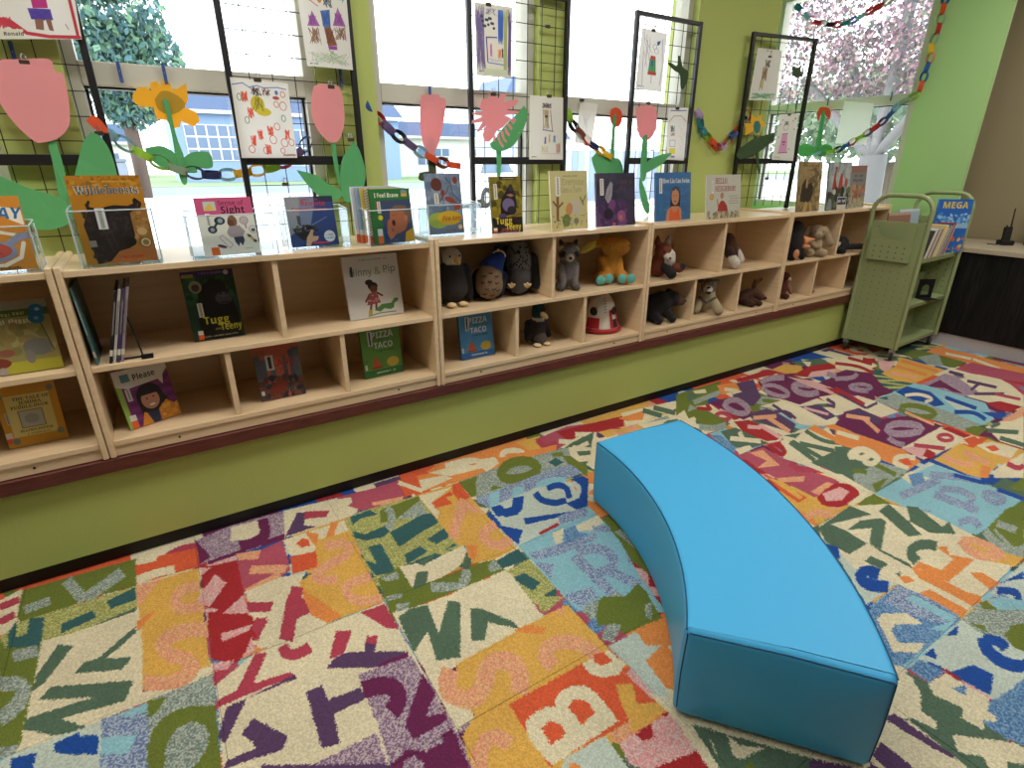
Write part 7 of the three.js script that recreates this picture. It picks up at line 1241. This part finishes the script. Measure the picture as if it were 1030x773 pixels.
  part('upright_plate', new THREE.ExtrudeGeometry(s, { depth: 0.004, bevelEnabled: false }), blackMetal, e); part('foot_plate', span(-0.06, 0.06, 0, 0.003, 0.004, 0.09), blackMetal, e);
}
// ---------- counter, radio and frame at the brown wall
{
  const k = thing('counter_cabinet', 'dark wood-grain counter cabinet with pale worktop and silver kick plate', 'counter', [5.34, 0, 0.21]);
  const dark = new THREE.MeshPhysicalMaterial({ map: dataTex(256, (x, y) => { const g = vnoise(x * 0.4, y * 0.03) * 26 + vnoise(x * 0.08, y * 0.01) * 18; return [10 + g * 0.7, 9 + g * 0.68, 9 + g * 0.68]; }, true, 1.4), roughness: 0.75, specularIntensity: 0.4 });
  part('worktop_end', span(0.235, 0.635, 0.7205, 0.755, -0.35, -0.006), M([186, 174, 154], 0.4), k); part('kick_plate', span(0.012, 0.6, 0.0, 0.1, 0, 3.2), M([186, 186, 192], 0.45), k);
  part('front_panel', span(0, 0.6, 0.1005, 0.72, 0.0, 3.2, 0.002), dark, k); part('worktop', span(-0.02, 0.64, 0.7205, 0.755, -0.005, 3.2, 0.004), M([186, 174, 154], 0.4), k);
  const w = thing('two_way_radio', 'black two-way radio standing in its charger on the counter', 'radio', [5.72, 0.756, 0.47], -0.7);
  part('charger', rbox(0.085, 0.035, 0.075, 0.006).translate(0, 0.0178, 0), M([20, 19, 20], 0.5), w); const rb = part('body', rbox(0.05, 0.115, 0.03, 0.006).translate(0, 0.07, 0), M([24, 23, 25], 0.5), w, [0, 0.004, 0], [-0.12, 0, 0]);
  part('antenna', cyl(0.004, 0.006, 0.14, 10).translate(0.016, 0.19, 0), M([18, 18, 18], 0.6), rb); part('knob', cyl(0.006, 0.006, 0.014, 10).translate(-0.012, 0.133, 0), M([30, 30, 30], 0.5), rb); part('clip', rbox(0.02, 0.06, 0.006, 0.002).translate(0, 0.08, -0.021), M([30, 30, 32], 0.5), rb);
  part('cable', tube([[-0.04, 0.008, 0.01], [-0.08, 0.004, 0.02], [-0.11, 0.004, -0.02]], 0.003, 14), M([18, 18, 18], 0.6), w);
  const f = thing('framed_picture', 'dark red-brown picture frame leaning on the counter', 'picture frame', [5.84, 0.757, 0.76], -Math.PI / 2 + 0.1); f.rotation.order = 'YXZ'; f.rotation.x = -0.12;
  const fm = M([52, 24, 22], 0.4); const fw = 0.42, fh = 0.36;
  part('bottom_rail', rbox(fw, 0.035, 0.02, 0.004).translate(0, 0.0175, 0), fm, f); part('top_rail', rbox(fw, 0.035, 0.02, 0.004).translate(0, fh - 0.0175, 0), fm, f); for (const s of [-1, 1]) part('side_rail', rbox(0.035, fh - 0.072, 0.02, 0.004).translate(s * (fw / 2 - 0.0175), fh / 2, 0), fm, f); part('picture', box(fw - 0.072, fh - 0.072, 0.008).translate(0, fh / 2, -0.002), M([70, 66, 62], 0.4), f);
}
// ---------- outside
const outGround = struct('ground_outside', 'pale concrete pavement outside the windows');
part('pavement', span(-60, 90, -0.25, -0.15, -30, -0.67), M([214, 212, 206], 0.95), outGround);
part('pavement', span(6.13, 90, -0.25, -0.15, -0.67, 30), M([214, 212, 206], 0.95), outGround);
const road = struct('road', 'asphalt road beyond the pavement with tree shade in its blue-grey'); part('asphalt', span(-60, 110, -0.25, -0.16, -42, -30), M([104, 116, 134], 0.95), road);  // tree shadow on the road is painted into this blue-grey
const lawn = struct('lawn', 'strip of grass in front of the houses'); part('turf', span(-60, 110, -0.25, -0.14, -90, -42), M([104, 128, 86], 1), lawn);
const windowDark = M([92, 112, 140], 0.2), wallBlue = M([126, 148, 182], 0.9), roofBlue = M([92, 108, 138], 0.9), wallWhite = M([206, 204, 196], 0.9);
function house(label, x0, x1, z, h, roofH, wallM, wins, depth = 8) {
  const t = thing('house', label, 'house', [x0, -0.15, z]); const w = x1 - x0;
  part('wall', span(0, w, 0, h, -depth, 0), wallM, t);
  const s = new THREE.Shape([[-0.4, 0], [w + 0.4, 0], [w - 1, roofH], [1, roofH]].map((p) => new THREE.Vector2(...p))); part('roof', new THREE.ExtrudeGeometry(s, { depth: depth + 0.8, bevelEnabled: false }).translate(0, h + 0.001, -depth - 0.4), roofBlue, t);
  part('fascia', span(-0.42, w + 0.42, h - 0.25, h, 0.41, 0.5), wallWhite, t);
  for (const [a, b, c, d, nx, ny] of wins) { const f = part('window', span(a, b, c, d, 0.002, 0.05), wallWhite, t); const pw = (b - a) / nx, ph = (d - c) / ny; for (let i = 0; i < nx; i++) for (let j = 0; j < ny; j++) part('pane', span(a + pw * i + 0.06, a + pw * (i + 1) - 0.06, c + ph * j + 0.06, c + ph * (j + 1) - 0.06, 0.051, 0.06), windowDark, f); }
}
house('blue-grey house with a many-paned white window beyond the lawn', 3.0, 21, -50, 5.2, 1.6, wallBlue, [[0.8, 5.4, 1.6, 4.2, 6, 3], [8, 12, 1.2, 4, 3, 2]]);
house('pale bungalow far behind the tree', -9, 0.6, -70, 3.4, 1.6, wallWhite, [[6, 8, 1, 2.4, 2, 2]]);
house('white long building across the car park', 24, 48, -60, 4.2, 1.4, wallWhite, [[3, 7, 1.2, 3, 4, 2], [10, 14, 1.2, 3, 4, 2], [17, 21, 1.2, 3, 4, 2]]);
house('pale gabled house behind the plank fence', 29, 35.5, -45, 6.2, 2.4, M([176, 190, 204], 0.9), [[2.6, 3.9, 5.4, 6.6, 2, 2]], 5);
{ // plank fence
  const t = thing('plank_fence', 'weathered grey plank fence across the car park', 'fence', [14, -0.15, -16]); const fm = [M([136, 150, 168], 0.95), M([152, 160, 172], 0.95), M([122, 138, 158], 0.95)]; const pg = box(0.27, 1.9, 0.03);
  for (let i = 0; i < 42; i++) part('plank', pg, fm[i % 3], t, [i * 0.29, 0.98, 0]);
  for (const y of [0.4, 1.6]) part('rail', box(12.3, 0.09, 0.05), fm[0], t, [6, y, -0.042]); for (let i = 0; i < 6; i++) part('post', box(0.1, 2, 0.1), fm[2], t, [i * 2.4, 1.0, -0.12]);
}
{ const t = thing('wheeled_bin', 'grey wheeled bins by the lawn edge', 'bin', [-0.6, -0.15, -28]); part('body', span(-0.5, 0.5, 0.1, 1.5, -0.5, 0.5, 0.05), M([110, 120, 132], 0.7), t); part('lid', span(-0.54, 0.54, 1.501, 1.62, -0.54, 0.54, 0.04), M([96, 106, 120], 0.7), t); for (const s of [-1, 1]) part('wheel', cyl(0.14, 0.14, 0.1, 14).rotateZ(Math.PI / 2), M([30, 30, 30], 0.8), t, [s * 0.4, 0.14, -0.4]); }
function car(label, x, z, yaw, rgb) {
  const t = thing('parked_car', label, 'car', [x, -0.15, z], yaw, 'parked cars outside'); const body = M(rgb, 0.3, { clearcoat: 0.8 });
  const ex = (pts, d, off) => new THREE.ExtrudeGeometry(new THREE.Shape(pts.map((p) => new THREE.Vector2(...p))), { depth: d, bevelEnabled: true, bevelSize: 0.05, bevelThickness: 0.05, bevelSegments: 2 }).translate(0, 0, off);
  part('body', ex([[-2.2, 0.35], [2.2, 0.35], [2.25, 0.8], [1.3, 1.0], [-2.0, 1.05], [-2.25, 0.8]], 1.6, -0.8), body, t);
  part('cabin', ex([[-1.7, 1.1], [1.0, 1.1], [0.4, 1.62], [-1.35, 1.62]], 1.3, -0.65), body, t);
  part('side_window', ex([[-1.45, 1.16], [0.75, 1.16], [0.32, 1.54], [-1.22, 1.54]], 1.36, -0.68), M([70, 96, 116], 0.1), t);
  part('windscreen', box(0.02, 0.6, 1.2).rotateZ(0.86).translate(0.76, 1.38, 0), M([80, 110, 130], 0.1), t);
  for (const sx of [-1.4, 1.4]) for (const s of [-1, 1]) { const w = part('wheel', cyl(0.34, 0.34, 0.2, 20).rotateX(Math.PI / 2), M([24, 24, 26], 0.8), t, [sx, 0.34, s * 0.78]); part('hub', cyl(0.18, 0.18, 0.22, 14).rotateX(Math.PI / 2), steel, w); }
}
car('white car parked outside behind the narrow pink tulip', 11.2, -17, 0.5, [222, 226, 230]); car('silver car parked outside behind the pink fringed flower', 17.2, -22, 0.3, [184, 196, 206]);
// trees: trunk, branches and leaves
function tree(name, label, pos, trunkH, trunkR, crowns, cols, n, leafS, forks) {
  const t = thing(name, label, 'tree', pos); const bark = M(forks ? [92, 92, 94] : [78, 66, 58], 0.95);
  part('trunk', tube([[0, -0.02, 0], [0.05, trunkH * 0.5, 0.03], [0, trunkH, 0]], trunkR, 10, 10), bark, t);
  for (const f of forks ?? []) part('branch', tube([[0, trunkH * 0.96, 0], [f[0] * 0.5, trunkH + f[1] * 0.45, f[2] * 0.5], [f[0], trunkH + f[1], f[2]]], trunkR * 0.42, 12, 8), bark, t);
  const leaf = new THREE.BufferGeometry(); leaf.setAttribute('position', new THREE.Float32BufferAttribute([-0.5, 0, 0, 0, -0.3, 0.08, 0.5, 0, 0, 0, 0.3, 0.08], 3)); leaf.setIndex([0, 1, 2, 0, 2, 3]); leaf.computeVertexNormals();
  const im = new THREE.InstancedMesh(leaf, M([255, 255, 255], 0.8, { side: THREE.DoubleSide, transmission: 0.3, thickness: 0 }), n), m = new THREE.Matrix4(), q = new THREE.Quaternion(), e = new THREE.Euler(), c = new THREE.Color();
  for (let i = 0; i < n; i++) {
    const k = crowns[i % crowns.length]; let x, y, z, r; do { x = rr(-1, 1); y = rr(-1, 1); z = rr(-1, 1); r = x * x + y * y + z * z; } while (r > 1 || (r < 0.25 && rnd() < 0.6));
    e.set(rr(-3, 3), rr(-3, 3), rr(-3, 3)); q.setFromEuler(e); const s = leafS * rr(0.6, 1.4);
    m.compose(new THREE.Vector3(k[0] + x * k[3], k[1] + y * k[4], k[2] + z * k[3]), q, new THREE.Vector3(s, s, s)); im.setMatrixAt(i, m); c.copy(hex(...cols[Math.floor(rnd() * cols.length)])); im.setColorAt(i, c);
  }
  im.name = 'foliage'; im.userData.kind = 'stuff'; im.castShadow = im.receiveShadow = true; t.add(im);
}
tree('leafy_tree', 'large leafy green tree on the pavement edge', [0.35, -0.15, -29], 3.2, 0.28, [[0, 7.0, 0, 2.3, 2.0], [-0.7, 5.4, 0.3, 1.9, 1.7], [0.9, 5.6, 0.2, 1.7, 1.6], [-0.5, 9.2, 0, 2.2, 1.9], [0.2, 4.0, 0, 1.2, 1.2]], [[84, 126, 110], [66, 110, 106], [108, 148, 112], [74, 116, 122]], 9000, 0.34);  // bluish sky haze is mixed into the leaf colours
tree('purple_tree', 'purple-leaved tree with a forked trunk outside the end window', [10, -0.15, -2.76], 1.6, 0.19, [[0.2, 4.3, -0.6, 1.5, 1.1], [0, 3.4, 0.9, 1.1, 0.9], [0.3, 3.2, -1.9, 1.0, 1.0], [0.4, 2.9, -0.4, 0.9, 0.6]], [[112, 84, 98], [136, 104, 118], [92, 74, 88], [176, 146, 150], [104, 112, 96], [84, 84, 92]], 11000, 0.075, [[0.1, 1.4, 0.9], [0.2, 1.7, -0.9], [0, 2.2, 0.05], [0.2, 1.2, -1.5]]);
tree('bushy_tree', 'dull green bushy tree far beyond the purple tree', [24, -0.15, -9], 1.5, 0.2, [[0, 3.2, 0, 3, 1.7], [1, 3.0, -4, 3, 1.6], [0, 2.8, 3.5, 2.4, 1.3]], [[92, 112, 88], [76, 98, 80], [110, 126, 98]], 5000, 0.35);
tree('round_shrub', 'small round green shrub beside the trunk of the purple tree', [16, -0.15, -4.4], 0.4, 0.05, [[0, 1.0, 0, 0.55, 0.6]], [[120, 150, 88], [104, 138, 80]], 700, 0.14);

renderer.render(scene, camera);
